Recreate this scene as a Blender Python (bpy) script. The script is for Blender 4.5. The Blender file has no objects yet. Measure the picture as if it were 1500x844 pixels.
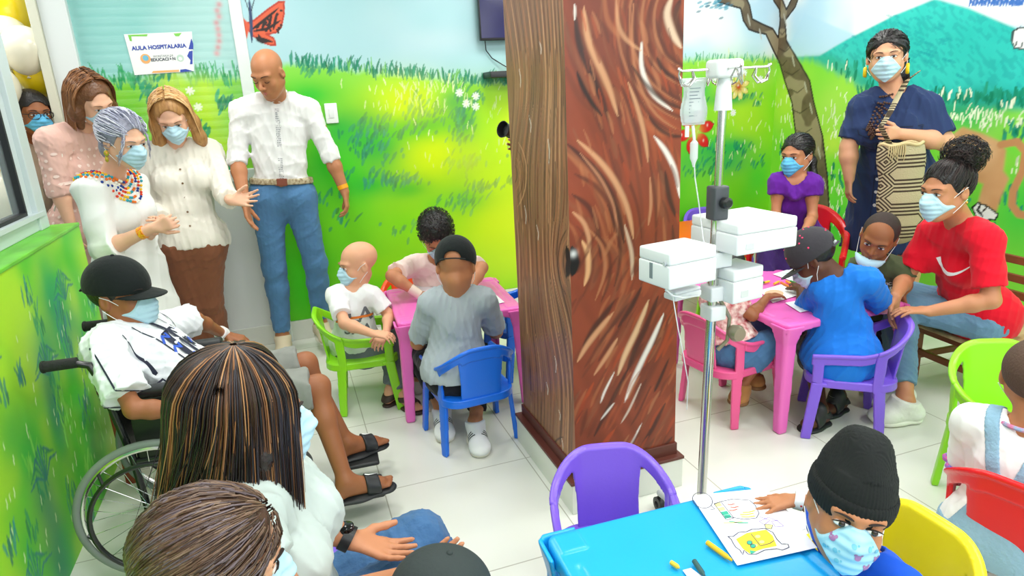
import bpy, bmesh, math, random
import numpy as np
from mathutils import Matrix, Vector
SC = bpy.context.scene
COL = SC.collection
rnd = random.Random(7)
NR = np.random.RandomState(11)

# ---------------------------------------------------------------- camera, world, lights, exposure
CAM = np.array([0.0, 0.0, 1.485])
V3 = np.array([174.0, 3241.0]); _v = float(np.hypot(*V3)); _h = 285.0
FPX = math.sqrt(_h * _v)
_down = np.array([V3[0], V3[1], FPX]); _down /= np.linalg.norm(_down)
_hd = np.array([-_h * V3[0] / _v, -_h * V3[1] / _v, FPX])
_fw = _hd / np.linalg.norm(_hd)
_rt = np.cross(_down, _fw)
_t = (400.0 - 750.0 - _hd[0]) / _rt[0]
_Y = _hd + _rt * _t; _Y /= np.linalg.norm(_Y)
_Z = -_down
_X = np.cross(_Y, _Z)
ROT = np.array([_X, _Y, _Z])          # rows: the room's axes in camera coordinates
cam_d = bpy.data.cameras.new('camera'); cam = bpy.data.objects.new('camera', cam_d); COL.objects.link(cam)
cam_d.sensor_width = 36.0; cam_d.lens = 36.0 * FPX / 1500.0; cam_d.clip_start = 0.02
cm = np.eye(4); cm[:3, 0] = ROT @ [1, 0, 0]; cm[:3, 1] = ROT @ [0, -1, 0]; cm[:3, 2] = ROT @ [0, 0, -1]; cm[:3, 3] = CAM
cam.matrix_world = Matrix(cm.tolist())
SC.camera = cam

SC.view_settings.view_transform = 'Standard'; SC.view_settings.look = 'None'
SC.view_settings.gamma = 1.0; SC.view_settings.use_curve_mapping = False
SC.view_settings.exposure = 0.0
w = bpy.data.worlds.new('daylight'); SC.world = w; w.use_nodes = True
w.node_tree.nodes['Background'].inputs[0].default_value = (0.93, 0.97, 1.0, 1)
w.node_tree.nodes['Background'].inputs[1].default_value = 0.75

def lamp(name, loc, size, power, rot=(0, 0, 0), color=(1, 1, 1)):
    d = bpy.data.lights.new(name, 'AREA'); d.shape = 'RECTANGLE'; d.size, d.size_y = size; d.energy = power; d.color = color
    o = bpy.data.objects.new(name, d); o.location = loc; o.rotation_euler = rot; COL.objects.link(o); return o
for lx in (-0.1, 1.4, 2.9):
    for ly in (0.4, 1.9, 3.35):
        lamp('ceiling_panel_light', (lx, ly, 2.66), (0.55, 0.55), 17, color=(1.0, 0.985, 0.95))
lamp('corridor_fill_light', (-1.7, 4.0, 2.6), (.5, .9), 22, color=(1.0, .985, .95))  # added fill lamp, brightens the dull balloons beyond the doorway
lamp('blind_fill_light', (-.55, 4.80, 1.8), (.8, 1.2), 9, (math.radians(-90), 0, 0), (0.95, 0.98, 1.0))  # added area lamp behind the blind, makes its slats show through the pane
lamp('window_daylight', (1.4, -1.2, 1.9), (3.4, 1.6), 45, (math.radians(72), 0, 0), (0.95, 0.98, 1.0))

# ---------------------------------------------------------------- image measurement helpers (author's survey of the room)
def ray(px, py): return ROT @ np.array([px - 750.0, py - 422.0, FPX])
HD = np.array([0.3168, 0.9485, 0.0]); RV = np.array([0.9485, -0.3168, 0.0]); UP = np.array([0, 0, 1.0])
def at(px, py, h):
    r = ray(px, py); return CAM + r * (h / (HD[0] * r[0] + HD[1] * r[1]))
def onz(px, py, z):
    r = ray(px, py); return CAM + r * ((z - CAM[2]) / r[2])
def vdir(r, u, t):
    "direction in the room from (right, up, towards viewer) terms"
    v = RV * r + UP * u - HD * t; return v / np.linalg.norm(v)

# ---------------------------------------------------------------- linking, tagging
def lin(c):
    return tuple(((x / 255.0) / 12.92 if x / 255.0 <= 0.04045 else ((x / 255.0 + 0.055) / 1.055) ** 2.4) for x in c[:3]) + (1.0,)
def tag(o, label=None, cat=None, group=None, kind=None):
    if label: o['label'] = label
    if cat: o['category'] = cat
    if group: o['group'] = group
    if kind: o['kind'] = kind
    return o
def empty(name, loc=(0, 0, 0), label=None, cat=None, group=None):
    o = bpy.data.objects.new(name, None); o.location = loc; o.empty_display_size = 0.05; COL.objects.link(o)
    return tag(o, label, cat, group)
def link(name, me, mat=None, parent=None, smooth=True):
    o = bpy.data.objects.new(name, me); COL.objects.link(o)
    if mat is not None:
        me.materials.clear(); me.materials.append(mat)
    if smooth:
        me.polygons.foreach_set('use_smooth', np.ones(len(me.polygons), dtype=bool))
    if parent is not None:
        o.parent = parent; o.matrix_parent_inverse = Matrix.Translation(-parent.location) if parent.parent is None else Matrix.Identity(4)
        if parent.parent is not None:
            o.matrix_parent_inverse = Matrix.Identity(4)
    return o
def copy_tree(o, loc=None, rz=None, parent=None):
    c = o.copy(); COL.objects.link(c)
    if parent is not None: c.parent = parent
    if loc is not None: c.location = loc
    if rz is not None: c.rotation_euler = (0, 0, rz)
    for ch in list(o.children): copy_tree(ch, parent=c)
    return c

# ---------------------------------------------------------------- materials
_MC = {}
def mat(name, rgb, rough=0.5, bump=0.0, bscale=60.0, var=0.0, vscale=8.0, spec=0.5, metal=0.0, sss=0.0, coat=0.0, alpha=1.0, trans=0.0,
        bstretch=(1, 1, 1), emis=0.0, sheen=0.0, rgb2=None):
    if name in _MC: return _MC[name]
    m = bpy.data.materials.new(name); m.use_nodes = True; nt = m.node_tree; N = nt.nodes; b = N['Principled BSDF']
    c = lin(rgb); b.inputs['Base Color'].default_value = c
    b.inputs['Roughness'].default_value = rough; b.inputs['Specular IOR Level'].default_value = spec; b.inputs['Metallic'].default_value = metal
    if sss: b.inputs['Subsurface Weight'].default_value = sss; b.inputs['Subsurface Radius'].default_value = (0.012, 0.005, 0.003); b.inputs['Subsurface Scale'].default_value = 1.0
    if coat: b.inputs['Coat Weight'].default_value = coat; b.inputs['Coat Roughness'].default_value = 0.15
    if alpha < 1: b.inputs['Alpha'].default_value = alpha
    if trans: b.inputs['Transmission Weight'].default_value = trans
    if sheen: b.inputs['Sheen Weight'].default_value = sheen
    if emis: b.inputs['Emission Color'].default_value = c; b.inputs['Emission Strength'].default_value = emis
    if var or bump:
        tc = N.new('ShaderNodeTexCoord'); mp = N.new('ShaderNodeMapping'); nt.links.new(tc.outputs['Object'], mp.inputs[0]); mp.inputs['Scale'].default_value = bstretch
    if var:
        n = N.new('ShaderNodeTexNoise'); n.inputs['Scale'].default_value = vscale; n.inputs['Detail'].default_value = 4; nt.links.new(mp.outputs[0], n.inputs[0])
        r = N.new('ShaderNodeMapRange'); r.inputs['From Min'].default_value = 0.3; r.inputs['From Max'].default_value = 0.7; nt.links.new(n.outputs[0], r.inputs[0])
        mx = N.new('ShaderNodeMix'); mx.data_type = 'RGBA'; nt.links.new(r.outputs[0], mx.inputs['Factor'])
        c2 = lin(rgb2) if rgb2 else tuple(x * (1 - var) for x in c[:3]) + (1,)
        mx.inputs['A'].default_value = c; mx.inputs['B'].default_value = c2; nt.links.new(mx.outputs['Result'], b.inputs['Base Color'])
    if bump:
        n2 = N.new('ShaderNodeTexNoise'); n2.inputs['Scale'].default_value = bscale; n2.inputs['Detail'].default_value = 3; nt.links.new(mp.outputs[0], n2.inputs[0])
        bp = N.new('ShaderNodeBump'); bp.inputs['Strength'].default_value = bump; bp.inputs['Distance'].default_value = 0.01
        nt.links.new(n2.outputs[0], bp.inputs['Height']); nt.links.new(bp.outputs[0], b.inputs['Normal'])
    _MC[name] = m; return m
def mat_vcol(name, rough=0.5, spec=0.4, attr='paint', bump=0.0, bscale=40, var=0.0, vscale=30):
    if name in _MC: return _MC[name]
    m = bpy.data.materials.new(name); m.use_nodes = True; nt = m.node_tree; N = nt.nodes; b = N['Principled BSDF']
    a = N.new('ShaderNodeAttribute'); a.attribute_name = attr; nt.links.new(a.outputs['Color'], b.inputs['Base Color'])
    b.inputs['Roughness'].default_value = rough; b.inputs['Specular IOR Level'].default_value = spec
    tc = N.new('ShaderNodeTexCoord')
    if var:
        n = N.new('ShaderNodeTexNoise'); n.inputs['Scale'].default_value = vscale; n.inputs['Detail'].default_value = 5; nt.links.new(tc.outputs['Object'], n.inputs[0])
        r = N.new('ShaderNodeMapRange'); r.inputs['From Min'].default_value = 0.3; r.inputs['From Max'].default_value = 0.7
        r.inputs['To Min'].default_value = 1 - var; r.inputs['To Max'].default_value = 1 + var; nt.links.new(n.outputs[0], r.inputs[0])
        mx = N.new('ShaderNodeVectorMath'); mx.operation = 'SCALE'; nt.links.new(a.outputs['Color'], mx.inputs[0]); nt.links.new(r.outputs[0], mx.inputs['Scale'])
        nt.links.new(mx.outputs[0], b.inputs['Base Color'])
    if bump:
        n = N.new('ShaderNodeTexNoise'); n.inputs['Scale'].default_value = bscale; nt.links.new(tc.outputs['Object'], n.inputs[0])
        bp = N.new('ShaderNodeBump'); bp.inputs['Strength'].default_value = bump; bp.inputs['Distance'].default_value = 0.01
        nt.links.new(n.outputs[0], bp.inputs['Height']); nt.links.new(bp.outputs[0], b.inputs['Normal'])
    _MC[name] = m; return m

# ---------------------------------------------------------------- polygon mesh builder
class MB:
    def __init__(s): s.v = []; s.f = []; s.c = []
    def add(s, vs, fs, col=None):
        o = len(s.v); s.v += [tuple(map(float, p)) for p in vs]; s.f += [tuple(o + i for i in f) for f in fs]
        if col is not None: s.c += [col] * len(vs)
        return s
    def box(s, lo, hi, M=None, bev=0.0):
        bm = bmesh.new(); bmesh.ops.create_cube(bm, size=1.0)
        for v in bm.verts: v.co = Vector([lo[i] + (v.co[i] + 0.5) * (hi[i] - lo[i]) for i in range(3)])
        if bev: bmesh.ops.bevel(bm, geom=list(bm.edges), offset=bev, segments=3, affect='EDGES', profile=0.5)
        vs = [(M @ v.co if M is not None else v.co) for v in bm.verts]; bm.verts.index_update()
        s.add(vs, [[v.index for v in f.verts] for f in bm.faces]); bm.free(); return s
    def tube(s, pts, r, n=10, closed=False, cap=True, flat=None, col=None):
        P = [np.array(p, float) for p in pts]; m = len(P)
        R = r if hasattr(r, '__len__') else [r] * m
        T = []
        for i in range(m):
            a = P[(i - 1) % m] if (closed or i > 0) else P[i]; b = P[(i + 1) % m] if (closed or i < m - 1) else P[i]
            t = b - a; T.append(t / (np.linalg.norm(t) + 1e-12))
        ref = np.array([0, 0, 1.0]) if abs(T[0][2]) < 0.9 else np.array([1.0, 0, 0])
        u = np.cross(T[0], ref); u /= np.linalg.norm(u); vs = []
        for i in range(m):
            u = u - T[i] * np.dot(u, T[i]); u /= (np.linalg.norm(u) + 1e-12); w_ = np.cross(T[i], u)
            for k in range(n):
                a = 2 * math.pi * k / n
                vs.append(P[i] + (u * math.cos(a) + w_ * math.sin(a) * (flat or 1.0)) * R[i])
        fs = []
        for i in range(m if closed else m - 1):
            j = (i + 1) % m
            for k in range(n): fs.append((i * n + k, i * n + (k + 1) % n, j * n + (k + 1) % n, j * n + k))
        if cap and not closed: fs += [tuple(range(n - 1, -1, -1)), tuple((m - 1) * n + k for k in range(n))]
        return s.add(vs, fs, col)
    def lathe(s, prof, c=(0, 0, 0), n=24, axis=(0, 0, 1)):
        ax = Vector(axis).normalized(); q = Vector((0, 0, 1)).rotation_difference(ax); vs = []
        for (r, z) in prof:
            for k in range(n):
                a = 2 * math.pi * k / n; vs.append(Vector(c) + q @ Vector((r * math.cos(a), r * math.sin(a), z)))
        fs = [(i * n + k, i * n + (k + 1) % n, (i + 1) * n + (k + 1) % n, (i + 1) * n + k) for i in range(len(prof) - 1) for k in range(n)]
        return s.add(vs, fs)
    def ball(s, c, r, n=16, m=10):
        r = r if hasattr(r, '__len__') else (r, r, r); vs = []; fs = []
        for i in range(m + 1):
            t = math.pi * i / m
            for k in range(n):
                a = 2 * math.pi * k / n; vs.append((c[0] + r[0] * math.sin(t) * math.cos(a), c[1] + r[1] * math.sin(t) * math.sin(a), c[2] + r[2] * math.cos(t)))
        for i in range(m):
            for k in range(n): fs.append((i * n + k, (i + 1) * n + k, (i + 1) * n + (k + 1) % n, i * n + (k + 1) % n))
        return s.add(vs, fs)
    def prism(s, poly, o, ux, uy, th):
        "outline (2-D) extruded by th along ux x uy"
        o, ux, uy = np.array(o, float), np.array(ux, float), np.array(uy, float); nz = np.cross(ux, uy); nz /= np.linalg.norm(nz); n = len(poly)
        vs = [o + ux * a + uy * b for a, b in poly] + [o + ux * a + uy * b + nz * th for a, b in poly]
        fs = [tuple(range(n - 1, -1, -1)), tuple(range(n, 2 * n))] + [(i, (i + 1) % n, n + (i + 1) % n, n + i) for i in range(n)]
        return s.add(vs, fs)
    def build(s, name, m, parent=None, smooth=False, auto=True):
        me = bpy.data.meshes.new(name); me.from_pydata(s.v, [], s.f); me.update()
        if s.c and len(s.c) == len(s.v):
            at_ = me.color_attributes.new('paint', 'FLOAT_COLOR', 'POINT'); at_.data.foreach_set('color', np.array(s.c, dtype=np.float32).ravel())
        bm = bmesh.new(); bm.from_mesh(me); bmesh.ops.recalc_face_normals(bm, faces=bm.faces); bm.to_mesh(me); bm.free()
        o = link(name, me, m, parent, smooth=smooth)
        if smooth and auto:
            try: me.set_sharp_from_angle(angle=math.radians(40))
            except Exception: pass
        return o

# ---------------------------------------------------------------- signed distance modelling (surface nets)
A = lambda *a: np.array(a, float)
def nrm(v): v = np.asarray(v, float); return v / (np.linalg.norm(v) + 1e-12)
class S:
    "a list of blended shapes; mesh() turns them into one continuous surface"
    def __init__(s): s.p = []
    def cone(s, a, b, ra, rb=None, k=0.02, op='u', flat=None, cut=None, per=0):
        s.p.append(('c', np.array(a, float), np.array(b, float), ra, ra if rb is None else rb, k, op, flat, cut)); return s
    def ell(s, c, r, Rm=None, k=0.02, op='u', cut=None):
        s.p.append(('e', np.array(c, float), np.array(r if hasattr(r, '__len__') else (r, r, r), float), np.eye(3) if Rm is None else np.array(Rm, float), 0, k, op, None, cut)); return s
    def box(s, c, hf, Rm=None, r=0.005, k=0.005, op='u', cut=None):
        s.p.append(('b', np.array(c, float), np.array(hf, float), np.eye(3) if Rm is None else np.array(Rm, float), r, k, op, None, cut)); return s
    def plane(s, pt, n, op='i', k=0.004):
        s.p.append(('p', np.array(pt, float), nrm(n), 0, 0, k, op, None, None)); return s
    def fun(s, f, lo, hi, k=0.005, op='u'):
        s.p.append(('f', f, np.array(lo, float), np.array(hi, float), 0, k, op, None, None)); return s
    def ext(s, other): s.p += other.p; return s
    def chain(s, pts, rs, k=0.01, **kw):
        for i in range(len(pts) - 1): s.cone(pts[i], pts[i + 1], rs[i], rs[i + 1], k=k, **kw)
        return s
    @staticmethod
    def ev(q, P):
        t = q[0]
        if t == 'c':
            a, b = q[1], q[2]; ba = b - a; L = max(float(ba @ ba), 1e-10); pa = P - a
            h = np.clip(pa @ ba / L, 0, 1); d = pa - h[:, None] * ba
            if q[7] is not None:
                n, fct = q[7]; n = nrm(n); e = d @ n; d = d + np.outer(e * (1.0 / fct - 1.0), n)
            v = np.sqrt(np.einsum('ij,ij->i', d, d)) - (q[3] + (q[4] - q[3]) * h)
            if q[7] is not None: v = v * min(1.0, (1 + q[7][1]) / 2)
        elif t == 'e':
            l = (P - q[1]) @ q[3].T; r = q[2]; k0 = np.sqrt(((l / r) ** 2).sum(1)); k1 = np.sqrt(((l / (r * r)) ** 2).sum(1)) + 1e-9; v = k0 * (k0 - 1) / k1
            v = np.where(k0 < 0.05, -r.min(), v)
        elif t == 'b':
            l = np.abs((P - q[1]) @ q[3].T) - (q[2] - q[4]); v = np.sqrt((np.maximum(l, 0) ** 2).sum(1)) + np.minimum(l.max(1), 0) - q[4]
        elif t == 'p': v = (P - q[1]) @ q[2]
        else: v = q[1](P)
        if q[8] is not None:
            cuts = q[8] if isinstance(q[8], list) else [q[8]]
            for (pt, n) in cuts: v = np.maximum(v, (P - np.array(pt, float)) @ nrm(n))
        return v
    def __call__(s, P, cen=None, rad=0):
        P = np.asarray(P, float); d = np.full(len(P), 10.0)
        for q in s.p:
            v = S.ev(q, P); k = q[5]; op = q[6]
            if op == 'u':
                h = np.clip(0.5 + 0.5 * (d - v) / k, 0, 1); d = d + (v - d) * h - k * h * (1 - h)
            else:
                if op == 's': v = -v
                h = np.clip(0.5 - 0.5 * (d - v) / k, 0, 1); d = d + (v - d) * h + k * h * (1 - h)
        return d
    def bounds(s):
        lo = A(9, 9, 9); hi = -lo
        for q in s.p:
            if q[6] != 'u': continue
            if q[0] == 'c':
                r = max(q[3], q[4]); 
                for p in (q[1], q[2]): lo = np.minimum(lo, p - r); hi = np.maximum(hi, p + r)
            elif q[0] == 'e': r = max(q[2]); lo = np.minimum(lo, q[1] - r); hi = np.maximum(hi, q[1] + r)
            elif q[0] == 'b': r = np.linalg.norm(q[2]); lo = np.minimum(lo, q[1] - r); hi = np.maximum(hi, q[1] + r)
            elif q[0] == 'f': lo = np.minimum(lo, q[2]); hi = np.maximum(hi, q[3])
        return lo, hi
    def grid(s, vox, disp=None):
        lo, hi = s.bounds(); lo = lo - 3 * vox; B = 8
        nb = np.ceil((hi + 3 * vox - lo) / (vox * B)).astype(int); n = nb * B
        I = np.stack(np.meshgrid(*[np.arange(k) for k in nb], indexing='ij'), -1).reshape(-1, 3)
        cc = lo + (I * B + (B - 1) / 2.0) * vox; hd_ = vox * B * 0.87
        # per-shape values at block centres let far shapes be skipped block by block
        d = s(cc); act = np.abs(d) < hd_ * 1.25 + 0.012
        vol = np.repeat(np.repeat(np.repeat(np.where(d < 0, -1.0, 1.0).reshape(nb).astype(np.float32), B, 0), B, 1), B, 2)
        Ia = I[act]; ca = cc[act]
        if len(Ia) == 0: return vol, lo
        off = np.stack(np.meshgrid(np.arange(B), np.arange(B), np.arange(B), indexing='ij'), -1).reshape(-1, 3)
        nB = len(Ia); G = B ** 3
        P = (lo + (Ia[:, None, :] * B + off[None]) * vox).reshape(-1, 3)
        D = np.full(nB * G, 10.0)
        for q in s.p:
            vb = S.ev(q, ca); k = q[5]; op = q[6]
            if op == 'u': use = vb < hd_ * 1.9 + k + 0.03
            elif op == 's': use = vb < hd_ * 1.9 + k + 0.03
            else: use = np.ones(nB, bool)
            if not use.any(): continue
            idx = (np.nonzero(use)[0][:, None] * G + np.arange(G)[None]).ravel()
            v = S.ev(q, P[idx]); dd = D[idx]
            if op == 'u':
                h = np.clip(0.5 + 0.5 * (dd - v) / k, 0, 1); D[idx] = dd + (v - dd) * h - k * h * (1 - h)
            else:
                if op == 's': v = -v
                h = np.clip(0.5 - 0.5 * (dd - v) / k, 0, 1); D[idx] = dd + (v - dd) * h + k * h * (1 - h)
        if disp is not None: D = D + disp(P)
        fi = (Ia[:, None, :] * B + off[None]).reshape(-1, 3)
        vol[fi[:, 0], fi[:, 1], fi[:, 2]] = np.clip(D, -1, 1)
        return vol, lo
    def mesh(s, name, vox=0.006, disp=None, relax=1):
        vol, lo = s.grid(vox, disp)
        return nets(name, vol, lo, vox, relax)
    def build(s, name, m, parent=None, vox=0.006, disp=None, relax=1):
        return link(name, s.mesh(name, vox, disp, relax), m, parent)

def nets(name, vol, lo, vox, relax=1):
    ins = vol < 0; nx, ny, nz = vol.shape
    c = ins[:-1, :-1, :-1].astype(np.int8)
    tot = np.zeros_like(c)
    for a in (0, 1):
        for b in (0, 1):
            for d in (0, 1): tot += ins[a:nx - 1 + a, b:ny - 1 + b, d:nz - 1 + d]
    mix = (tot > 0) & (tot < 8); ijk = np.argwhere(mix); nv = len(ijk)
    idx = np.full(mix.shape, -1, np.int64); idx[mix] = np.arange(nv)
    corners = [(a, b, d) for a in (0, 1) for b in (0, 1) for d in (0, 1)]
    val = {cn: vol[ijk[:, 0] + cn[0], ijk[:, 1] + cn[1], ijk[:, 2] + cn[2]].astype(float) for cn in corners}
    acc = np.zeros((nv, 3)); cnt = np.zeros(nv)
    for c0 in corners:
        for ax in range(3):
            if c0[ax] == 1: continue
            c1 = list(c0); c1[ax] = 1; c1 = tuple(c1); v0, v1 = val[c0], val[c1]; cr = (v0 < 0) != (v1 < 0)
            t = np.where(cr, v0 / np.where(np.abs(v0 - v1) < 1e-12, 1, v0 - v1), 0)
            p = np.tile(np.array(c0, float), (nv, 1)); p[:, ax] += t
            acc += np.where(cr[:, None], p, 0); cnt += cr
    V = lo + (ijk + acc / np.maximum(cnt, 1)[:, None]) * vox
    F = []
    for ax in range(3):
        o1, o2 = (ax + 1) % 3, (ax + 2) % 3
        sl0 = [slice(None)] * 3; sl1 = [slice(None)] * 3; sl0[ax] = slice(0, -1); sl1[ax] = slice(1, None)
        x0, x1 = ins[tuple(sl0)], ins[tuple(sl1)]
        e = np.argwhere(x0 != x1)
        e = e[(e[:, o1] > 0) & (e[:, o2] > 0) & (e[:, o1] < vol.shape[o1] - 1) & (e[:, o2] < vol.shape[o2] - 1)]
        if len(e) == 0: continue
        s0 = x0[e[:, 0], e[:, 1], e[:, 2]]
        def g(d1, d2):
            q = e.copy(); q[:, o1] -= d1; q[:, o2] -= d2; return idx[q[:, 0], q[:, 1], q[:, 2]]
        a_, b_, c_, d_ = g(1, 1), g(0, 1), g(0, 0), g(1, 0)
        Q = np.where(s0[:, None], np.stack([a_, b_, c_, d_], 1), np.stack([a_, d_, c_, b_], 1)); F.append(Q[(Q >= 0).all(1)])
    F = np.concatenate(F) if F else np.zeros((0, 4), int)
    for _ in range(relax):
        acc = np.zeros_like(V); cn = np.zeros(nv)
        for i in range(4):
            a_, b_ = F[:, i], F[:, (i + 1) % 4]
            for k in range(3): acc[:, k] += np.bincount(a_, V[b_, k], nv) + np.bincount(b_, V[a_, k], nv)
            cn += np.bincount(a_, minlength=nv) + np.bincount(b_, minlength=nv)
        V = np.where(cn[:, None] > 0, V * 0.45 + 0.55 * acc / np.maximum(cn, 1)[:, None], V)
    return mesh_np(name, V, F)
def mesh_np(name, V, F, cols=None):
    me = bpy.data.meshes.new(name); k = F.shape[1]
    me.vertices.add(len(V)); me.vertices.foreach_set('co', np.asarray(V, np.float32).ravel())
    me.loops.add(len(F) * k); me.loops.foreach_set('vertex_index', np.asarray(F, np.int32).ravel())
    me.polygons.add(len(F)); me.polygons.foreach_set('loop_start', np.arange(0, len(F) * k, k, dtype=np.int32))
    me.update(calc_edges=True)
    if cols is not None:
        a_ = me.color_attributes.new('paint', 'FLOAT_COLOR', 'POINT'); cc = np.ones((len(V), 4), np.float32); cc[:, :3] = cols[:, :3]; a_.data.foreach_set('color', cc.ravel())
    return me
# ================================================================ the room
def LN(c):
    c = np.asarray(c, float) / 255.0
    return np.where(c <= 0.04045, c / 12.92, ((c + 0.055) / 1.055) ** 2.4)
def vnoise(x, y, sx, sy, seed=0):
    "smooth value noise at points"
    r = np.random.RandomState(seed); T = r.rand(128, 128); u = np.asarray(x) * sx + 37.3; v = np.asarray(y) * sy + 11.7
    i, j = np.floor(u).astype(int), np.floor(v).astype(int); fu, fv = u - i, v - j; fu = fu * fu * (3 - 2 * fu); fv = fv * fv * (3 - 2 * fv)
    g = lambda a, b: T[a % 128, b % 128]
    return (g(i, j) * (1 - fu) + g(i + 1, j) * fu) * (1 - fv) + (g(i, j + 1) * (1 - fu) + g(i + 1, j + 1) * fu) * fv
def fbm(x, y, s, seed=0): return 0.5 * vnoise(x, y, s, s, seed) + 0.3 * vnoise(x, y, 2.1 * s, 2.1 * s, seed + 1) + 0.2 * vnoise(x, y, 4.3 * s, 4.3 * s, seed + 2)
def sst(a, b, x): t = np.clip((x - a) / (b - a), 0, 1); return t * t * (3 - 2 * t)
class Canvas:
    "paint on a wall, in the wall's own metres"
    def __init__(s, u0, u1, z0, z1, res):
        s.u0, s.z0, s.res = u0, z0, res; s.nu = int(round((u1 - u0) / res)) + 1; s.nz = int(round((z1 - z0) / res)) + 1
        s.U, s.Z = np.meshgrid(u0 + np.arange(s.nu) * res, z0 + np.arange(s.nz) * res, indexing='ij'); s.C = np.zeros((s.nu, s.nz, 3))
    def win(s, lo, hi):
        i0 = max(0, int((lo[0] - s.u0) / s.res) - 1); i1 = min(s.nu, int((hi[0] - s.u0) / s.res) + 3)
        j0 = max(0, int((lo[1] - s.z0) / s.res) - 1); j1 = min(s.nz, int((hi[1] - s.z0) / s.res) + 3)
        return (slice(i0, i1), slice(j0, j1)) if i1 > i0 and j1 > j0 else None
    def put(s, w, m, col):
        m = m[..., None]; s.C[w] = s.C[w] * (1 - m) + LN(col) * m
    def blob(s, u, z, ru, rz, col, a=1.0, p=1.0):
        w = s.win((u - ru * 2.2, z - rz * 2.2), (u + ru * 2.2, z + rz * 2.2))
        if w: s.put(w, a * np.exp(-(((s.U[w] - u) / ru) ** 2 + ((s.Z[w] - z) / rz) ** 2) * p), col)
    def stroke(s, pts, w0, col, w1=None, a=1.0, soft=0.4, taper=True):
        pts = np.asarray(pts, float); mw = max(w0, w1 or 0); lo = pts.min(0) - mw * 1.6; hi = pts.max(0) + mw * 1.6; w = s.win(lo, hi)
        if not w: return
        U, Z = s.U[w], s.Z[w]; best = np.full(U.shape, 9.0); n = len(pts) - 1; w1 = w0 if w1 is None else w1
        for i in range(n):
            p, q = pts[i], pts[i + 1]; d = q - p; L = max(d @ d, 1e-9); t = np.clip(((U - p[0]) * d[0] + (Z - p[1]) * d[1]) / L, 0, 1)
            T = (i + t) / n; wd = w0 + (w1 - w0) * T
            if taper: wd = wd * np.sqrt(np.clip(4 * T * (1 - T), 0.04, 1))
            best = np.minimum(best, np.hypot(U - p[0] - t * d[0], Z - p[1] - t * d[1]) / np.maximum(wd, 1e-4))
        s.put(w, a * (1 - sst(1 - soft, 1 + soft * 0.4, best)), col)
    def poly(s, pts, col, soft=0.004, a=1.0, outline=None, ow=0.006):
        pts = np.asarray(pts, float); w = s.win(pts.min(0) - 0.03, pts.max(0) + 0.03)
        if not w: return
        U, Z = s.U[w], s.Z[w]; ins = np.zeros(U.shape, bool); dist = np.full(U.shape, 9.0); n = len(pts)
        for i in range(n):
            p, q = pts[i], pts[(i + 1) % n]; d = q - p; L = max(d @ d, 1e-12); t = np.clip(((U - p[0]) * d[0] + (Z - p[1]) * d[1]) / L, 0, 1)
            dist = np.minimum(dist, np.hypot(U - p[0] - t * d[0], Z - p[1] - t * d[1]))
            cr = ((p[1] > Z) != (q[1] > Z)) & (U < (q[0] - p[0]) * (Z - p[1]) / ((q[1] - p[1]) if abs(q[1] - p[1]) > 1e-12 else 1e-12) + p[0]); ins ^= cr
        sd = np.where(ins, -dist, dist)
        if callable(col):
            m = (a * (1 - sst(-soft, soft, sd)))[..., None]; s.C[w] = s.C[w] * (1 - m) + col(U, Z) * m
        else: s.put(w, a * (1 - sst(-soft, soft, sd)), col)
        if outline is not None: s.put(w, 1 - sst(ow * 0.6, ow, np.abs(sd)), outline)
    def tuft(s, u, z, ru, rz, n, col, h=0.06, wd=0.008, lean=0.0, a=0.9, rr=None):
        rr = rr or NR
        for _ in range(n):
            x = u + rr.randn() * ru * 0.5; y = z + rr.randn() * rz * 0.5; hh = h * (0.5 + rr.rand() * 0.8); l = lean + rr.randn() * 0.25
            c = np.clip(np.array(col) + rr.randn() * 12, 0, 255)
            s.stroke([(x, y), (x + l * hh * 0.4, y + hh * 0.5), (x + l * hh, y + hh)], wd * (0.7 + 0.6 * rr.rand()), c, a=a)
    def mesh(s, name, to3d, flip=False):
        V = to3d(s.U.ravel(), s.Z.ravel()); I = np.arange(s.nu * s.nz).reshape(s.nu, s.nz)
        Q = np.stack([I[:-1, :-1], I[1:, :-1], I[1:, 1:], I[:-1, 1:]], -1).reshape(-1, 4)
        if flip: Q = Q[:, ::-1]
        return mesh_np(name, V, Q, s.C.reshape(-1, 3))

YB = 4.33; XR = 3.68
def wb(px, py):
    r = ray(px, py); p = CAM + r * (YB / r[1]); return (p[0], p[2])
def wr(px, py):
    r = ray(px, py); p = CAM + r * (XR / r[0]); return (p[1], p[2])
def WB(l): return [wb(*p) for p in l]
def WR(l): return [wr(*p) for p in l]

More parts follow.
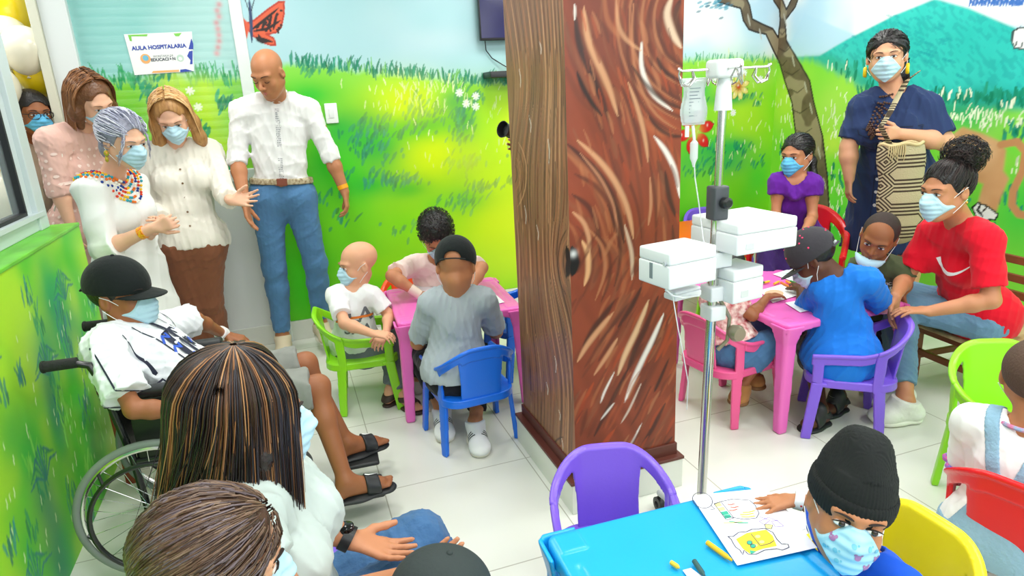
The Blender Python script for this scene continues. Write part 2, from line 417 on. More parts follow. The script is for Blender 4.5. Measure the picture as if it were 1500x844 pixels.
# ---- floor
def tile_mat():
    m = bpy.data.materials.new('white floor tile'); m.use_nodes = True; nt = m.node_tree; N = nt.nodes; b = N['Principled BSDF']; L = nt.links.new
    tc = N.new('ShaderNodeTexCoord'); sep = N.new('ShaderNodeSeparateXYZ'); L(tc.outputs['Object'], sep.inputs[0]); outs = []
    for ax, o0 in (('X', 0.2), ('Y', 0.532)):
        a = N.new('ShaderNodeMath'); a.operation = 'SUBTRACT'; L(sep.outputs[ax], a.inputs[0]); a.inputs[1].default_value = o0
        d = N.new('ShaderNodeMath'); d.operation = 'DIVIDE'; L(a.outputs[0], d.inputs[0]); d.inputs[1].default_value = 0.6
        f = N.new('ShaderNodeMath'); f.operation = 'PINGPONG'; L(d.outputs[0], f.inputs[0]); f.inputs[1].default_value = 0.5
        g = N.new('ShaderNodeMapRange'); g.inputs['From Min'].default_value = 0.002; g.inputs['From Max'].default_value = 0.005; L(f.outputs[0], g.inputs[0]); outs.append(g)
    mn = N.new('ShaderNodeMath'); mn.operation = 'MINIMUM'; L(outs[0].outputs[0], mn.inputs[0]); L(outs[1].outputs[0], mn.inputs[1])
    n = N.new('ShaderNodeTexNoise'); n.inputs['Scale'].default_value = 1.3; n.inputs['Detail'].default_value = 5; L(tc.outputs['Object'], n.inputs[0])
    c1 = N.new('ShaderNodeMix'); c1.data_type = 'RGBA'; L(n.outputs[0], c1.inputs['Factor']); c1.inputs['A'].default_value = lin((222, 224, 214)); c1.inputs['B'].default_value = lin((232, 232, 226))
    c2 = N.new('ShaderNodeMix'); c2.data_type = 'RGBA'; L(mn.outputs[0], c2.inputs['Factor']); c2.inputs['A'].default_value = lin((176, 174, 162)); L(c1.outputs['Result'], c2.inputs['B'])
    L(c2.outputs['Result'], b.inputs['Base Color']); b.inputs['Roughness'].default_value = 0.24; b.inputs['Specular IOR Level'].default_value = 0.45
    return m
floor = MB().box((-2.6, -1.6, -0.04), (4.3, 5.6, 0)).build('floor', tile_mat()); tag(floor, 'pale glossy square floor tiles with thin grey joints', kind='structure')
white_wall = mat('white wall paint', (226, 230, 228), 0.6, var=0.03, vscale=3)
ceil = MB().box((-2.6, -1.6, 2.75), (4.3, 5.6, 2.8)).build('ceiling', white_wall); tag(ceil, kind='structure')

# ---- back wall mural
B = Canvas(-0.09, XR, 0.13, 2.3, 0.0052)
hz = np.interp(B.U, [wb(300, 95)[0], wb(440, 95)[0], wb(560, 108)[0], wb(660, 118)[0], wb(752, 120)[0], wb(1010, 88)[0], wb(1132, 84)[0]],
               [wb(300, 95)[1], wb(440, 93)[1], wb(560, 108)[1], wb(660, 118)[1], wb(752, 122)[1], wb(1010, 88)[1], wb(1132, 84)[1]])
q = fbm(B.U, B.Z, 1.6, 3); q2 = sst(2.0, 2.9, B.U)[..., None]
sky = LN((163, 213, 221)) * (1 - q[..., None]) + LN((186, 222, 232)) * q[..., None]
sky = sky * (1 - q2) + q2 * (LN((196, 228, 245)) * (1 - sst(0.4, 0.62, q)[..., None]) + LN((238, 246, 250)) * sst(0.4, 0.62, q)[..., None])
g1 = fbm(B.U, B.Z, 2.0, 9)[..., None]
grs = LN((70, 205, 30)) * (1 - g1) + LN((150, 228, 40)) * g1
top = sst(0.0, 0.25, hz - B.Z)[..., None]; grs = LN((140, 222, 70)) * (1 - top) + grs * top
m = sst(-0.03, 0.03, B.Z - hz + 0.02 * (vnoise(B.U, B.Z, 60, 8, 4) - .5))[..., None]
B.C = sky * m + grs * (1 - m)
def bb(px, py, rx, ry, col, a=0.9):
    u, z = wb(px, py); k = (wb(px + rx, py)[0] - u); k2 = z - wb(px, py + ry)[1]; B.blob(u, z, abs(k), abs(k2), col, a)
def bt(px, py, rx, ry, n, col, h=0.06, wd=0.0075, lean=0.15, a=0.9):
    u, z = wb(px, py); B.tuft(u, z, (wb(px + rx, py)[0] - u) * 1.3, (z - wb(px, py + ry)[1]) * 1.3, n, col, h, wd, lean, a)
YG = (228, 250, 8); LG = (172, 236, 20); DG = (10, 180, 44); MG = (40, 205, 30); TE = (24, 140, 108)
bb(810, 10, 60, 60, (226, 230, 236), .5); bb(640, 60, 60, 20, (206, 228, 236), .5); bb(560, 25, 30, 30, (190, 222, 230), .5)
for a_ in ((590, 150, 55, 35, YG), (700, 165, 50, 40, LG), (750, 200, 30, 60, YG), (640, 225, 60, 36, YG), (560, 260, 36, 40, LG), (715, 330, 60, 60, YG), (640, 320, 80, 40, (190, 236, 30)),
           (770, 330, 40, 60, (215, 245, 60)), (480, 240, 30, 40, DG), (470, 140, 26, 26, (150, 220, 50)), (455, 140, 40, 22, (22, 200, 40)), (500, 190, 30, 26, (10, 180, 60)), (540, 200, 34, 40, (10, 176, 66)), (510, 260, 40, 50, (60, 214, 24)),
           (450, 330, 30, 90, (70, 214, 14)), (440, 420, 30, 60, (60, 206, 20)), (500, 330, 50, 40, (120, 228, 16)), (600, 330, 50, 30, (120, 228, 24)), (560, 215, 30, 40, (20, 186, 60)), (545, 270, 40, 18, (20, 190, 50)), (600, 275, 30, 14, (20, 190, 50)),
           (680, 180, 20, 45, (12, 176, 70)), (685, 245, 26, 22, (20, 180, 70)), (690, 290, 40, 22, (30, 196, 60)), (640, 300, 24, 14, (120, 220, 40)), (600, 190, 60, 16, (60, 210, 40)), (620, 180, 40, 12, (30, 190, 60)), (660, 150, 20, 18, (30, 180, 80)),
           (740, 260, 40, 30, (190, 240, 30)), (730, 380, 60, 40, (190, 240, 50)), (600, 400, 60, 30, (130, 226, 20)),
           (1030, 110, 40, 20, (170, 226, 60)), (1080, 180, 50, 70, (190, 236, 50)), (1040, 220, 40, 40, (90, 216, 60)), (1100, 110, 40, 20, (180, 230, 90)), (1050, 240, 50, 18, (24, 180, 100)), (1020, 130, 24, 20, (50, 200, 90)), (1070, 145, 30, 9, (20, 170, 90)), (1050, 220, 30, 14, (30, 180, 90)), (1080, 215, 24, 12, (40, 190, 90)), (1110, 260, 20, 30, (90, 215, 60)),
           (1030, 280, 30, 40, (130, 226, 60))): bb(*a_)
for px in range(430, 760, 5): bt(px, np.interp(px, [430, 560, 660, 755], [97, 110, 120, 124]), 6, 4, 3, TE if rnd.random() < .7 else (110, 190, 90), 0.07, 0.006)
for px in range(1008, 1134, 6): bt(px, 90, 4, 4, 2, (90, 180, 130), 0.05, 0.005)
for a_ in ((455, 107, 26, 5, 16), (540, 195, 36, 14, 30), (535, 215, 20, 20, 26), (560, 215, 22, 26, 26), (545, 268, 30, 9, 34), (590, 268, 26, 9, 30), (610, 158, 18, 12, 22), (635, 172, 34, 10, 34), (600, 192, 30, 8, 20),
           (680, 165, 12, 30, 34), (676, 205, 14, 30, 34), (684, 246, 22, 10, 34), (700, 148, 16, 9, 14), (675, 300, 28, 12, 36), (710, 278, 28, 6, 22), (740, 270, 18, 5, 10), (520, 230, 20, 12, 14), (500, 265, 14, 20, 12),
           (590, 340, 30, 10, 16), (480, 300, 16, 14, 10), (505, 330, 22, 12, 12), (690, 125, 40, 4, 20), (735, 120, 20, 4, 14), (755, 225, 10, 6, 8), (640, 350, 26, 10, 12), (450, 380, 14, 20, 8), (1022, 140, 12, 9, 12), (1090, 145, 14, 6, 12), (1050, 245, 34, 9, 34), (1040, 222, 20, 6, 16), (1085, 222, 22, 7, 18), (1020, 258, 22, 8, 18), (1110, 155, 10, 5, 6), (1110, 240, 14, 8, 10)):
    bt(*a_, TE, 0.05, 0.0095, 0.5, .6)
for a_ in ((590, 150, 46, 22, 46), (665, 140, 40, 18, 26), (630, 130, 40, 12, 20), (735, 185, 24, 30, 26), (640, 235, 40, 30, 12), (1060, 190, 40, 60, 30), (1110, 190, 20, 70, 26), (1090, 110, 36, 14, 14)):
    bt(*a_, (236, 250, 190), 0.05, 0.004, 0.1, .8)
# white daisies, red and yellow flowers of the mural
for (px, py) in ((683, 152), (697, 141), (673, 136), (697, 156), (1090, 107), (1114, 116), (1074, 165), (1048, 114)):
    u, z = wb(px, py)
    for k in range(8):
        a = k * math.pi / 4; B.stroke([(u, z), (u + 0.022 * math.cos(a), z + 0.022 * math.sin(a))], 0.006, (246, 250, 250), taper=False)
    B.blob(u, z, .006, .006, (250, 240, 210))
def flower(px, py, n, R, wd, c, cc, a0=0, dark=(150, 120, 40)):
    u, z = wb(px, py)
    for k in range(n):
        a = a0 + 2 * math.pi * k / n; e = (u + R * math.cos(a), z + R * math.sin(a)); s_ = (u + R * .25 * math.cos(a), z + R * .25 * math.sin(a))
        B.stroke([s_, e], wd * 1.12, dark, taper=True, soft=.3); B.stroke([s_, (u + .96 * R * math.cos(a), z + .96 * R * math.sin(a))], wd, c, soft=.2)
        B.blob(u + .7 * R * math.cos(a) - .004, z + .7 * R * math.sin(a) + .008, .006, .01, (255, 250, 240), .7)
    B.blob(u, z, R * .26, R * .26, cc, 1, .6); B.blob(u - .005, z + .01, .008, .008, (255, 250, 230), .7)
flower(1082, 127, 8, .098, .021, (240, 226, 130), (208, 40, 30), .3)
flower(1018, 192, 6, .165, .042, (222, 28, 40), (210, 214, 90), .25, (130, 10, 20))

# ---- the painted tree crosses the corner
XT = [(1172, -10), (1165, 10), (1150, 30), (1152, 60), (1170, 90), (1186, 118), (1192, 150), (1205, 200), (1212, 260), (1216, 330), (1216, 440), (1170, 440), (1172, 300), (1168, 250), (1166, 200), (1160, 150), (1150, 120), (1142, 92), (1133, 74), (1122, 50), (1108, 47),
      (1097, 43), (1089, 30), (1085, 12), (1070, 8), (1052, 3), (1052, -10), (1090, -10), (1098, 8), (1102, 28), (1118, 36), (1132, 42), (1140, 55), (1143, 30), (1142, 14), (1134, 2), (1130, -10), (1142, -10), (1152, 14), (1160, -2), (1164, -10)]
def tree(Cv, conv):
    P = [conv(*p) for p in XT]
    def col(U, Z):
        n = fbm(U, Z, 14, 21)[..., None]; n2 = sst(.62, .72, vnoise(U, Z, 9, 14, 5))[..., None]
        c = LN((88, 74, 58)) * (1 - n) + LN((124, 108, 84)) * n; return c * (1 - .5 * n2) + .5 * n2 * LN((190, 176, 140))
    Cv.poly(P, col, 0.006, outline=(52, 44, 40), ow=.008)
    for (x, y, l) in ((1150, 70, 20), (1160, 104, 24), (1168, 130, 22), (1172, 160, 26), (1178, 190, 26), (1180, 220, 28), (1184, 250, 30), (1184, 285, 30), (1184, 320, 30), (1146, 45, 12), (1146, 90, 16)):
        Cv.stroke([conv(x - l / 2, y), conv(x, y + 6), conv(x + l / 2, y - 3)], .006, (58, 46, 36), a=.7)
    for (x, y) in ((1178, 118), (1186, 150), (1198, 215), (1206, 260), (1206, 320), (1160, 80), (1148, 20), (1095, 20), (1112, 41)):
        Cv.stroke([conv(x, y), conv(x + 4, y + 18)], .009, (206, 202, 188), a=.6)
tree(B, wb)
for k in range(26):
    u, z = wb(1043 + NR.randn() * 14, 8 + NR.randn() * 5); B.stroke([(u, z), (u + .04, z + .012)], .009, (60, 150, 180) if k % 3 else (70, 110, 130), a=.7)
# ---- butterfly (left end of the mural)
wing = [(362, 34), (372, 30), (392, 14), (408, 3), (416, 2), (416, 20), (412, 40), (404, 48), (390, 50), (401, 56), (404, 66), (396, 66), (384, 62), (370, 52), (364, 44)]
B.poly(WB(wing), (228, 96, 60), .004, outline=(190, 60, 40), ow=.006)
for a_ in ([(368, 44), (384, 32), (408, 12)], [(370, 46), (392, 42), (411, 30)], [(376, 42), (380, 34)], [(384, 43), (388, 30)], [(392, 44), (398, 22)], [(400, 44), (406, 18)], [(374, 54), (388, 58), (400, 62)], [(378, 50), (384, 62)]):
    B.stroke(WB(a_), .009, (40, 24, 24))
for k in range(40):
    x = 374 + rnd.random() * 38; y = 8 + rnd.random() * 40
    if y > 50 - (x - 366) * 1.0 and y < 46: B.stroke([wb(x, y), wb(x + 3, y + 3)], .008, (44, 26, 26))
B.poly(WB([(374, 54), (382, 55), (394, 62), (384, 64), (376, 60)]), (40, 26, 28), .004)
B.stroke(WB([(365, -2), (367, 20), (368, 40), (369, 62)]), .011, (48, 70, 110)); B.stroke(WB([(358, -5), (362, 8), (366, 18)]), .003, (40, 50, 70)); B.stroke(WB([(374, -5), (370, 8), (368, 18)]), .003, (40, 50, 70))
B.poly(WB([(366, 36), (356, 26), (350, 30), (354, 50), (352, 62), (362, 56)]), (226, 92, 60), .004)
for a_ in ((600, 155, 60, 34, YG), (690, 235, 34, 40, YG), (640, 240, 60, 34, YG), (720, 180, 20, 40, LG), (735, 330, 40, 80, YG), (640, 330, 60, 30, LG), (765, 320, 20, 60, YG), (560, 390, 50, 20, LG)): bb(*a_, a=.5)
B.C *= .90
mural = mat_vcol('mural paint', 0.42, 0.35)
me = B.mesh('wall_back', lambda u, z: np.stack([u, np.full_like(u, YB), z], 1))
wall_back = link('wall_back', me, mural, None, False); tag(wall_back, 'back wall painted with a blue sky and a bright green meadow', kind='structure')
skirt = mat('white skirting tile', (222, 224, 216), 0.3, var=.03)
o = MB().box((-1.05, YB - .012, 0), (XR, YB + .1, .128), bev=.003).build('baseboard_back', skirt); tag(o, kind='structure')
o = MB().box((-0.088, YB + .004, .12), (XR + .1, YB + .12, 2.76)).build('wall_back', white_wall); tag(o, kind='structure')

# ---- right wall mural
Rw = Canvas(-1.4, YB, 0.0, 2.3, 0.0075)
U, Z = Rw.U, Rw.Z
q = fbm(U, Z, 1.5, 31)[..., None]; sky = LN((190, 224, 246)) * (1 - sst(.35, .6, q)) + LN((246, 249, 250)) * sst(.35, .6, q)
Rw.C = sky; far = sst(3.3, 4.2, U)[..., None]
Rw.poly(WR([(1120, 60), (1160, 60), (1178, 20), (1250, 50), (1330, 110), (1330, 200), (1120, 200)]), (186, 222, 246), .01, .9)
def mt(U, Z):
    n = fbm(U, Z, 5, 41)[..., None]; n2 = sst(.5, .7, vnoise(U + Z, Z - U, 22, 60, 42))[..., None]; c = LN((26, 178, 172)) * (1 - n) + LN((58, 205, 196)) * n; return c * (1 - .35 * n2) + .35 * n2 * LN((20, 140, 150))
Rw.poly(WR([(1150, 84), (1200, 82), (1240, 58), (1310, 22), (1370, -2), (1420, 12), (1500, 46), (1640, 100), (1640, 260), (1200, 260), (1150, 140)]), mt, .01)
Rw.poly(WR([(1158, 92), (1180, 84), (1215, 80), (1250, 100), (1290, 130), (1330, 150), (1300, 190), (1230, 150), (1200, 120)]), (20, 170, 140), .03, .7)
gh = np.interp(U, sorted([wr(p[0], p[1])[0] for p in ((1134, 88), (1190, 90), (1240, 118), (1290, 160), (1400, 160), (1500, 165), (1640, 170))]),
               [p[1] for p in sorted([wr(*p) for p in ((1134, 88), (1190, 90), (1240, 118), (1290, 150), (1400, 158), (1500, 162), (1640, 170))])])
n = fbm(U, Z, 2.2, 51)[..., None]; c = LN((86, 208, 60)) * (1 - n) + LN((170, 232, 70)) * n
m = sst(-.05, .03, gh + .03 * (vnoise(U, Z, 40, 5, 7) - .5) - Z)[..., None]; Rw.C = Rw.C * (1 - m) + c * m
def rb(px, py, rx, ry, col, a=.85):
    u, z = wr(px, py); Rw.blob(u, z, abs(wr(px + rx, py)[0] - u), abs(z - wr(px, py + ry)[1]), col, a)
def rt(px, py, rx, ry, n, col, h=.06, wd=.009, lean=0., a=.9):
    u, z = wr(px, py); Rw.tuft(u, z, abs(wr(px + rx, py)[0] - u) * 1.3, abs(z - wr(px, py + ry)[1]) * 1.3, n, col, h, wd, lean, a)
for a_ in ((1150, 150, 30, 50, (190, 232, 70)), (1220, 160, 30, 40, (180, 230, 90)), (1225, 270, 20, 60, (110, 220, 60)), (1150, 260, 26, 60, (130, 226, 50)), (1460, 180, 60, 20, (150, 224, 90)), (1420, 170, 40, 24, (40, 190, 90)), (1390, 160, 40, 12, (20, 150, 120)), (1480, 150, 60, 10, (20, 150, 130)), (1500, 300, 60, 60, (60, 205, 70)), (1400, 330, 40, 40, (50, 200, 60)), (1480, 215, 40, 20, (120, 222, 70)), (1230, 330, 30, 30, (70, 210, 60)), (1220, 210, 20, 20, (200, 236, 80)), (1430, 140, 40, 14, (30, 160, 150))): rb(*a_)
for a_ in ((1390, 152, 40, 8, 40), (1470, 150, 60, 8, 50), (1240, 110, 20, 10, 14), (1270, 140, 20, 10, 14), (1480, 200, 30, 10, 14), (1475, 300, 30, 20, 20), (1420, 340, 40, 30, 20), (1220, 330, 14, 14, 12), (1150, 220, 14, 10, 8), (1225, 260, 12, 10, 8)): rt(*a_, (20, 140, 110), .06, .011)
for a_ in ((1455, 178, 44, 14, 50), (1400, 180, 20, 8, 8), (1150, 180, 20, 60, 34), (1225, 190, 18, 60, 34), (1225, 290, 16, 60, 30), (1380, 144, 60, 4, 12), (1490, 250, 10, 20, 8)): rt(*a_, (244, 252, 220), .06, .005)
for k in range(60):
    u, z = wr(1330 + NR.randn() * 40, 60 + NR.randn() * 26); Rw.stroke([(u, z), (u - .05, z - .02)], .008, (18, 150, 160), a=.5)
# lion's hindquarters, a paw, a scribbled line of writing at the top
lion = (206, 152, 100)
Rw.poly(WR([(1392, 200), (1410, 186), (1440, 196), (1462, 206), (1474, 220), (1470, 250), (1478, 262), (1466, 290), (1460, 310), (1432, 298), (1440, 270), (1420, 262), (1395, 268), (1380, 240)]), lambda U, Z: LN((196, 138, 88)) * (1 - fbm(U, Z, 6, 61)[..., None]) + LN((226, 180, 130)) * fbm(U, Z, 6, 61)[..., None], .012)
rb(1440, 225, 20, 20, (228, 190, 146), .6); rb(1400, 230, 10, 24, (170, 110, 66), .5)
Rw.stroke(WR([(1466, 212), (1490, 208), (1502, 222), (1498, 250), (1484, 280), (1482, 300), (1492, 314), (1504, 316)]), .022, (200, 144, 96), soft=.3, taper=False)
Rw.poly(WR([(1424, 304), (1432, 297), (1446, 302), (1462, 314), (1458, 322), (1440, 322), (1430, 318)]), (240, 240, 236), .004, outline=(30, 30, 30), ow=.006)
Rw.stroke(WR([(1436, 300), (1432, 308), (1440, 318)]), .008, (30, 30, 30)); Rw.stroke(WR([(1446, 303), (1438, 312)]), .006, (60, 50, 40))
Rw.poly(WR([(1482, 60), (1484, 46), (1494, 40), (1510, 42), (1530, 60), (1520, 76), (1498, 72), (1486, 70)]), (232, 234, 236), .004, outline=(60, 70, 76), ow=.006)
Rw.stroke(WR([(1488, 68), (1490, 60)]), .004, (60, 70, 76)); Rw.stroke(WR([(1496, 70), (1498, 62)]), .004, (60, 70, 76))
xs = 1420
for ch in range(9):
    Rw.stroke(WR([(xs, 8), (xs + 2, -2), (xs + 5, 7), (xs + 8, -1)]), .007, (60, 110, 190), taper=False); xs += 9
tree(Rw, wr)
me = Rw.mesh('wall_right', lambda u, z: np.stack([np.full_like(u, XR), u, z], 1), True)
wall_right = link('wall_right', me, mural, None, False); tag(wall_right, 'right wall painted with a turquoise mountain, a dark tree trunk and a lion', kind='structure')
o = MB().box((XR + .004, -1.4, 0), (XR + .12, YB + .1, 2.76)).build('wall_right', white_wall); tag(o, kind='structure')

# ---- left half wall, window and doorway
XL = -.87; YE = 3.29
Lw = Canvas(-1.4, YE, 0.0, 1.03, .006)
U, Z = Lw.U, Lw.Z; n = fbm(U, Z, 2.5, 71)[..., None]
Lw.C = LN((60, 196, 40)) * (1 - sst(.3, .7, n)) + LN((176, 226, 40)) * sst(.3, .7, n)
for k in range(26): Lw.blob(.9 + NR.rand() * 2.4, .03 + NR.rand() * .9, .06 + .08 * NR.rand(), .09 + .1 * NR.rand(), [(20, 150, 110), (30, 170, 60), (60, 200, 40), (190, 236, 60), (24, 130, 120)][k % 5], .7)
for k in range(70):
    u, z = .8 + NR.rand() * 2.45, NR.rand() * .9; Lw.tuft(u, z, .06, .05, 9, [(20, 126, 120), (26, 150, 100), (120, 210, 70)][k % 3], .07, .007, .2, .8)
for k in range(200): u, z = .8 + NR.rand() * 2.45, NR.rand() * .85; Lw.stroke([(u, z), (u + .008, z + .03)], .004, (224, 248, 190), a=.8)
for (u, z) in ((1.75, .62), (2.1, .78), (2.55, .62), (2.9, .8), (1.6, .3), (2.3, .35), (2.05, .12), (3.1, .5)):
    for k in range(9):
        a = math.pi * (0.12 + .76 * k / 8); Lw.stroke([(u, z), (u + .07 * math.cos(a), z + .12 * math.sin(a)), (u + .15 * math.cos(a), z + .08 * math.sin(a))], .006, (16, 140, 90) if k % 2 else (30, 120, 130), a=.85)
me = Lw.mesh('wall_left', lambda u, z: np.stack([np.full_like(u, XL), u, z], 1))
tag(link('wall_left', me, mural, None, False), 'low left wall painted with green and teal foliage', kind='structure')
gl = mat('green wall cap', (110, 206, 50), .4, var=.35, vscale=7)
tag(MB().box((-1.12, -1.4, 0), (XL - .003, YE, 1.03)).box((-1.12, -1.4, 1.03), (XL + .004, YE + .004, 1.045), bev=.004).build('wall_left', gl), kind='structure')
alu = mat('white aluminium frame', (196, 208, 210), .35, metal=.0, spec=.6); rubber = mat('black rubber seal', (24, 28, 32), .6)
def pane_mat(name, tint, a, rough=.03):
    m = bpy.data.materials.new(name); m.use_nodes = True; nt = m.node_tree; N = nt.nodes; b = N['Principled BSDF']
    b.inputs['Base Color'].default_value = lin(tint); b.inputs['Alpha'].default_value = a; b.inputs['Roughness'].default_value = rough; b.inputs['Specular IOR Level'].default_value = .7; return m
xw = -1.0
win = MB().box((xw - .05, .4, 1.045), (xw + .03, 3.23, 1.10), bev=.004).box((xw - .02, .4, 1.1), (xw + .045, 3.2, 1.118)).box((xw - .05, 3.14, 1.045), (xw + .04, 3.24, 2.75), bev=.004).box((xw - .02, 3.08, 1.1), (xw + .02, 3.15, 2.75), bev=.003).box((xw - .03, .4, 2.6), (xw + .03, 3.2, 2.75)).build('window_1', alu)
tag(win, 'white framed window above the green half wall', kind='structure')
MB().box((xw - .022, 3.066, 1.13), (xw + .022, 3.082, 2.62)).box((xw - .022, .4, 1.118), (xw + .022, 3.08, 1.132)).build('window_seal', rubber, win)
MB().box((xw - .004, .4, 1.13), (xw + .001, 3.07, 2.62)).build('window_pane', pane_mat('clear window glass', (200, 215, 220), .16), win)
# far side of the doorway: grey wall, balloons stand there
grey = mat('pale grey corridor wall', (176, 188, 194), .6, var=.06, vscale=2)
tag(MB().box((-2.6, .2, 0), (-2.5, 5.6, 2.76)).build('wall_corridor', grey), kind='structure')
tag(MB().box((-2.5, YB + .95, 0), (-1.0, YB + 1.0, 2.75)).build('wall_back', grey), kind='structure')
tag(MB().box((-1.09, YB + .06, 0), (-1.04, YB + .95, 2.75)).build('wall_corridor', grey), kind='structure')
fr = mat('cream door frame', (214, 214, 196), .4)
tag(MB().box((-1.13, YB - .05, 0), (-1.085, YB + .04, 2.75), bev=.004).build('door_1', fr), 'narrow cream door post by the balloons', kind='structure')
# ---- glazed panel in the back wall, reflection of the mural painted on its pane
def glass_px(px, py): return wb(px, py)
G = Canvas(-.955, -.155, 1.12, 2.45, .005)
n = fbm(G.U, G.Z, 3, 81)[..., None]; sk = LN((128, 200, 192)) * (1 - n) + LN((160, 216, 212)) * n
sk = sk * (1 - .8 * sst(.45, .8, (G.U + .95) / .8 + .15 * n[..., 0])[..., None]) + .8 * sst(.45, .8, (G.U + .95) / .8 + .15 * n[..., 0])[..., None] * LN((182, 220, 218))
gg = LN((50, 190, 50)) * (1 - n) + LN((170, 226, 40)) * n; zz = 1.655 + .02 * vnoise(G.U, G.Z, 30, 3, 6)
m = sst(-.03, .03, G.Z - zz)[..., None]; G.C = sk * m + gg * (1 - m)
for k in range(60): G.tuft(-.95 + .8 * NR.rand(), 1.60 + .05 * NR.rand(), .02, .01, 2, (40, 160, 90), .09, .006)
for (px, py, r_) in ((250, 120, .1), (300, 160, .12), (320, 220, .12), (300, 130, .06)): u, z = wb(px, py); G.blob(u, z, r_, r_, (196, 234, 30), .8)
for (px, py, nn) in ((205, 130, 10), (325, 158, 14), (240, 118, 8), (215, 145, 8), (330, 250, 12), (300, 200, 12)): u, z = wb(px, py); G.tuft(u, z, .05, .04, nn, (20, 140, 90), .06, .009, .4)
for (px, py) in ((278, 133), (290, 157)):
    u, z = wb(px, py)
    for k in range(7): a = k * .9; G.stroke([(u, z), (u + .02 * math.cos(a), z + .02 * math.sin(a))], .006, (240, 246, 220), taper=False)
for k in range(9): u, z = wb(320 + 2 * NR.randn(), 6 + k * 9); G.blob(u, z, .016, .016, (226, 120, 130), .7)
me = G.mesh('painted_reflection', lambda u, z: np.stack([u, np.full_like(u, YB + .012), z], 1))
film = mat_vcol('translucent painted reflection', .12, .6); film.node_tree.nodes['Principled BSDF'].inputs['Alpha'].default_value = .9
wf = mat('white window frame', (222, 228, 228), .35)
w2 = MB().box((-1.085, YB - .03, 0), (-.955, YB + .05, 2.6), bev=.005).box((-.157, YB - .03, 0), (-.09, YB + .05, 2.6), bev=.005).box((-.955, YB - .03, 1.06), (-.157, YB + .05, 1.13), bev=.005).box((-.955, YB - .03, 2.42), (-.157, YB + .05, 2.6)).build('window_2', wf)
tag(w2, 'white framed glazed panel with a meadow reflection painted on the glass', kind='structure'); link('window_pane', me, film, w2, False)
tag(MB().box((-1.0, YB, .12), (-.14, YB + .05, 1.08)).build('wall_back', white_wall), kind='structure')
bl = mat('blind slat', (236, 244, 244), .4, emis=.0)
bd = empty('window_blind', (-.55, YB + .2, 1.2), 'white horizontal blind behind the glazed panel with the painted reflection', 'blind')
for k in range(26):
    z = 1.2 + k * .05
    MB().box((-1.0, YB + .19, z), (-.1, YB + .23, z + .004), M=Matrix.Translation((0, YB + .21, z)) @ Matrix.Rotation(math.radians(50), 4, 'X') @ Matrix.Translation((0, -YB - .21, -z))).build('blind_slat', bl, bd)
tag(MB().box((-1.03, YB + .5, 0), (.1, YB + .52, 2.75)).build('wall_outer', mat('dim teal backdrop wall', (70, 140, 140), .7)), kind='structure')

# ---- pillar painted as bark
PX0, PX1, PY0, PY1 = .85, 1.262, 1.925, 2.47
def pf(px, py):
    r = ray(px, py); p = CAM + r * (PY0 / r[1]); return (p[0], p[2])
def pl(px, py):
    r = ray(px, py); p = CAM + r * (PX0 / r[0]); return (p[1], p[2])
def bark(Cv, conv, base, base2, strokes, seed):
    U, Z = Cv.U, Cv.Z
    n = fbm(U, Z, 3, seed)[..., None]; n2 = vnoise(U + .5 * Z, Z, 30, 4, seed + 5)[..., None]
    c = LN(base) * (1 - n) + LN(base2) * n; Cv.C = c * (.86 + .3 * n2)
    for (pts, wd, col, a_) in strokes:
        P = np.array([conv(*p) for p in pts])
        # smooth the path
        t = np.linspace(0, len(P) - 1, 14); i = np.arange(len(P))
        if len(P) >= 3:
            Q = np.stack([np.interp(t, i, P[:, 0]), np.interp(t, i, P[:, 1])], 1)
            for _ in range(3): Q[1:-1] = (Q[:-2] + 2 * Q[1:-1] + Q[2:]) / 4
        else: Q = P
        Cv.stroke(Q, wd, col, a=a_, soft=.75)
TAN = (206, 150, 110); TAN2 = (176, 112, 76); DK = (52, 30, 26); DK2 = (92, 44, 30); WH = (232, 224, 216); OR = (172, 70, 34)
def sh(p, dx, dy=0): return [(x + dx, y + dy) for x, y in p]
FS = []
def fam(p, wd, col, a_=.85, dark=None, dx=9, dy=4):
    if dark: FS.append((sh(p, -dx, dy), wd * 1.1, dark, .8))
    FS.append((p, wd, col, a_))
whorl = lambda cx, cy, r, a0, a1, sx=.75: [(cx + r * sx * math.cos(math.radians(a)), cy + r * math.sin(math.radians(a))) for a in np.linspace(a0, a1, 7)]
for r_ in (60, 85, 110, 135): FS.append((whorl(1010, 40, r_, 90, 215), .012, [DK2, DK, DK2, DK2][int(r_ // 30) % 4], .7)); FS.append((whorl(1010, 30, r_ + 12, 100, 230), .007, TAN2, .6))
fam([(985, -5), (975, 20), (985, 50), (998, 70)], .016, (214, 186, 160), .9, DK, -12)
fam([(940, 60), (938, 100), (955, 140), (985, 162)], .010, WH, .85, None)
fam([(928, 5), (924, 60), (932, 120), (958, 170), (992, 190)], .007, TAN2, .8, DK2, 7)
fam([(925, 95), (945, 125), (975, 150), (1000, 160)], .010, DK, .8)
fam([(950, 170), (965, 190), (985, 200), (1002, 200)], .009, DK, .8); fam([(962, 84), (972, 104), (996, 118)], .01, DK, .8); fam([(968, 55), (976, 80), (996, 95)], .009, DK2, .9)
fam([(958, 200), (975, 220), (990, 250), (996, 290)], .011, WH, .95, None); fam([(974, 250), (980, 290), (990, 318)], .012, DK, .85)
fam([(902, -5), (905, 40), (918, 60), (940, 75)], .009, TAN, .6, None)
fam([(855, 10), (860, 60), (890, 120), (905, 170)], .014, TAN, .85, DK, 12, 10)
fam([(842, 30), (848, 70), (868, 110), (880, 150)], .012, DK, .85); fam([(842, 5), (842, 30)], .005, WH, .8)
fam([(920, 120), (935, 160), (945, 200), (950, 240)], .010, TAN, .8, DK2, 10)
fam([(845, 105), (852, 125), (866, 150), (882, 170)], .010, (30, 24, 24), .9)
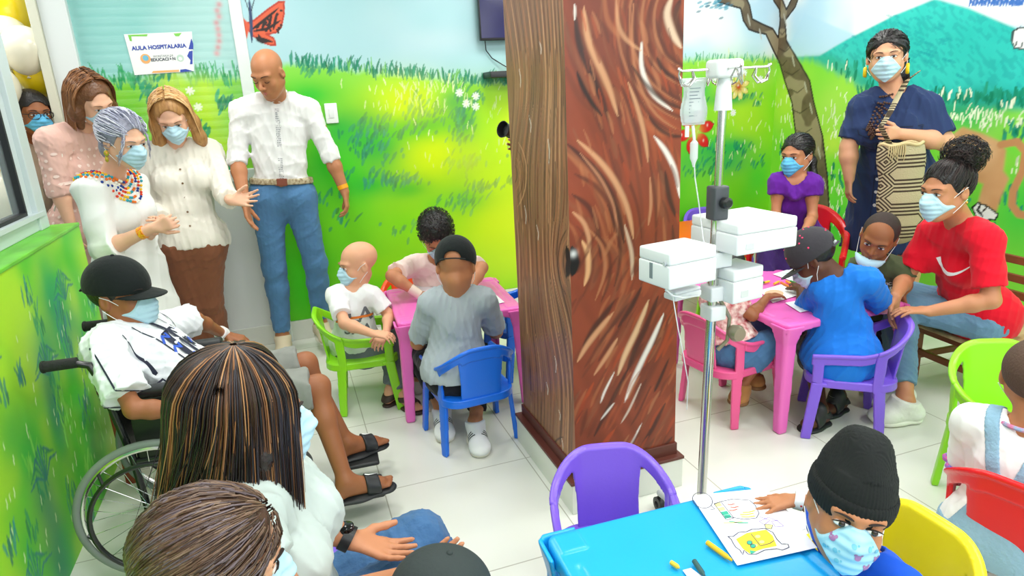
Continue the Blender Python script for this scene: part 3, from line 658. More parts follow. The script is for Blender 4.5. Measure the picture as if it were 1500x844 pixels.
fam([(845, 205), (880, 235), (905, 270), (922, 310), (928, 350)], .013, TAN, .9, DK, 14, 6)
fam([(850, 225), (880, 260), (900, 300), (906, 350)], .007, (220, 150, 110), .5)
fam([(842, 255), (872, 270), (895, 300), (900, 340)], .011, DK2, .8, None); fam([(838, 285), (862, 300), (876, 330), (880, 380)], .012, DK, .7); fam([(838, 310), (856, 325), (864, 350), (862, 380)], .010, TAN, .8); fam([(905, 210), (915, 250), (935, 300), (940, 350)], .008, DK2, .7)
fam([(852, 352), (862, 370), (862, 400), (856, 418)], .012, (222, 168, 120), .9); fam([(862, 335), (884, 360), (888, 400), (872, 440)], .008, TAN2, .8, DK2, -8)
fam([(890, 300), (906, 340), (910, 380), (900, 420)], .009, DK, .6); fam([(915, 330), (926, 370), (926, 410)], .009, (214, 186, 160), .8)
fam([(950, 230), (958, 270), (962, 320), (960, 370)], .008, DK2, .7); fam([(952, 260), (954, 300), (950, 330)], .007, TAN, .6)
fam([(898, 458), (880, 480), (860, 505), (846, 530)], .013, TAN, .9, DK, -8, -22); fam([(905, 495), (890, 520), (870, 550)], .010, TAN, .8, DK2, -6, -20)
fam([(950, 440), (935, 480), (915, 520), (905, 550)], .014, (220, 180, 140), .9, DK, -14, -6); fam([(972, 460), (955, 500), (930, 550), (915, 590)], .013, WH, .95, None); fam([(940, 420), (925, 450), (905, 480)], .012, DK, .8)
fam([(980, 525), (965, 560), (958, 575)], .009, DK, .85); fam([(900, 545), (885, 575), (880, 590)], .006, WH, .9); fam([(940, 560), (922, 600), (910, 620)], .006, (214, 196, 180), .8, DK2, -14)
fam([(920, 540), (895, 590), (870, 640)], .012, DK, .8); fam([(975, 590), (955, 630), (935, 660)], .012, DK, .8); fam([(940, 620), (925, 650), (915, 660)], .006, WH, .9); fam([(900, 590), (880, 615)], .006, WH, .8); fam([(900, 630), (880, 655)], .010, OR, .8)
fam([(985, 640), (968, 660), (950, 690)], .012, DK, .7); fam([(985, 470), (975, 500), (960, 530)], .012, OR, .7); fam([(870, 560), (855, 590), (845, 620)], .010, OR, .8); fam([(860, 600), (850, 640)], .01, DK2, .6)
fam([(940, 380), (955, 400), (975, 395)], .008, DK2, .6); fam([(985, 330), (988, 370), (980, 420)], .010, DK, .6)
for k in range(80):
    x = 842 + rnd.random() * 155; y = rnd.random() * 700
    if y < 330: d = (6 + 10 * rnd.random(), 34)
    else: d = (-22, 34)
    FS.append(([(x, y), (x + d[0] * .5, y + d[1] * .5), (x + d[0] * .8, y + d[1])], .004 + .006 * rnd.random(), rnd.choice([DK2, TAN2, OR, DK2, (140, 60, 34), (126, 52, 30)]), .55))
_base = list(FS); EX = []
for (p_, w_, c_, a_) in _base:
    if len(p_) < 3: continue
    for _ in range(2): dx_ = rnd.choice([-1, 1]) * rnd.uniform(9, 24); EX.append((sh(p_, dx_, rnd.uniform(-14, 14)), w_ * rnd.uniform(.7, 1.5), rnd.choice([(96, 50, 36), (184, 112, 72), (70, 40, 32), (120, 56, 34), (172, 84, 48), (134, 84, 58)]), .42))
FS = EX + _base
F = Canvas(PX0, PX1, .175, 2.4, .0045); bark(F, pf, (142, 64, 38), (112, 52, 36), FS, 91)
F.stroke([pf(838, 362), pf(842, 385), pf(838, 404)], .022, (14, 12, 14)); F.blob(*pf(840, 372), .012, .012, (220, 220, 220), .9)
LS = []
for k in range(30):
    x0 = 746 + k * 3.3; ph = .12 * k; pts = []
    for y in range(-15, 740, 28):
        bulge = -14 * math.exp(-((y - 250) / 90.0) ** 2) * math.exp(-((x0 - 760) / 26.0) ** 2) + 10 * math.exp(-((y - 385) / 60.0) ** 2) * math.exp(-((x0 - 826) / 16.0) ** 2) * -1.6 + 14 * math.exp(-((y - 560) / 90.0) ** 2) * math.exp(-((x0 - 790) / 30.0) ** 2)
        pts.append((x0 + y * .020 + 7 * math.sin(y / 130.0 + ph) + bulge + (10 if y < 120 else 0) * (1 - y / 120.0) * -1, y))
    n_ = len(pts)
    for j in range(0, n_ - 3, rnd.choice([3, 4])):
        e = min(n_, j + rnd.randint(5, 9)); LS.append((pts[j:e], .004 + .004 * rnd.random(), [DK, TAN2, (112, 78, 56), TAN, DK2, (160, 116, 84)][(k + j) % 6], .75))
for r_ in (14, 26, 38, 50): LS.append((whorl(824, 690, r_, 170, 275, .45), .006, [DK, (200, 190, 180), DK2, TAN2][r_ // 12 % 4], .8)); LS.append((whorl(834, 385, r_, 100, 260, .35), .006, [DK, TAN2][r_ // 12 % 2], .7)); LS.append((whorl(752, 255, r_, -70, 70, .4), .005, [TAN, DK, TAN2, DK2][r_ // 12 % 4], .8))
for (x, y, l_) in ((760, 100, 30), (775, 170, 26), (790, 60, 22), (802, 200, 40), (768, 300, 30), (786, 330, 24), (812, 520, 26), (800, 560, 20), (822, 640, 26), (818, 600, 16)): LS.append(([(x, y), (x + 3, y + l_ / 2), (x + 2, y + l_)], .0035, WH, .85))
LF = Canvas(PY0, PY1, .175, 2.4, .005); bark(LF, pl, (152, 106, 76), (126, 82, 58), LS, 95)
LF.stroke([pl(830, 362), pl(834, 385), pl(830, 404)], .03, (14, 12, 14))
bk = mat_vcol('painted bark', .38, .35, bump=.05, bscale=30)
pil = MB().box((PX0 + .002, PY0 + .002, 0), (PX1 - .002, PY1 - .002, 2.76)).build('pillar', mat('brown pillar core', (120, 58, 40), .5)); tag(pil, 'square pillar painted as brown swirling tree bark', 'pillar', kind='structure')
link('painted_front', F.mesh('painted_front', lambda u, z: np.stack([u, np.full_like(u, PY0), z], 1)), bk, pil, False)
link('painted_side', LF.mesh('painted_side', lambda u, z: np.stack([np.full_like(u, PX0), u, z], 1), True), bk, pil, False)
MB().box((PX0 - .03, PY0 - .03, 0), (PX1 + .02, PY1 + .02, .12), bev=.003).build('pillar_skirting', skirt, pil)
MB().box((PX0 - .034, PY0 - .034, .12), (PX1 + .024, PY1 + .024, .132), bev=.002).box((PX0 - .008, PY0 - .008, .13), (PX1 + .008, PY1 + .008, .178), bev=.002).build('pillar_base_board', mat('dark brown board', (92, 44, 34), .5), pil)
# ================================================================ people
def lerp(a, b, t): return np.asarray(a) * (1 - t) + np.asarray(b) * t
def frame(f, u=(0, 0, 1)):
    "rows: left, forward, up of a head or torso that looks along f"
    f = nrm(f); u = np.asarray(u, float); u = nrm(u - f * (u @ f)); l = np.cross(u, f); return np.array([l, f, u])
SK = dict(fair=(236, 184, 154), light=(226, 168, 134), tan=(188, 126, 88), olive=(196, 134, 98), brown=(156, 98, 64), dark=(118, 70, 48), deep=(92, 54, 40))
def skin(k): return mat('skin ' + k, SK[k], .48, bump=.03, bscale=220, var=.07, vscale=18, spec=.35, sss=.06)
def cloth(n, rgb, rough=.85, var=.05, bump=.25, bscale=14, **kw): return mat('cloth ' + n, rgb, rough, bump=bump, bscale=bscale, var=var, vscale=6, spec=.15, sheen=.1, **kw)
M_WHITE_EYE = mat('eye white', (236, 232, 228), .25); M_IRIS = mat('dark iris', (38, 22, 16), .12, spec=.8); M_LIP = mat('lips', (176, 96, 86), .45); M_LIPD = mat('dark lips', (120, 66, 58), .45)
M_BROW = mat('eyebrow', (38, 26, 22), .8); M_MASK = mat('surgical mask blue', (184, 220, 236), .75, var=.05, vscale=30, bump=.15, bscale=40); M_MASKC = mat('surgical mask bright blue', (96, 186, 232), .75, var=.05, vscale=30)
M_LOOP = mat('white elastic', (240, 242, 244), .6)

class Head:
    "local metres, x = its left, y = face, z = up, origin at the middle of the head"
    def __init__(s, c, f, u=(0, 0, 1), k=1.0, child=0.0, wide=1.0, jaw=1.0):
        s.c, s.R, s.k, s.ch, s.wd, s.jw = np.array(c, float), frame(f, u), k, child, wide, jaw
    def W(s, x, y, z): return s.c + s.k * (x * s.R[0] + y * s.R[1] + z * s.R[2])
    def L(s, P): return (np.asarray(P) - s.c) @ s.R.T / s.k
    def prims(s, G, ears=True, mouth=True):
        k, ch, W, R = s.k, s.ch, s.W, s.R; w = s.wd
        G.ell(W(0, -.014, .036 + .004 * ch), np.array([.075 * w + .004 * ch, .094 + .002 * ch, .080]) * k, R, k=.01 * k)
        G.ell(W(0, .022, -.028), np.array([.060 * w, .066, (.086 - .006 * ch)]) * k, R, k=.03 * k)
        for q in (-1, 1):
            G.cone(W(q * .052 * w, -.004, -.045 + .008 * ch), W(q * .018, .052, -.090 + .012 * ch), .020 * k, .018 * k, k=.03 * k)
            G.ell(W(q * .034 * w, .056, -.030), np.array([.024, .022, .028 - .002 * ch]) * k * (1 + .12 * ch), R, k=.02 * k)
        G.ell(W(0, .062 - .004 * ch, -.094 + .012 * ch), np.array([.022, .019, .017]) * k * s.jw, R, k=.02 * k)
        for q in (-1, 1): G.cone(W(q * .046 * w, .070, .026), W(q * .012, .084, .025), .009 * k, .009 * k, k=.018 * k)
        for q in (-1, 1): G.ell(W(q * .032, .094, .008), np.array([.019, .014, .0125]) * k, R, k=.012 * k, op='s')
        for q in (-1, 1): G.ell(W(q * .032, .073, .007), np.array([.0155, .0135, .0125]) * k, R, k=.003 * k)
        nl = .112 - .008 * ch
        G.cone(W(0, .082, .012), W(0, nl, -.026), .007 * k, .0105 * k, k=.010 * k)
        for q in (-1, 1): G.ell(W(q * .012, nl - .014, -.031), np.array([.009, .010, .008]) * k, R, k=.006 * k)
        G.ell(W(0, .082, -.060), np.array([.026, .012, .018]) * k, R, k=.012 * k)
        if ears:
            for q in (-1, 1):
                G.ell(W(q * .079 * w, -.008, -.002), np.array([.008, .018, .030]) * k, R @ np.array(Matrix.Rotation(q * .25, 3, 'Z')), k=.005 * k)
                G.ell(W(q * .086 * w, -.003, .002), np.array([.006, .009, .016]) * k, R, k=.004 * k, op='s')
        return G
    def features(s, par, brow=M_BROW, lips=M_LIP, eyes='open', mouth=True, smile=0.0, browz=0.0, lashes=True):
        k, W, R = s.k, s.W, s.R; e = 1 + .18 * s.ch
        for q in (-1, 1):
            if eyes == 'open':
                S().ell(W(q * .032, .0815, .007), A(.0130 * e, .0066, .0058 * e) * k, R).build('eye', M_WHITE_EYE, par, vox=.0014 * k, relax=1)
                pe = par.children[-1] if par.children else par
                S().ell(W(q * .0315, .0872, .0072), A(.0058 * e, .0030, .0058 * e) * k, R).build('iris', M_IRIS, par, vox=.0012 * k)
            if lashes:
                mb = MB(); pts = [W(q * (.032 + t * .0155 * e), .0885 - abs(t) ** 2 * .007, (.007 if eyes == 'open' else .001) + (1 if eyes == 'open' else -1) * .0062 * e * (1 - t * t * .9)) for t in np.linspace(-1, 1, 7)]
                mb.tube(pts, [.0006 * k, .0013 * k, .0016 * k, .0016 * k, .0016 * k, .0013 * k, .0006 * k], 6).build('eyelashes', brow, par, True)
            mb = MB(); pts = [W(q * (.014 + t * .036), .0935 - .016 * t * t + .001, .0265 + browz + .006 * math.sin(t * 2.6) - .002 * t) for t in np.linspace(0, 1, 8)]
            mb.tube(pts, [.0018 * k, .0034 * k, .0036 * k, .0034 * k, .003 * k, .0025 * k, .0018 * k, .0008 * k], 8, flat=.6).build('eyebrow', brow, par, True)
        if mouth:
            g = S(); z0 = -.060
            for q in (-1, 1):
                g.cone(W(0, .0955, z0 + .0028), W(q * .021, .085, z0 + .0015 + smile), .0036 * k, .0012 * k, k=.003 * k)
                g.cone(W(0, .0945, z0 - .0042), W(q * .019, .085, z0 - .0005 + smile), .0046 * k, .0012 * k, k=.003 * k)
            g.build('lips', lips, par, vox=.0016 * k)
        return par
    def mask(s, par, m=M_MASK, low=0.0, loops=True, name='face_mask', dy=0.0, pat=None):
        "a draped surgical mask from the bridge of the nose to under the chin"
        k, W, R = s.k, s.W, s.R; G = S(); s.prims(G, ears=False)
        H = G
        zt, zb = .010 + low, -.112 + low * .5 + .006 * s.ch
        def f(P):
            l = s.L(P); d = H(P)
            # a smoother drape: the front is pulled over nose and chin
            e = np.sqrt((l[:, 0] / .056) ** 2 + ((l[:, 1] - .022 - dy) / .092) ** 2 + ((l[:, 2] - low + .047) / .078) ** 2)
            dr = (e - 1) * .056 * k
            h = np.clip(.5 + .5 * (dr - (d - .004 * k)) / (.02 * k), 0, 1); base = dr + ((d - .004 * k) - dr) * h - .02 * k * h * (1 - h)
            pl = .0011 * k * np.sin((l[:, 2] - low) * 2 * math.pi / .021) * (np.abs(l[:, 0]) < .05)
            top = l[:, 2] - (zt - 3.2 * np.maximum(np.abs(l[:, 0]) - .012, 0) ** 1.35 * 1.0)
            bot = (zb + 1.6 * np.abs(l[:, 0]) ** 1.2) - l[:, 2]
            back = (.020 - l[:, 1]) + .0 * l[:, 0]
            return np.maximum.reduce([base + pl, top * k, bot * k, back * k, -(base + .012 * k)])
        c = W(0, .06, -.05 + low); GM = S().fun(f, c - .11 * k, c + .11 * k); GM.build(name, m, par, vox=.0022 * max(k, .8), relax=2)
        if loops:
            for q in (-1, 1):
                for (z0, ze) in ((-.004 + low, .022), (-.078 + low * .7, -.026)):
                    xw = .080 * s.wd; mb = MB(); mb.tube([W(q * .062 * s.wd, .030, z0 - (0.012 if z0 > -.03 else 0)), W(q * (xw - .001), .012, (z0 * .5 + ze * .5)), W(q * (xw + .006), -.016, ze)], .0013 * k, 6).build('ear_loop', M_LOOP, par, True)
        return GM
    def hair_base(s, G, t=.010, front=(.066, .066), slope=(.77, -.64), k=.006, low=-.06, hl=.076):
        "hair shell: an inflated skull with a rounded hairline that thins out towards the face"
        kk = s.k; r0 = (np.array([.0755 * s.wd + .004 * s.ch, .094, .081]) + t); cc = np.array([0, -.016 - .62 * t, .038 + .25 * t])
        def el(l, c, r): q = (l - c) / r; k0 = np.sqrt((q * q).sum(1)); k1 = np.sqrt(((q / r) ** 2).sum(1)) + 1e-9; return k0 * (k0 - 1) / k1
        def f(P):
            l = s.L(P); d = el(l, cc, r0)
            face = el(l, A(0, .098, -.006), A(.064 * s.wd, .078, hl + .006)); low_ = low - l[:, 2]
            side = (l[:, 1] - .030) * .92 - (l[:, 2] - .012) * .40
            fr = np.where(l[:, 2] < .045, side, -1.0)
            return np.maximum.reduce([d, -face, low_, fr]) * kk
        c = s.W(0, 0, .02); G.fun(f, c - .15 * kk, c + .15 * kk, k=k); return G
    def cap(s, par, m, mb_=None, backwards=False, brim=True, brimlen=.07, strap=True, name='cap', tilt=0.0, t=.012, z0=.018):
        k, W, R = s.k, s.W, s.R; sg = -1 if backwards else 1
        T = np.array(Matrix.Rotation(tilt, 3, 'X')); 
        def V(x, y, z): q = T @ A(x, y, z - .03); return W(q[0], q[1], q[2] + .03)
        Rr = T.T @ R if False else (np.array([V(1, 0, 0) - V(0, 0, 0), V(0, 1, 0) - V(0, 0, 0), V(0, 0, 1) - V(0, 0, 0)]) / k)
        G = S(); G.ell(V(0, -.014, .042), (A(.0785 * s.wd + .003 * s.ch, .098, .088) + t) * k, Rr, cut=[(V(0, 0, z0), -Rr[2])])
        G.ell(V(0, -.014, .036), (A(.0765 * s.wd + .003 * s.ch, .095, .082) + t * .55) * k, Rr, op='s', k=.002)
        if strap: # opening with a strap on the side away from the brim
            G.ell(V(0, -sg * .105 - .014, z0 + .012), A(.036, .05, .024) * k, Rr, op='s', k=.003)
        o = G.build(name, m, par, vox=.003, relax=1)
        if strap:
            pts = [V(math.sin(a) * (.0815 * s.wd + .003 * s.ch + t), -.014 - sg * math.cos(a) * (.099 + t), z0 + .002) for a in np.linspace(-.6, .6, 9)]
            MB().tube(pts, .006 * k, 8, flat=.5).build('strap', m, par, True)
        MB().ball(V(0, -.014, .042 + .088 + t), A(.007, .007, .005) * k).build('button', m, par, True)
        if brim:
            G2 = S(); ax = .070 * k
            def f(P):
                l = ((P - V(0, 0, 0)) @ Rr.T) / k; y = sg * (l[:, 1] + .014) ; x = l[:, 0]
                zc = z0 + .004 - 2.6 * x * x - .10 * np.maximum(y - .07, 0)
                outer = np.sqrt((x / .076) ** 2 + (np.maximum(y - .060, 0) / (.046 + brimlen)) ** 2) - 1
                inner = np.sqrt((x / (.083 * s.wd)) ** 2 + (y / .101) ** 2) - 1
                return np.maximum.reduce([np.abs(l[:, 2] - zc) - .0022, outer * .06, -inner * .09, .03 - y]) * k * .8
            c = V(0, sg * .12, z0); G2.fun(f, c - .12 * k, c + .12 * k).build('brim', mb_ or m, par, vox=.0024, relax=1)
        return V

def hand(G, wr, d, pn, s=1.0, curl=0.35, spread=0.12, thumb=1, tcurl=.3, lens=None, k=.004):
    """palm and five fingers from the wrist; d: towards the fingers, pn: out of the palm, thumb: +1 / -1 side (along d x pn)"""
    d = nrm(d); pn = nrm(np.asarray(pn, float) - d * (np.asarray(pn, float) @ d)); sd = np.cross(d, pn) * thumb
    wr = np.asarray(wr, float); pl = .085 * s
    G.cone(wr, wr + d * .02 * s, .021 * s, .022 * s, k=.01, flat=(pn, .72))
    for i, o_ in enumerate((-.027, -.009, .009, .027)):
        G.cone(wr + d * .018 * s + sd * o_ * .55 * s, wr + d * (pl - abs(i - 2) * .004 * s) + sd * o_ * s, .0135 * s, .0115 * s, k=.010 * s, flat=(pn, .85))
    L = lens or (.058, .070, .076, .068); L = L[::1]; cl = curl if hasattr(curl, '__len__') else (curl,) * 4
    for i, o_ in enumerate((-.029, -.010, .010, .029)):   # little .. index
        b = wr + d * (pl - (.010 * s if i == 0 else .002 * s)) + sd * o_ * s; a0 = cl[i] * .8
        dv = nrm(d + sd * (o_ / .03) * spread); p = b; ln = L[i] * s; r0 = (.0078, .0086, .0088, .0086)[i] * s
        for j, fr in enumerate((.42, .31, .27)):
            a0n = a0 if j == 0 else a0 + cl[i] * (1.0 if j == 1 else 1.7)
            v = nrm(dv * math.cos(a0n) + pn * math.sin(a0n)); q = p + v * ln * fr; G.cone(p, q, r0 * (1 - .08 * j), r0 * (1 - .08 * (j + 1)), k=k * s if j else .006 * s); p = q
    tb = wr + d * .028 * s + sd * .020 * s; td = nrm(d * .62 + sd * .72 + pn * (.25 + tcurl * .3)); t1 = tb + td * .036 * s; td2 = nrm(d * (.8) + sd * (.45 - tcurl * .6) + pn * (.2 + tcurl * .5)); t2 = t1 + td2 * .030 * s; t3 = t2 + nrm(td2 + pn * tcurl * .3) * .024 * s
    G.cone(wr + d * .012 * s, tb, .014 * s, .015 * s, k=.012 * s); G.chain([tb, t1, t2, t3], [.0135 * s, .0108 * s, .0098 * s, .0080 * s], k=.006 * s)
    return G

def axes_of(J):
    up = nrm(J['neck'] - J['pel']); l = J['shL'] - J['shR']; l = nrm(l - up * (l @ up)); return l, np.cross(up, l) * -1 if False else np.cross(l, up) * -1, up
def torso_axes(J):
    up = nrm(J['neck'] - J['pel']); l = J['shL'] - J['shR']; l = nrm(l - up * (l @ up)); f = np.cross(up, l); f = -f if f @ J.get('F', f) < 0 else f
    return l, f, up
def body(J, s=1.0, g=1.0, fem=0.0, inf=0.0, arms=True, legs=True, G=None, bellyk=1.0, child=0.0, torso=True):
    "torso, arms and legs; inf inflates for clothing"
    G = G or S(); l, f, up = torso_axes(J); R = np.array([l, f, up]); P, N = J['pel'], J['neck']; i = inf; H = np.linalg.norm(N - P); hs = np.linalg.norm(J['shL'] - J['shR']) / 2
    if torso:
        G.ell(lerp(P, N, .02) - f * .012 * s, A(.158 * g * s, .108 * g * s, .115 * s) + i, R, k=.05 * s)
        G.ell(lerp(P, N, .34) + f * .006 * s * bellyk, A((.132 - .012 * fem) * g * s, .096 * g * s * bellyk, H * .27) + i, R, k=.06 * s)
        G.ell(lerp(P, N, .66), A((hs * .86), .100 * g ** .5 * s, H * .27) + i, R, k=.06 * s)
        G.cone(lerp(lerp(P, N, .88), J['shR'], .72), lerp(lerp(P, N, .88), J['shL'], .72), .055 * s + i, k=.05 * s)
        G.cone(J['shR'], lerp(J['shR'], N, .55), .050 * s * g ** .4 + i, .050 * s + i, k=.04 * s); G.cone(J['shL'], lerp(J['shL'], N, .55), .050 * s * g ** .4 + i, .050 * s + i, k=.04 * s)
        if fem:
            for q in (-1, 1): G.ell(lerp(P, N, .64) + f * .082 * s * g ** .5 + l * q * .072 * s * g ** .5, A(.066, .058, .064) * s * fem * g ** .6 + i, R, k=.04 * s)
        for q in ('L', 'R'):
            if 'hip' + q in J: G.ell(lerp(J['hip' + q], P, .25) - f * .05 * s, A(.085, .085, .10) * s * g + i, R, k=.05 * s)
    return G
def arm(G, J, q, s=1.0, g=1.0, i=0.0, k=.02):
    a, b, c = J['sh' + q], J['el' + q], J['wr' + q]; G.cone(a, b, .047 * s * g + i, .036 * s * g + i, k=.035 * s); G.ell(lerp(a, b, .4), A(.043, .043, .043) * s * g + i, k=.03 * s)
    m = lerp(b, c, .3); G.cone(b, m, .036 * s * g + i, .038 * s * g + i, k=k); G.cone(m, c, .038 * s * g + i, .025 * s * g ** .5 + i, k=k)
def leg(G, J, q, s=1.0, g=1.0, i=0.0):
    a, b, c = J['hip' + q], J['kn' + q], J['an' + q]; G.cone(a, b, .082 * s * g + i, .055 * s * g + i, k=.05 * s)
    bk = nrm(np.cross(np.cross(nrm(b - a), nrm(c - b)), nrm(c - b))); bk = -J['F'] if np.linalg.norm(np.cross(b - a, c - b)) < 1e-4 else bk
    m = lerp(b, c, .32) - J['F'] * .012 * s; G.cone(b, m, .052 * s * g + i, .053 * s * g + i, k=.03 * s); G.cone(m, c, .053 * s * g + i, .034 * s * g ** .5 + i, k=.03 * s)
def foot(G, J, q, s=1.0, i=0.0, toes=False):
    a, t = J['an' + q], J['toe' + q]; u = A(0, 0, 1) if 'footup' not in J else J['footup']; d = nrm(t - a - u * ((t - a) @ u)); h = a - u * .055 * s
    sole = a + u * ((t - a) @ u)
    G.cone(a, sole - d * .035 * s + u * .02 * s, .032 * s + i, .026 * s + i, k=.02); G.cone(sole - d * .035 * s + u * .02 * s, t - d * .05 * s + u * .012 * s, .029 * s + i, .030 * s + i, k=.02, flat=(u, .75)); G.cone(a, t - d * .07 * s + u * .02 * s, .031 * s + i, .024 * s + i, k=.03)
    if toes:
        sd = np.cross(u, d) * (1 if q == 'L' else -1)
        for n_, (o_, r_, b_) in enumerate(((-.026, .0125, .0), (-.009, .0095, -.002), (.006, .009, -.008), (.019, .0085, -.014), (.031, .008, -.022))):
            b0 = t - d * .045 * s + sd * o_ * s + u * .010 * s; G.cone(b0, b0 + d * (.045 + b_) * s - u * .002, r_ * s, r_ * s * .95, k=.004)
    else: G.ell(t - d * .045 * s + u * .012 * s, A(.038, .050, .018) * s + i, np.array([np.cross(d, u), d, u]), k=.02)

def sleeve(G, J, q, frac, s=1.0, g=1.0, i=.010, flare=.003, k=.03, cuff=None):
    "cut cleanly at frac of the way: 0..1 upper arm, 1..2 forearm"
    a, b, c = J['sh' + q], J['el' + q], J['wr' + q]
    if frac <= 1:
        e = lerp(a, b, frac); dr = nrm(b - a); G.cone(a, e + dr * .05, .049 * s * g + i, (.049 - .010 * frac) * s * g + i + flare, k=k * s, cut=(e, dr))
    else:
        G.cone(a, b, .048 * s * g + i, .038 * s * g + i, k=k * s); e = lerp(b, c, frac - 1); dr = nrm(c - b); G.cone(b, e + dr * .04, .038 * s * g + i, (.038 - .012 * (frac - 1)) * s * g + i + flare, k=.02 * s, cut=(e, dr))
def folds(amp=.004, f=(26, 26, 12), seed=0):
    "soft ridged creases"
    r = np.random.RandomState(seed); W_ = [(r.randn(3) * np.array(f) * (1 + .35 * j), r.rand() * 6.28, r.randn(3) * 9) for j in range(5)]
    def d(P):
        v = 0
        for k_, ph, w_ in W_: v = v + (1 - np.abs(np.sin(P @ k_ + ph + 1.6 * np.sin(P @ w_ + ph * 2)))) ** 2.2 - .25
        return -v * amp * .75
    return d
def shirt(J, par, m, s=1.0, g=1.0, fem=0.0, slv=(.6, .6), i=.011, hem=None, name='shirt', vox=.006, neckr=.062, amp=.004, seed=1, flare=.003, bellyk=1.0, bottom=-.12, vneck=0.0, child=0.0, extra=None, tuck=False):
    l, f, up = torso_axes(J); G = body(J, s, g, fem, i, bellyk=bellyk, child=child)
    Rt = np.array([l, f, up])
    if not tuck: G.ell(J['pel'] - f * .010 * s, A(.158 * g * s, .110 * g * s, .13 * s) + i + .009, Rt, k=.05 * s)
    for q in 'LR':
        if 'hip' + q in J and not tuck: G.ell(lerp(J['hip' + q], J['pel'], .25) - f * .05 * s, A(.085, .085, .10) * s * g + i + .009, Rt, k=.05 * s)
    if bottom < -.12:
        R = np.array([l, f, up]); e = J['pel'] + up * bottom * s
        G.cone(lerp(J['pel'], J['neck'], .2), e - up * .05, .15 * s * g + i, .165 * s * g + i, k=.05, flat=(f, .68))
    if extra: extra(G)
    for q, fr in zip('LR', slv):
        if fr: sleeve(G, J, q, fr, s, g, i, flare)
    G.plane(J['pel'] + up * bottom * s, -up, 'i')
    n0 = J['neck'] + up * .02 * s; fu = nrm(up + f * .35)
    G.cone(n0 - fu * .015 * s, n0 + fu * .2, neckr * s, neckr * s * 1.35, op='s', k=.008)
    if vneck: G.cone(J['neck'] + f * (.085 * s) + up * .03, J['neck'] + f * .13 * s - up * vneck, .045 * s, .012 * s, op='s', k=.01)
    o = G.build(name, m, par, vox=vox, disp=folds(amp, seed=seed) if amp else None); return G
def trousers(J, par, m, s=1.0, g=1.0, i=.012, end=(.97, .97), name='trousers', vox=.006, amp=.004, seed=3, flare=0.0, top=.12, waist=True, extra=None):
    l, f, up = torso_axes(J); G = S(); R = np.array([l, f, up]); P, N = J['pel'], J['neck']
    G.ell(P + up * .0 - f * .012 * s, A(.158 * g * s, .108 * g * s, .12 * s) + i, R, k=.05 * s, cut=(P + up * top * s, up))
    for q, e_ in zip('LR', end):
        a, b, c = J['hip' + q], J['kn' + q], J['an' + q]
        G.ell(lerp(a, P, .25) - f * .05 * s, A(.085, .085, .10) * s * g + i, R, k=.05 * s)
        if e_ <= .5: e = lerp(a, b, e_ * 2); dr = nrm(b - a); G.cone(a, e + dr * .04, .084 * s * g + i, (.084 - .024 * e_ * 2) * s * g + i + flare, k=.05 * s, cut=(e, dr)); continue
        G.cone(a, b, .084 * s * g + i, .058 * s * g + i, k=.05 * s); t = (e_ - .5) * 2; e = lerp(b, c, t); dr = nrm(c - b)
        m_ = lerp(b, c, .3) - J['F'] * .008 * s; G.cone(b, m_, .056 * s * g + i, .055 * s * g + i, k=.03 * s); G.cone(m_, e + dr * .03, .055 * s * g + i, .042 * s * g + i + flare, k=.03 * s, cut=(e, dr))
    if extra: extra(G)
    G.build(name, m, par, vox=vox, disp=folds(amp, seed=seed)); return G
def decal(G, pts2, o, ux, uy, nout, lift=.0015, reach=.12, name='print', m=None, par=None, sub=None, smooth=True):
    "flat print laid onto a garment: pts2 = list of (verts2d, faces); vertices are dropped onto the surface G along -nout"
    nout = nrm(nout); V = []; F = []
    for vs, fs in pts2:
        b = len(V); V += [np.asarray(o) + np.asarray(ux) * a + np.asarray(uy) * c for a, c in vs]; F += [tuple(b + i for i in f_) for f_ in fs]
    V = np.array(V) + nout * reach
    for _ in range(60): V = V - nout * np.clip(G(V) - lift, -.01, .02)[:, None] * .8
    bad = np.abs(G(V) - lift) > .006; F = [f_ for f_ in F if not any(bad[i] for i in f_)]
    if not F: return None
    me = bpy.data.meshes.new(name); me.from_pydata(V.tolist(), [], F); me.update(); return link(name, me, m, par, smooth)
def ribbon2(pts, w):
    "flat 2-D polyline ribbon for decals"
    P = [np.array(p, float) for p in pts]; Q = []
    for i in range(len(P) - 1):
        n = max(1, int(np.linalg.norm(P[i + 1] - P[i]) / .006)); Q += [lerp(P[i], P[i + 1], j / n) for j in range(n)]
    Q.append(P[-1]); vs = []; W_ = w if hasattr(w, '__len__') else [w] * 2
    for i, p in enumerate(Q):
        t = Q[min(i + 1, len(Q) - 1)] - Q[max(i - 1, 0)]; t = t / (np.linalg.norm(t) + 1e-9); n = np.array([-t[1], t[0]]); ww = (W_[0] + (W_[1] - W_[0]) * i / max(1, len(Q) - 1)) / 2; vs += [p + n * ww, p - n * ww]
    return vs, [(2 * i, 2 * i + 1, 2 * i + 3, 2 * i + 2) for i in range(len(Q) - 1)]
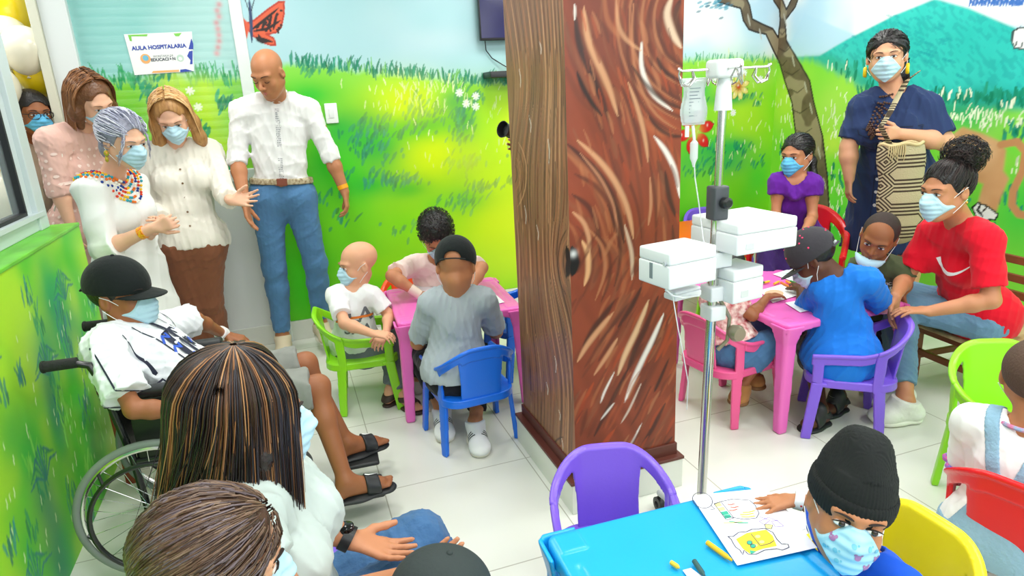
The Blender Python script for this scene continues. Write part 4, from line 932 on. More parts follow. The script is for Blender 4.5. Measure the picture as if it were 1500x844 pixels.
def text2(s_, size, bold=0.0):
    c = bpy.data.curves.new('t', 'FONT'); c.body = s_; c.size = size; c.align_x = 'CENTER'; c.align_y = 'CENTER'; c.offset = bold; c.resolution_u = 3
    o = bpy.data.objects.new('t', c); COL.objects.link(o); dg = bpy.context.evaluated_depsgraph_get(); me = bpy.data.meshes.new_from_object(o.evaluated_get(dg))
    bm = bmesh.new(); bm.from_mesh(me); bmesh.ops.triangulate(bm, faces=bm.faces)
    for _ in range(3):
        es = [e for e in bm.edges if e.calc_length() > .008]
        if not es: break
        bmesh.ops.subdivide_edges(bm, edges=es, cuts=1); bmesh.ops.triangulate(bm, faces=bm.faces)
    bm.verts.index_update(); r = ([(v.co.x, v.co.y) for v in bm.verts], [[v.index for v in f.verts] for f in bm.faces]); bm.free()
    bpy.data.objects.remove(o); bpy.data.curves.remove(c); bpy.data.meshes.remove(me); return r
def disc2(r, n=16, rx=1.0): return [(0, 0)] + [(r * rx * math.cos(2 * math.pi * k / n), r * math.sin(2 * math.pi * k / n)) for k in range(n)], [(0, 1 + k, 1 + (k + 1) % n) for k in range(n)]
SWOOSH = [(-.5, .10), (-.42, -.02), (-.30, -.10), (-.16, -.10), (.0, -.04), (.5, .18), (.0, .02), (-.16, -.01), (-.30, .0), (-.36, .06), (-.38, .16)]
def poly2(pts, sc=1.0, sx=1.0):
    bm = bmesh.new(); vs = [bm.verts.new((p[0] * sc * sx, p[1] * sc, 0)) for p in pts]; bm.faces.new(vs); bmesh.ops.triangulate(bm, faces=bm.faces)
    for _ in range(3): bmesh.ops.subdivide_edges(bm, edges=[e for e in bm.edges if e.calc_length() > .01], cuts=1); bmesh.ops.triangulate(bm, faces=bm.faces)
    bm.verts.index_update(); r = ([(v.co.x, v.co.y) for v in bm.verts], [[v.index for v in f.verts] for f in bm.faces]); bm.free(); return r

def strands(paths, par, name, m, w=.0016, cols=None, n=4, taper=True):
    "many fine locks of hair, one mesh; paths is a list of point lists, cols the colour of each"
    V = []; F = []; C = []; b = 0
    for pi, P in enumerate(paths):
        P = np.asarray(P, float); k = len(P); T = np.gradient(P, axis=0); T /= np.linalg.norm(T, axis=1)[:, None] + 1e-9
        ref = np.array([.3, .5, .8]); u = np.cross(T, ref); u /= np.linalg.norm(u, axis=1)[:, None] + 1e-9; v = np.cross(T, u);
        r = w * (1 - .75 * np.linspace(0, 1, k) ** 3) if taper else np.full(k, w)
        ring = [P + (u * math.cos(a) + v * math.sin(a)) * r[:, None] for a in [2 * math.pi * j / n for j in range(n)]]
        V.append(np.stack(ring, 1).reshape(-1, 3)); i = np.arange(k - 1)[:, None] * n; j = np.arange(n)[None]; j2 = (j + 1) % n
        F.append(np.stack([b + i + j, b + i + j2, b + i + n + j2, b + i + n + j], -1).reshape(-1, 4)); b += k * n
        if cols is not None: C.append(np.tile(LN(cols[pi])[None], (k * n, 1)))
    me = mesh_np(name, np.concatenate(V), np.concatenate(F), np.concatenate(C) if cols is not None else None)
    return link(name, me, m, par)
M_HAIR = lambda n: mat_vcol('hair ' + n, .38, .45)
def hcols(n, pal, rr):
    return [np.clip(np.array(pal[rr.randint(len(pal))]) + rr.randn() * 8, 2, 255) for _ in range(n)]
def comb_paths(H, target, n, rr, t=.012, lift=0.0, zmin=-.05, jitter=.004, yfront=.07):
    "hair combed over the skull from the hairline to a point (local coordinates)"
    out = []; T = np.array(target, float)
    while len(out) < n:
        d = rr.randn(3); d /= np.linalg.norm(d); p = d * (np.array([.0755 * H.wd, .094, .081]) + t * .8) + np.array([0, -.016 - .5 * t, .038])
        if (p[0] / (.060 * H.wd)) ** 2 + ((p[1] - .098) / .074) ** 2 + ((p[2] + .006) / .078) ** 2 < 1 or (p[2] < .045 and (p[1] - .03) * .92 - (p[2] - .012) * .4 > 0) or p[2] < zmin: continue
        pts = []
        for u in np.linspace(0, 1, 9):
            q = lerp(p, T, u); c = np.array([0, -.016, .038]); e = (q - c) / (np.array([.0755 * H.wd, .094, .081]) + t + .004 * math.sin(u * 3)); L_ = np.linalg.norm(e)
            if u < .93: q = c + (q - c) / max(L_, 1e-6)
            pts.append(H.W(*(q + rr.randn(3) * jitter * .3)))
        out.append(pts)
    return out
def short_hair(H, par, m, t=.006, amp=.0, front=(.070, .070), low=-.055, name='hair', curl=False):
    G = H.hair_base(S(), t=t, front=front, low=low); 
    for q in (-1, 1): G.ell(H.W(q * .081 * H.wd, -.004, -.008), A(.014, .022, .036) * H.k, H.R, op='s', k=.002)
    dsp = None
    if curl: dsp = lambda P: curl * (np.sin(P[:, 0] * 420) * np.sin(P[:, 1] * 400 + 1) * np.sin(P[:, 2] * 430))
    return G.build(name, m, par, vox=.003, disp=dsp, relax=0 if curl else 1)
def on_ray(px, py, par, L, side):
    "the point seen at a pixel that lies a limb's length from its parent joint, on the near or the far side"
    r = nrm(ray(px, py)); w = par - CAM; t = float(w @ r); c = CAM + r * t; d2 = L * L - float((par - c) @ (par - c))
    if d2 <= 0 or side == 'm': return c if d2 <= 0 or side == 'm' else c
    return c + r * math.sqrt(d2) * (-1 if side == 'n' else 1)
PAR = dict(pel=('neck', .50), head=('neck', .195), shL=('neck', .175), shR=('neck', .175), elL=('shL', .29), elR=('shR', .29), wrL=('elL', .25), wrR=('elR', .25),
           hipL=('pel', .10), hipR=('pel', .10), knL=('hipL', .42), knR=('hipR', .42), anL=('knL', .40), anR=('knR', .40), toeL=('anL', .19), toeR=('anR', .19), haL=('wrL', .15), haR=('wrR', .15))
def pose(F, s=1.0, hk=1.0, **kw):
    J = {'F': nrm(F)}
    for n in ('neck', 'pel', 'head', 'shL', 'shR', 'elL', 'elR', 'wrL', 'wrR', 'haL', 'haR', 'hipL', 'hipR', 'knL', 'knR', 'anL', 'anR', 'toeL', 'toeR'):
        if n not in kw: continue
        v = kw[n]
        if len(v) == 4 and v[3] == 'w': J[n] = np.array(v[:3], float); continue      # a place in the room
        if len(v) == 4 and v[3] == 'o': J[n] = J[PAR[n][0]] + np.array(v[:3], float); continue   # offset from the parent joint
        if isinstance(v[2], str): J[n] = on_ray(v[0], v[1], J[PAR[n][0]], PAR[n][1] * (hk if n == 'head' else s), v[2])
        else: J[n] = at(*v)
    return J
def make_body(root, J, H, sk, s=1.0, g=1.0, fem=0.0, hL=None, hR=None, legs=True, toes=(False, False), vox=.006, child=0.0, neck=.052, armg=1.0, name='body', arms=(1, 1), legg=1.0, feet=True, bellyk=1.0, ears=True):
    G = body(J, s, g, fem, 0.0, child=child, bellyk=bellyk); n0 = J['neck']
    G.cone(n0 - nrm(n0 - J['pel']) * .02, H.W(0, -.022, -.055), neck * 1.08 * s, neck * s * .95, k=.025 * s)
    H.prims(G, ears=ears)
    for q, on in zip('LR', arms):
        if on: arm(G, J, q, s, armg)
    if legs:
        for q in 'LR':
            leg(G, J, q, s, legg)
            if feet: foot(G, J, q, s, toes=toes[0] if q == 'L' else toes[1])
    for q, h in (('L', hL), ('R', hR)):
        if h: hand(G, J['wr' + q], h['d'], h['pn'], h.get('s', s), h.get('curl', .35), h.get('spread', .12), h.get('thumb', 1), h.get('tcurl', .3), h.get('lens'))
    G.build(name, sk, root, vox=vox); return G
def shoe(J, q, par, m, sole, s=1.0, i=.012, name='shoe', high=.0):
    G = S(); foot(G, J, q, s, i); a, t = J['an' + q], J['toe' + q]; u = A(0, 0, 1) if 'footup' not in J else J['footup']; d = nrm(t - a - u * ((t - a) @ u))
    G.plane(a + u * (.012 + high), u + d * -.25, 'i'); b = a + u * ((t - a) @ u) - u * (.010 * s); G.plane(b, -u, 'i')
    o = G.build(name, m, par, vox=.005)
    sd = np.cross(u, d); S2 = S(); S2.cone(b - d * .035 * s, b + d * .05 * s, .034 * s + i * .6, .036 * s + i * .6, k=.02, flat=(u, .38)); S2.cone(b + d * .05 * s, t - d * .045 * s + u * ((b - t) @ u), .036 * s + i * .6, .043 * s + i * .6, k=.03, flat=(u, .34))
    S2.build('sole', sole, o, vox=.004); return o, G, (u, d, sd)
def slipper(J, q, par, m, s=1.0, name='sandal', bands=1, toeband=True):
    a, t = J['an' + q], J['toe' + q]; u = A(0, 0, 1) if 'footup' not in J else J['footup']; d = nrm(t - a - u * ((t - a) @ u)); b = a + u * ((t - a) @ u) - u * .018 * s
    S2 = S(); S2.cone(b - d * .04 * s, b + d * .05 * s, .040 * s, .041 * s, k=.02, flat=(u, .34)); S2.cone(b + d * .05 * s, t - d * .03 * s + u * ((b - t) @ u), .042 * s, .047 * s, k=.03, flat=(u, .32)); o = S2.build(name, m, par, vox=.004)
    G = S(); foot(G, J, q, s, .009); p0 = t - d * .085 * s
    for k in range(bands): G2 = G if k == 0 else None
    G.plane(p0 + d * .028 * s, d, 'i'); G.plane(p0 - d * .032 * s, -d, 'i'); G.plane(b + u * .0, -u, 'i'); G.build('strap', m, o, vox=.004)
    if bands > 1:
        G = S(); foot(G, J, q, s, .008); c = a - u * .02; G.plane(c + d * .0 + u * .018, u - d * .2, 'i'); G.plane(c - u * .012, -u + d * .2, 'i'); G.build('ankle_strap', m, o, vox=.004)
    return o, G, (u, d, np.cross(u, d), p0)
def person(loc, label, group=None): return empty('person', (float(loc[0]), float(loc[1]), 0), label, 'person', group)
def glance(J): 
    for a_, (b_, L_) in PAR.items():
        if a_ in J and b_ in J: print('   ', a_, round(float(np.linalg.norm(J[a_] - J[b_])), 3), 'want', L_, np.round(J[a_], 2))
# ================================================================ plastic furniture
def plastic(n, rgb): return mat('plastic ' + n, rgb, .3, bump=.04, bscale=90, spec=.5, var=.03)
PL = dict(green=plastic('lime green', (146, 222, 30)), blue=plastic('blue', (24, 112, 232)), purple=plastic('purple', (128, 92, 222)), pink=plastic('pink', (238, 92, 150)), yellow=plastic('yellow', (246, 226, 22)),
          red=plastic('red', (224, 26, 34)), magenta=plastic('magenta pink', (240, 110, 196)), cyan=plastic('cyan blue', (28, 172, 240)), orange=plastic('orange', (246, 84, 30)))
CW, CD = .185, .165            # half width, radius of the rounded back
def u_curve(P):
    "arc length and distance along the U of back and arms: back at -y"
    x, y = P[:, 0], P[:, 1]; rr = .115; yb = -CD; cx = CW - rr; cyy = yb + rr
    qa = math.pi / 2 * rr
    ax = np.abs(x); sgn = np.where(x < 0, -1, 1)
    # straight back: |x|<cx ; corner ; straight side
    sx = np.where(ax < cx, ax, 0); out_s = np.where(ax < cx, ax, cx); d = y - yb
    dd = -(y - yb)
    corner = (ax >= cx) & (y < cyy); side = (ax >= cx) & (y >= cyy)
    ang = np.arctan2(ax - cx, -(y - cyy) + 1e-9); rad = np.hypot(ax - cx, y - cyy)
    s_ = np.where(corner, cx + ang * rr, out_s); dist = np.where(corner, rad - rr, -(y - yb))
    s_ = np.where(side, cx + qa + (y - cyy), s_); dist = np.where(side, ax - CW, dist)
    inn = (ax < cx) & (y >= cyy); dist = np.where(inn, -(y - yb), dist)
    return s_, dist, sgn
S_BACK = (CW - .115); S_CORN = S_BACK + math.pi / 2 * .115; S_END = S_CORN + .245
def chair_parts(zs=.285, ztop=.555, zarm=.435, slotw=1.0, panel=.105):
    "one moulded chair: returns signed-distance shapes for its parts, seat front towards +y"
    def warp(P):
        z = P[:, 2]; k = 1 + .16 * (np.maximum(zs - z, 0) / zs) + .02; Q = P.copy(); Q[:, 0] = P[:, 0] / (1 + .10 * np.maximum(zs - z, 0) / zs); back = P[:, 1] < 0
        rec = .14 * np.maximum(z - zs, 0)            # the back leans
        Q[:, 1] = P[:, 1] + np.where(P[:, 1] < .08, rec * np.clip((.08 - P[:, 1]) / .16, 0, 1), 0) - .0
        Q[:, 1] = np.where(z < zs, Q[:, 1] / (1 + .22 * (zs - z) / zs), Q[:, 1]); return Q
    def rail_z(s_):
        t = sst(.05, S_CORN + .06, s_); return ztop * (1 - t) + zarm * t - .012 * (1 - t) * 0 - .012 * (s_ > S_CORN) * (s_ - S_CORN) / .2 + .010 * np.cos(np.clip(s_ / .12, 0, 1.57)) 
    def shell(P, region):
        Q = warp(P); s_, d, sg = u_curve(Q); z = P[:, 2]; zr = rail_z(s_)
        rw = .024 + .008 * (s_ < .1); rail = np.maximum(np.abs(z - (zr - rw)) - rw, s_ - S_END) ; th_r = .0085
        rail3 = np.maximum(rail, np.abs(d) - th_r); lip = np.hypot(d - .008, z - zr + .004) - .0105; lip = np.maximum(lip, s_ - S_END)
        pan = np.maximum.reduce([s_ - (panel + .18 * np.maximum(z - .38, 0) ** 1.3), zs - .03 - z, z - zr]); pan3 = np.maximum(pan, np.abs(d + .004) - .005)
        outer = np.maximum.reduce([np.abs(s_ - (S_CORN - .035 + .02 * (z - zs) / .2)) - .022, zs - .03 - z, z - zr]); outer3 = np.maximum(outer, np.abs(d) - .008)
        fz = np.maximum.reduce([np.abs(s_ - (S_END - .030 - .02 * (z < zs))) - .024, z - zr + .0]); front3 = np.maximum(fz, np.abs(d) - .010)
        fl = np.minimum(front3, np.hypot(d - .006, s_ - (S_END - .008)) - .011 + 10 * (z > zr)); 
        bl = np.maximum.reduce([np.abs(s_ - (S_CORN - .045)) - .026 + .010 * np.maximum(zs - z, 0) / zs, z - zs + .01]); bl3 = np.maximum(bl, np.abs(d + .003) - .011)
        fl2 = np.maximum(np.maximum(np.abs(s_ - (S_END - .032)) - .026 + .008 * np.maximum(zs - z, 0) / zs, z - zs), np.abs(d) - .011)
        body_ = {'back': np.minimum.reduce([np.maximum(np.minimum(rail3, lip), s_ - S_CORN), pan3, outer3]),
                 'arm': np.maximum(np.minimum.reduce([np.maximum(np.minimum(rail3, lip), S_CORN - s_), np.maximum(front3, zs - .02 - z)]), -sg * 0 - 1)}
        if region in ('back',): return body_['back'] * .8
        if region in ('armL', 'armR'): return np.maximum(body_['arm'], (Q[:, 0] if region == 'armL' else -Q[:, 0])) * .8
        sgx = {'L': -1, 'R': 1}[region[-1]]; v = bl3 if region[:2] == 'bl' else fl2; v = np.maximum(v, -z)
        return np.maximum(v, -sgx * Q[:, 0]) * .8
    return shell, warp
def make_chair_meshes():
    sh_, warp = chair_parts(); lo = A(-.24, -.26, -.01); hi = A(.24, .22, .60); out = {}
    for nm, rg in (('backrest', 'back'), ('armrest', 'armL'), ('armrest', 'armR'), ('leg', 'flL'), ('leg', 'flR'), ('leg', 'blL'), ('leg', 'blR')):
        G = S().fun(lambda P, rg=rg: sh_(P, rg), lo, hi); out[rg] = (nm, G.mesh(nm, .0045, relax=2))
    def seat(P):
        Q = warp(P); ax = np.abs(Q[:, 0]); y = Q[:, 1]; r = .09; qx = np.maximum(ax - (CW - .008 - r), 0); qy = np.maximum(np.abs(y - .018) - (.185 - r), 0); pl = np.hypot(qx, qy) - r; pl = np.maximum(pl, np.maximum(ax - CW + .008, np.abs(y - .018) - .185))
        dip = .012 * np.clip(1 - (ax / .17) ** 2 - ((y - .02) / .17) ** 2, 0, 1); top = P[:, 2] - (.300 - dip - .012 * sst(.14, .2, y)); rim = np.maximum(np.abs(pl) - .009, np.abs(P[:, 2] - .280) - .020)
        return np.minimum(np.maximum.reduce([top, (.288 - dip - .012 * sst(.14, .2, y)) - P[:, 2], pl]), rim) * .8
    out['seat'] = ('seat', S().fun(seat, lo, hi).mesh('seat', .0045, relax=1))
    return out
_CH = make_chair_meshes()
def chair(color, loc, heading, label, group=None, scale=1.0, cat='chair'):
    "heading: degrees, the way a sitter would look (0 = +x, 90 = +y)"
    root = empty('plastic_chair', loc, label, cat, group or 'moulded plastic armchairs')
    root.rotation_euler = (0, 0, math.radians(heading - 90)); root.scale = (scale,) * 3
    for k, (nm, me) in _CH.items():
        o = bpy.data.objects.new(nm, me); COL.objects.link(o); o.parent = root
        if not me.materials: me.materials.append(None)
        o.material_slots[0].link = 'OBJECT'; o.material_slots[0].material = PL[color]
        me.polygons.foreach_set('use_smooth', np.ones(len(me.polygons), dtype=bool))
    return root
def make_table(color, loc, rz, label, W_=.60, D_=.60, h=.5, splay=.02, cat='table', group=None):
    root = empty('plastic_table', loc, label, cat, group or 'moulded plastic tables'); root.rotation_euler = (0, 0, math.radians(rz)); m = PL[color]; a, b = W_ / 2, D_ / 2
    def top(P):
        x, y, z = np.abs(P[:, 0]), np.abs(P[:, 1]), P[:, 2]; r = .03; qx = np.maximum(x - (a - r), 0); qy = np.maximum(y - (b - r), 0); pl = np.hypot(qx, qy) - r
        pl = np.where((qx == 0) & (qy == 0), np.maximum(x - a, y - b), pl); slab = np.maximum.reduce([pl, z - h, h - .014 - z])
        slab = np.maximum(slab, -(np.maximum(np.maximum(np.abs(x - (a - .065)) - .0, 0) * 0 + np.maximum(x - (a - .05), y - (b - .05)), h - .0025 - z)) if False else slab)
        # apron hangs lower towards the legs
        e = np.minimum(np.maximum(1 - (a - x) / .16, 0), 1); arch = .035 + .05 * np.maximum(0, 1 - (a - x) / .14) ** 2; arch2 = .035 + .05 * np.maximum(0, 1 - (b - y) / .14) ** 2
        ap = np.maximum.reduce([pl, -pl - .010, z - h + .004, np.where(a - x < b - y, h - arch2, h - arch) - z])
        # raised corner pads and a grip groove
        pad = np.maximum.reduce([np.maximum(np.abs(x - (a - .045)) - .035, np.abs(y - (b - .045)) - .035), z - h - .004, h - .01 - z])
        gr = np.maximum.reduce([np.abs(x - (a - .035)) - .009, y - (b - .12), h - .004 - z])
        return np.maximum(np.minimum(np.minimum(slab, ap), pad), -gr) * .85
    G = S().fun(top, A(-a - .02, -b - .02, h - .11), A(a + .02, b + .02, h + .02)); o = bpy.data.objects.new('tabletop', G.mesh('tabletop', .005, relax=1)); COL.objects.link(o); o.parent = root; o.data.materials.append(m); o.data.polygons.foreach_set('use_smooth', np.ones(len(o.data.polygons), dtype=bool))
    for sx in (-1, 1):
        for sy in (-1, 1):
            def lg(P, sx=sx, sy=sy):
                z = P[:, 2]; t = 1 - z / h; x = sx * P[:, 0] - (a - .032 + splay * t); y = sy * P[:, 1] - (b - .032 + splay * t); w_ = .032 - .010 * t + .02 * np.maximum(0, .18 - t) / .18
                q = np.maximum(np.abs(x) - w_, np.abs(y) - w_); ch = (x + y) * .7071 - w_ * 1.15; inn = np.maximum(x, y) - (w_ - .012)
                return np.maximum.reduce([q, ch, -(np.maximum(-x - 9, inn) if False else np.maximum(inn, -w_ - .02 - np.minimum(x, y))) , z - h + .008, -z]) * .9
            c = A(sx * (a - .02), sy * (b - .02), h / 2); G = S().fun(lg, c - A(.06 + splay, .06 + splay, h / 2 + .01), c + A(.06 + splay, .06 + splay, h / 2 + .01))
            o = bpy.data.objects.new('leg', G.mesh('leg', .005, relax=1)); COL.objects.link(o); o.parent = root; o.data.materials.append(m); o.data.polygons.foreach_set('use_smooth', np.ones(len(o.data.polygons), dtype=bool))
    return root
T_PINK = make_table('magenta', (.715, 3.14, 0), -3.5, 'pink square plastic table by the green wall, left of the pillar')
T_RIGHT = make_table('magenta', (2.21, 2.48, 0), 0, 'pink plastic table with drawings to the right of the drip stand', W_=.66, D_=.84)
T_BLUE = make_table('cyan', (.712, .905, 0), -2, 'light blue plastic table in the foreground with a coloured drawing', W_=.54, D_=.60)
CHAIR = {}
for key, a_ in dict(
    green=('green', (.235, 3.22, 0), -6, 'lime green plastic armchair with the bald child, by the left pink table', None, .90),
    blue=('blue', (.650, 2.60, 0), 94, 'blue plastic armchair seen from behind at the near side of the left pink table', None, .88),
    blue2=('blue', (1.15, 3.26, 0), 183, 'blue plastic armchair partly hidden behind the pillar, facing the left pink table', None, .9),
    orange=('orange', (.60, 3.58, 0), 268, 'orange plastic chair under the curly-haired boy', None, .9),
    empty=('purple', (.715, 1.345, 0), 254, 'empty purple plastic armchair in front of the pillar foot, behind the blue table', None, .88),
    pink=('pink', (1.81, 2.36, 0), 8, 'pink plastic armchair left of the right-hand pink table', None, .90),
    purple=('purple', (2.21, 2.015, 0), 140, 'purple plastic armchair under the boy in the blue T-shirt', None, .90),
    yellow=('yellow', (1.085, .90, 0), 180, 'yellow plastic armchair holding the toddler in the black beanie', None, .92),
    red=('red', (1.73, .955, 0), 14, 'red plastic armchair at the right edge under the child in dungarees', None, .95),
    girl=('red', (2.80, 3.02, 0), 222, 'red plastic chair under the girl in purple', None, 1.3),
    bench=('green', (2.26, 1.36, 0), 246, 'lime green plastic armchair in front of the wooden bench', None, .95),
    far=('green', (2.46, 3.18, 0), 268, 'lime green chair at the far side of the right-hand pink table', None, .9),
    far2=('purple', (2.98, 4.06, 0), 270, 'purple plastic chair far back behind the drip bag', None, 1.0),
    hairw=('purple', (-.06, 1.17, 0), 18, 'purple plastic chair under the long-haired woman', None, 1.1)).items():
    CHAIR[key] = chair(a_[0], a_[1], a_[2], a_[3], a_[4], a_[5])
make_table('orange', (2.56, 3.80, 0), 0, 'red-orange plastic table far back behind the drip stand', h=.52)
# ================================================================ drip stand and pumps
CHROME = mat('chrome steel', (206, 206, 202), .16, metal=1.0); WPL = mat('white medical plastic', (226, 230, 232), .38, var=.02, vscale=5); GPL = mat('pale grey plastic', (190, 196, 200), .4); DGR = mat('dark grey plastic', (66, 70, 76), .4); BLK = mat('black plastic', (22, 24, 26), .4)
ivb = at(1028, 718, 1.82); ivt = at(1062, 92, 1.82); IX, IY = ivb[0], ivb[1]; ax = (ivt - ivb) / (ivt[2] - ivb[2]); ax_p = lambda z: A(ivb[0] + ax[0] * (z - ivb[2]), ivb[1] + ax[1] * (z - ivb[2]), z)
iv = empty('drip_stand', (ax_p(0)[0], ax_p(0)[1], 0), 'tall chrome drip stand on wheels in front of the pillar', 'drip stand')
MB().tube([ax_p(.09), ax_p(1.16)], .0145, 20).build('pole', CHROME, iv, True)
MB().tube([ax_p(1.12), ax_p(1.50)], .0115, 20).build('upper_pole', CHROME, iv, True)
cl = MB(); c = ax_p(1.16); cl.box((c[0] - .024, c[1] - .022, c[2] - .045), (c[0] + .024, c[1] + .022, c[2] + .05), bev=.006).build('clamp', DGR, iv, True)
MB().lathe([(.004, 0), (.016, .004), (.016, .02), (.010, .026), (0, .026)], (c[0] + .004, c[1] - .022, c[2] + .005), 20, (0, -1, 0)).build('clamp_knob', BLK, cl and iv, True)
t = ax_p(1.50); MB().box((t[0] - .042, t[1] - .03, t[2] - .005), (t[0] + .042, t[1] + .03, t[2] + .042), bev=.010).build('head', WPL, iv, True)
MB().lathe([(.024, 0), (.020, .05), (.014, .09)], (t[0], t[1], t[2] - .088), 20).build('collar', WPL, iv, True)
def hook(dx, dy):
    "arm ending in a double ring"
    d = nrm(A(dx, dy, 0)); p = t + A(0, 0, .018); e = p + d * .115; n = A(-d[1], d[0], 0); mb = MB(); mb.tube([p + d * .03, e, e + d * .012 + A(0, 0, .006)], .0032, 8)
    for q in (-1, 1):
        mb.tube([e - d * .028 + n * q * .001, e - d * .034 + n * .010 * q - A(0, 0, .022), e - d * .018 + n * .012 * q - A(0, 0, .040), e + n * .008 * q - A(0, 0, .034), e + d * .008 - A(0, 0, .010), e + d * .004 + A(0, 0, .008)], .0026, 8)
    mb.build('hook', CHROME, iv, True); return e
e1 = hook(-.95, .25); e2 = hook(.95, -.25); hook(-.3, -.95); hook(.3, .95)
for k in range(5):
    a = k * 2 * math.pi / 5 + .3; c = ax_p(.06); e = A(c[0] + .25 * math.cos(a), c[1] + .25 * math.sin(a), .075)
    lg = MB().tube([A(c[0], c[1], .10), lerp(A(c[0], c[1], .095), e, .5) + A(0, 0, .012), e], [.020, .016, .012], 12).build('leg', GPL, iv, True)
    MB().lathe([(.012, -.011), (.027, -.010), (.027, .010), (.012, .011)], (e[0], e[1], .028), 20, (math.sin(a), -math.cos(a), 0)).tube([e, A(e[0], e[1], .04)], .006, 8).build('caster', BLK, lg, True)
MB().lathe([(.0, .0), (.045, .0), (.045, .03), (.02, .06), (.0, .06)], (ax_p(.08)[0], ax_p(.08)[1], .075), 24).build('hub', GPL, iv, True)
# drip bag
bg = empty('drip_bag', (e1[0], e1[1], 0), 'clear drip bag hanging from the left hook of the stand', 'drip bag')
top = at(1018, 114, 1.86); bot = at(1015, 184, 1.86); fwd = -HD
def bagf(P):
    q = P - (top + bot) / 2; x = q @ RV; z = q[:, 2]; y = q @ HD; hz_ = (top[2] - bot[2]) / 2; e = np.maximum(np.abs(x) - .034 + .004 * np.sin(z * 60), np.abs(z) - hz_)
    th = .014 * np.clip(1 - (x / .045) ** 2, 0, 1) * np.clip(1.1 - (z / hz_) ** 2 * .9, .1, 1) * (1.25 - z / hz_ * .5) + .002; d = np.maximum(e, np.abs(y) - th); return np.where(e > -.006, np.maximum(e, np.abs(y) - .002), d) * .7
gb = pane_mat('clear bag plastic', (226, 232, 234), .62, .12); c = (top + bot) / 2
o = S().fun(bagf, c - .08, c + .08).build('bag', gb, bg, vox=.0028)
G = S(); G.fun(lambda P: np.maximum(bagf(P) + .004, (P[:, 2] - c[2] - .03)), c - .08, c + .08).build('saline', pane_mat('saline', (200, 214, 220), .4, .05), o, vox=.003)
mb = MB()
for k in range(9): z = .035 - k * .009; mb.prism([(-.018, z), (.012 - .004 * (k % 3), z), (.012 - .004 * (k % 3), z + .002), (-.018, z + .002)], c - HD * .0185, RV, UP, .0006)
mb.build('bag_print', mat('pale grey print', (120, 130, 140), .6), o)
MB().tube([top + A(0, 0, -.002), lerp(top, e1 - A(0, 0, .035), .5) + RV * .006, e1 - A(0, 0, .037)], .003, 8).build('hanger', gb, bg, True)
d0 = at(1017, 205, 1.86); MB().tube([bot, d0], .0042, 10).tube([bot + RV * -.016, bot + RV * -.016 - UP * .03], .006, 10).build('bag_port', mat('white port', (236, 238, 240), .4), bg, True)
MB().lathe([(.004, .0), (.011, -.008), (.011, -.05), (.006, -.062), (.0025, -.075), (0, -.075)], d0, 18).build('drip_chamber', pane_mat('chamber', (232, 236, 238), .7), bg, True)
tp = [at(1017, 238, 1.86), at(1018, 260, 1.86), at(1024, 300, 1.85), at(1030, 350, 1.80), at(1040, 378, 1.74)]
MB().tube(sum([[lerp(tp[i], tp[i + 1], .0), lerp(tp[i], tp[i + 1], .5)] for i in range(4)], []) + [tp[-1]], .0019, 8).build('tube', gb, bg, True)
# pumps: casings clamped to the pole
def pump(label, cpx, h, size, yaw, z=None, win=(.25, .0), grp='white infusion pumps clamped on the drip stand', detail=0):
    c = at(cpx[0], cpx[1], h); root = empty('infusion_pump', (c[0], c[1], 0), label, 'infusion pump', grp)
    w_, d_, h_ = size; M = Matrix.Translation(c.tolist()) @ Matrix.Rotation(math.radians(yaw), 4, 'Z')
    MB().box((-w_ / 2, -d_ / 2, -h_ / 2), (w_ / 2, d_ / 2, h_ * .148), M=M, bev=.005).build('casing', WPL, root, True)
    MB().box((-w_ / 2 + .001, -d_ / 2 + .001, h_ * .15), (w_ / 2 - .001, d_ / 2 - .001, h_ / 2), M=M, bev=.006).build('lid', WPL, root, True)
    MB().box((-w_ / 2 + .03, -d_ / 2 - .0012, -h_ * .34), (-w_ / 2 + .058, -d_ / 2 + .002, -h_ * .14), M=M, bev=.0008).build('label_plate', mat('pale label', (206, 210, 212), .5), root)
    MB().box((w_ / 2 - .001, -d_ * .12, -h_ * .32), (w_ / 2 + .0012, -d_ * .02, h_ * .12), M=M, bev=.0008).build('display', mat('grey display strip', (120, 134, 140), .25), root)
    MB().lathe([(0, .0), (.006, .0), (.006, .003), (0, .003)], (M @ Vector((w_ / 2, d_ * .36, h_ * .2))), 12, (M.to_3x3() @ Vector((1, 0, 0)))).build('screw', GPL, root, True)
    if detail: MB().box((-w_ / 2 - .001, -d_ * .3, -h_ * .36), (-w_ / 2 + .002, -d_ * .06, h_ * .1), M=M).build('side_vent', GPL, root)
    return root, M
P1, M1 = pump('large white infusion pump, topmost on the drip stand', (1088, 337), 1.86, (.215, .20, .088), 4)
P2, M2 = pump('white infusion pump on the left side of the drip stand', (992, 385), 1.74, (.165, .13, .100), 188, detail=1)
P3, M3 = pump('lowest white infusion pump, right of the pole', (1076, 411), 1.84, (.118, .11, .100), 8)
P4, M4 = pump('small white socket unit under the left infusion pump', (1000, 428), 1.78, (.10, .05, .028), 10)
for z, w_ in ((1.0, .030), (.90, .024), (.84, .020)):
    c = ax_p(z); MB().box((c[0] - w_, c[1] - .028, z - .022), (c[0] + w_ + .012, c[1] + .03, z + .022), bev=.005).build('bracket', WPL, iv, True)
c = ax_p(.80); MB().tube([c + A(.02, -.01, .08), c + A(.05, -.02, .02), c + A(.045, -.02, -.05), c + A(.02, -.01, -.08)], .006, 8).lathe([(0, 0), (.02, 0), (.026, .02), (.02, .035), (0, .035)], c + A(.055, -.03, -.02), 16, (0, -1, 0)).build('bracket_lever', mat('worn metal', (160, 150, 130), .4, metal=.7), iv, True)
pts = [at(974, 410, 1.68), at(976, 425, 1.68), at(985, 433, 1.68), at(1000, 436, 1.70), at(1024, 433, 1.78)]
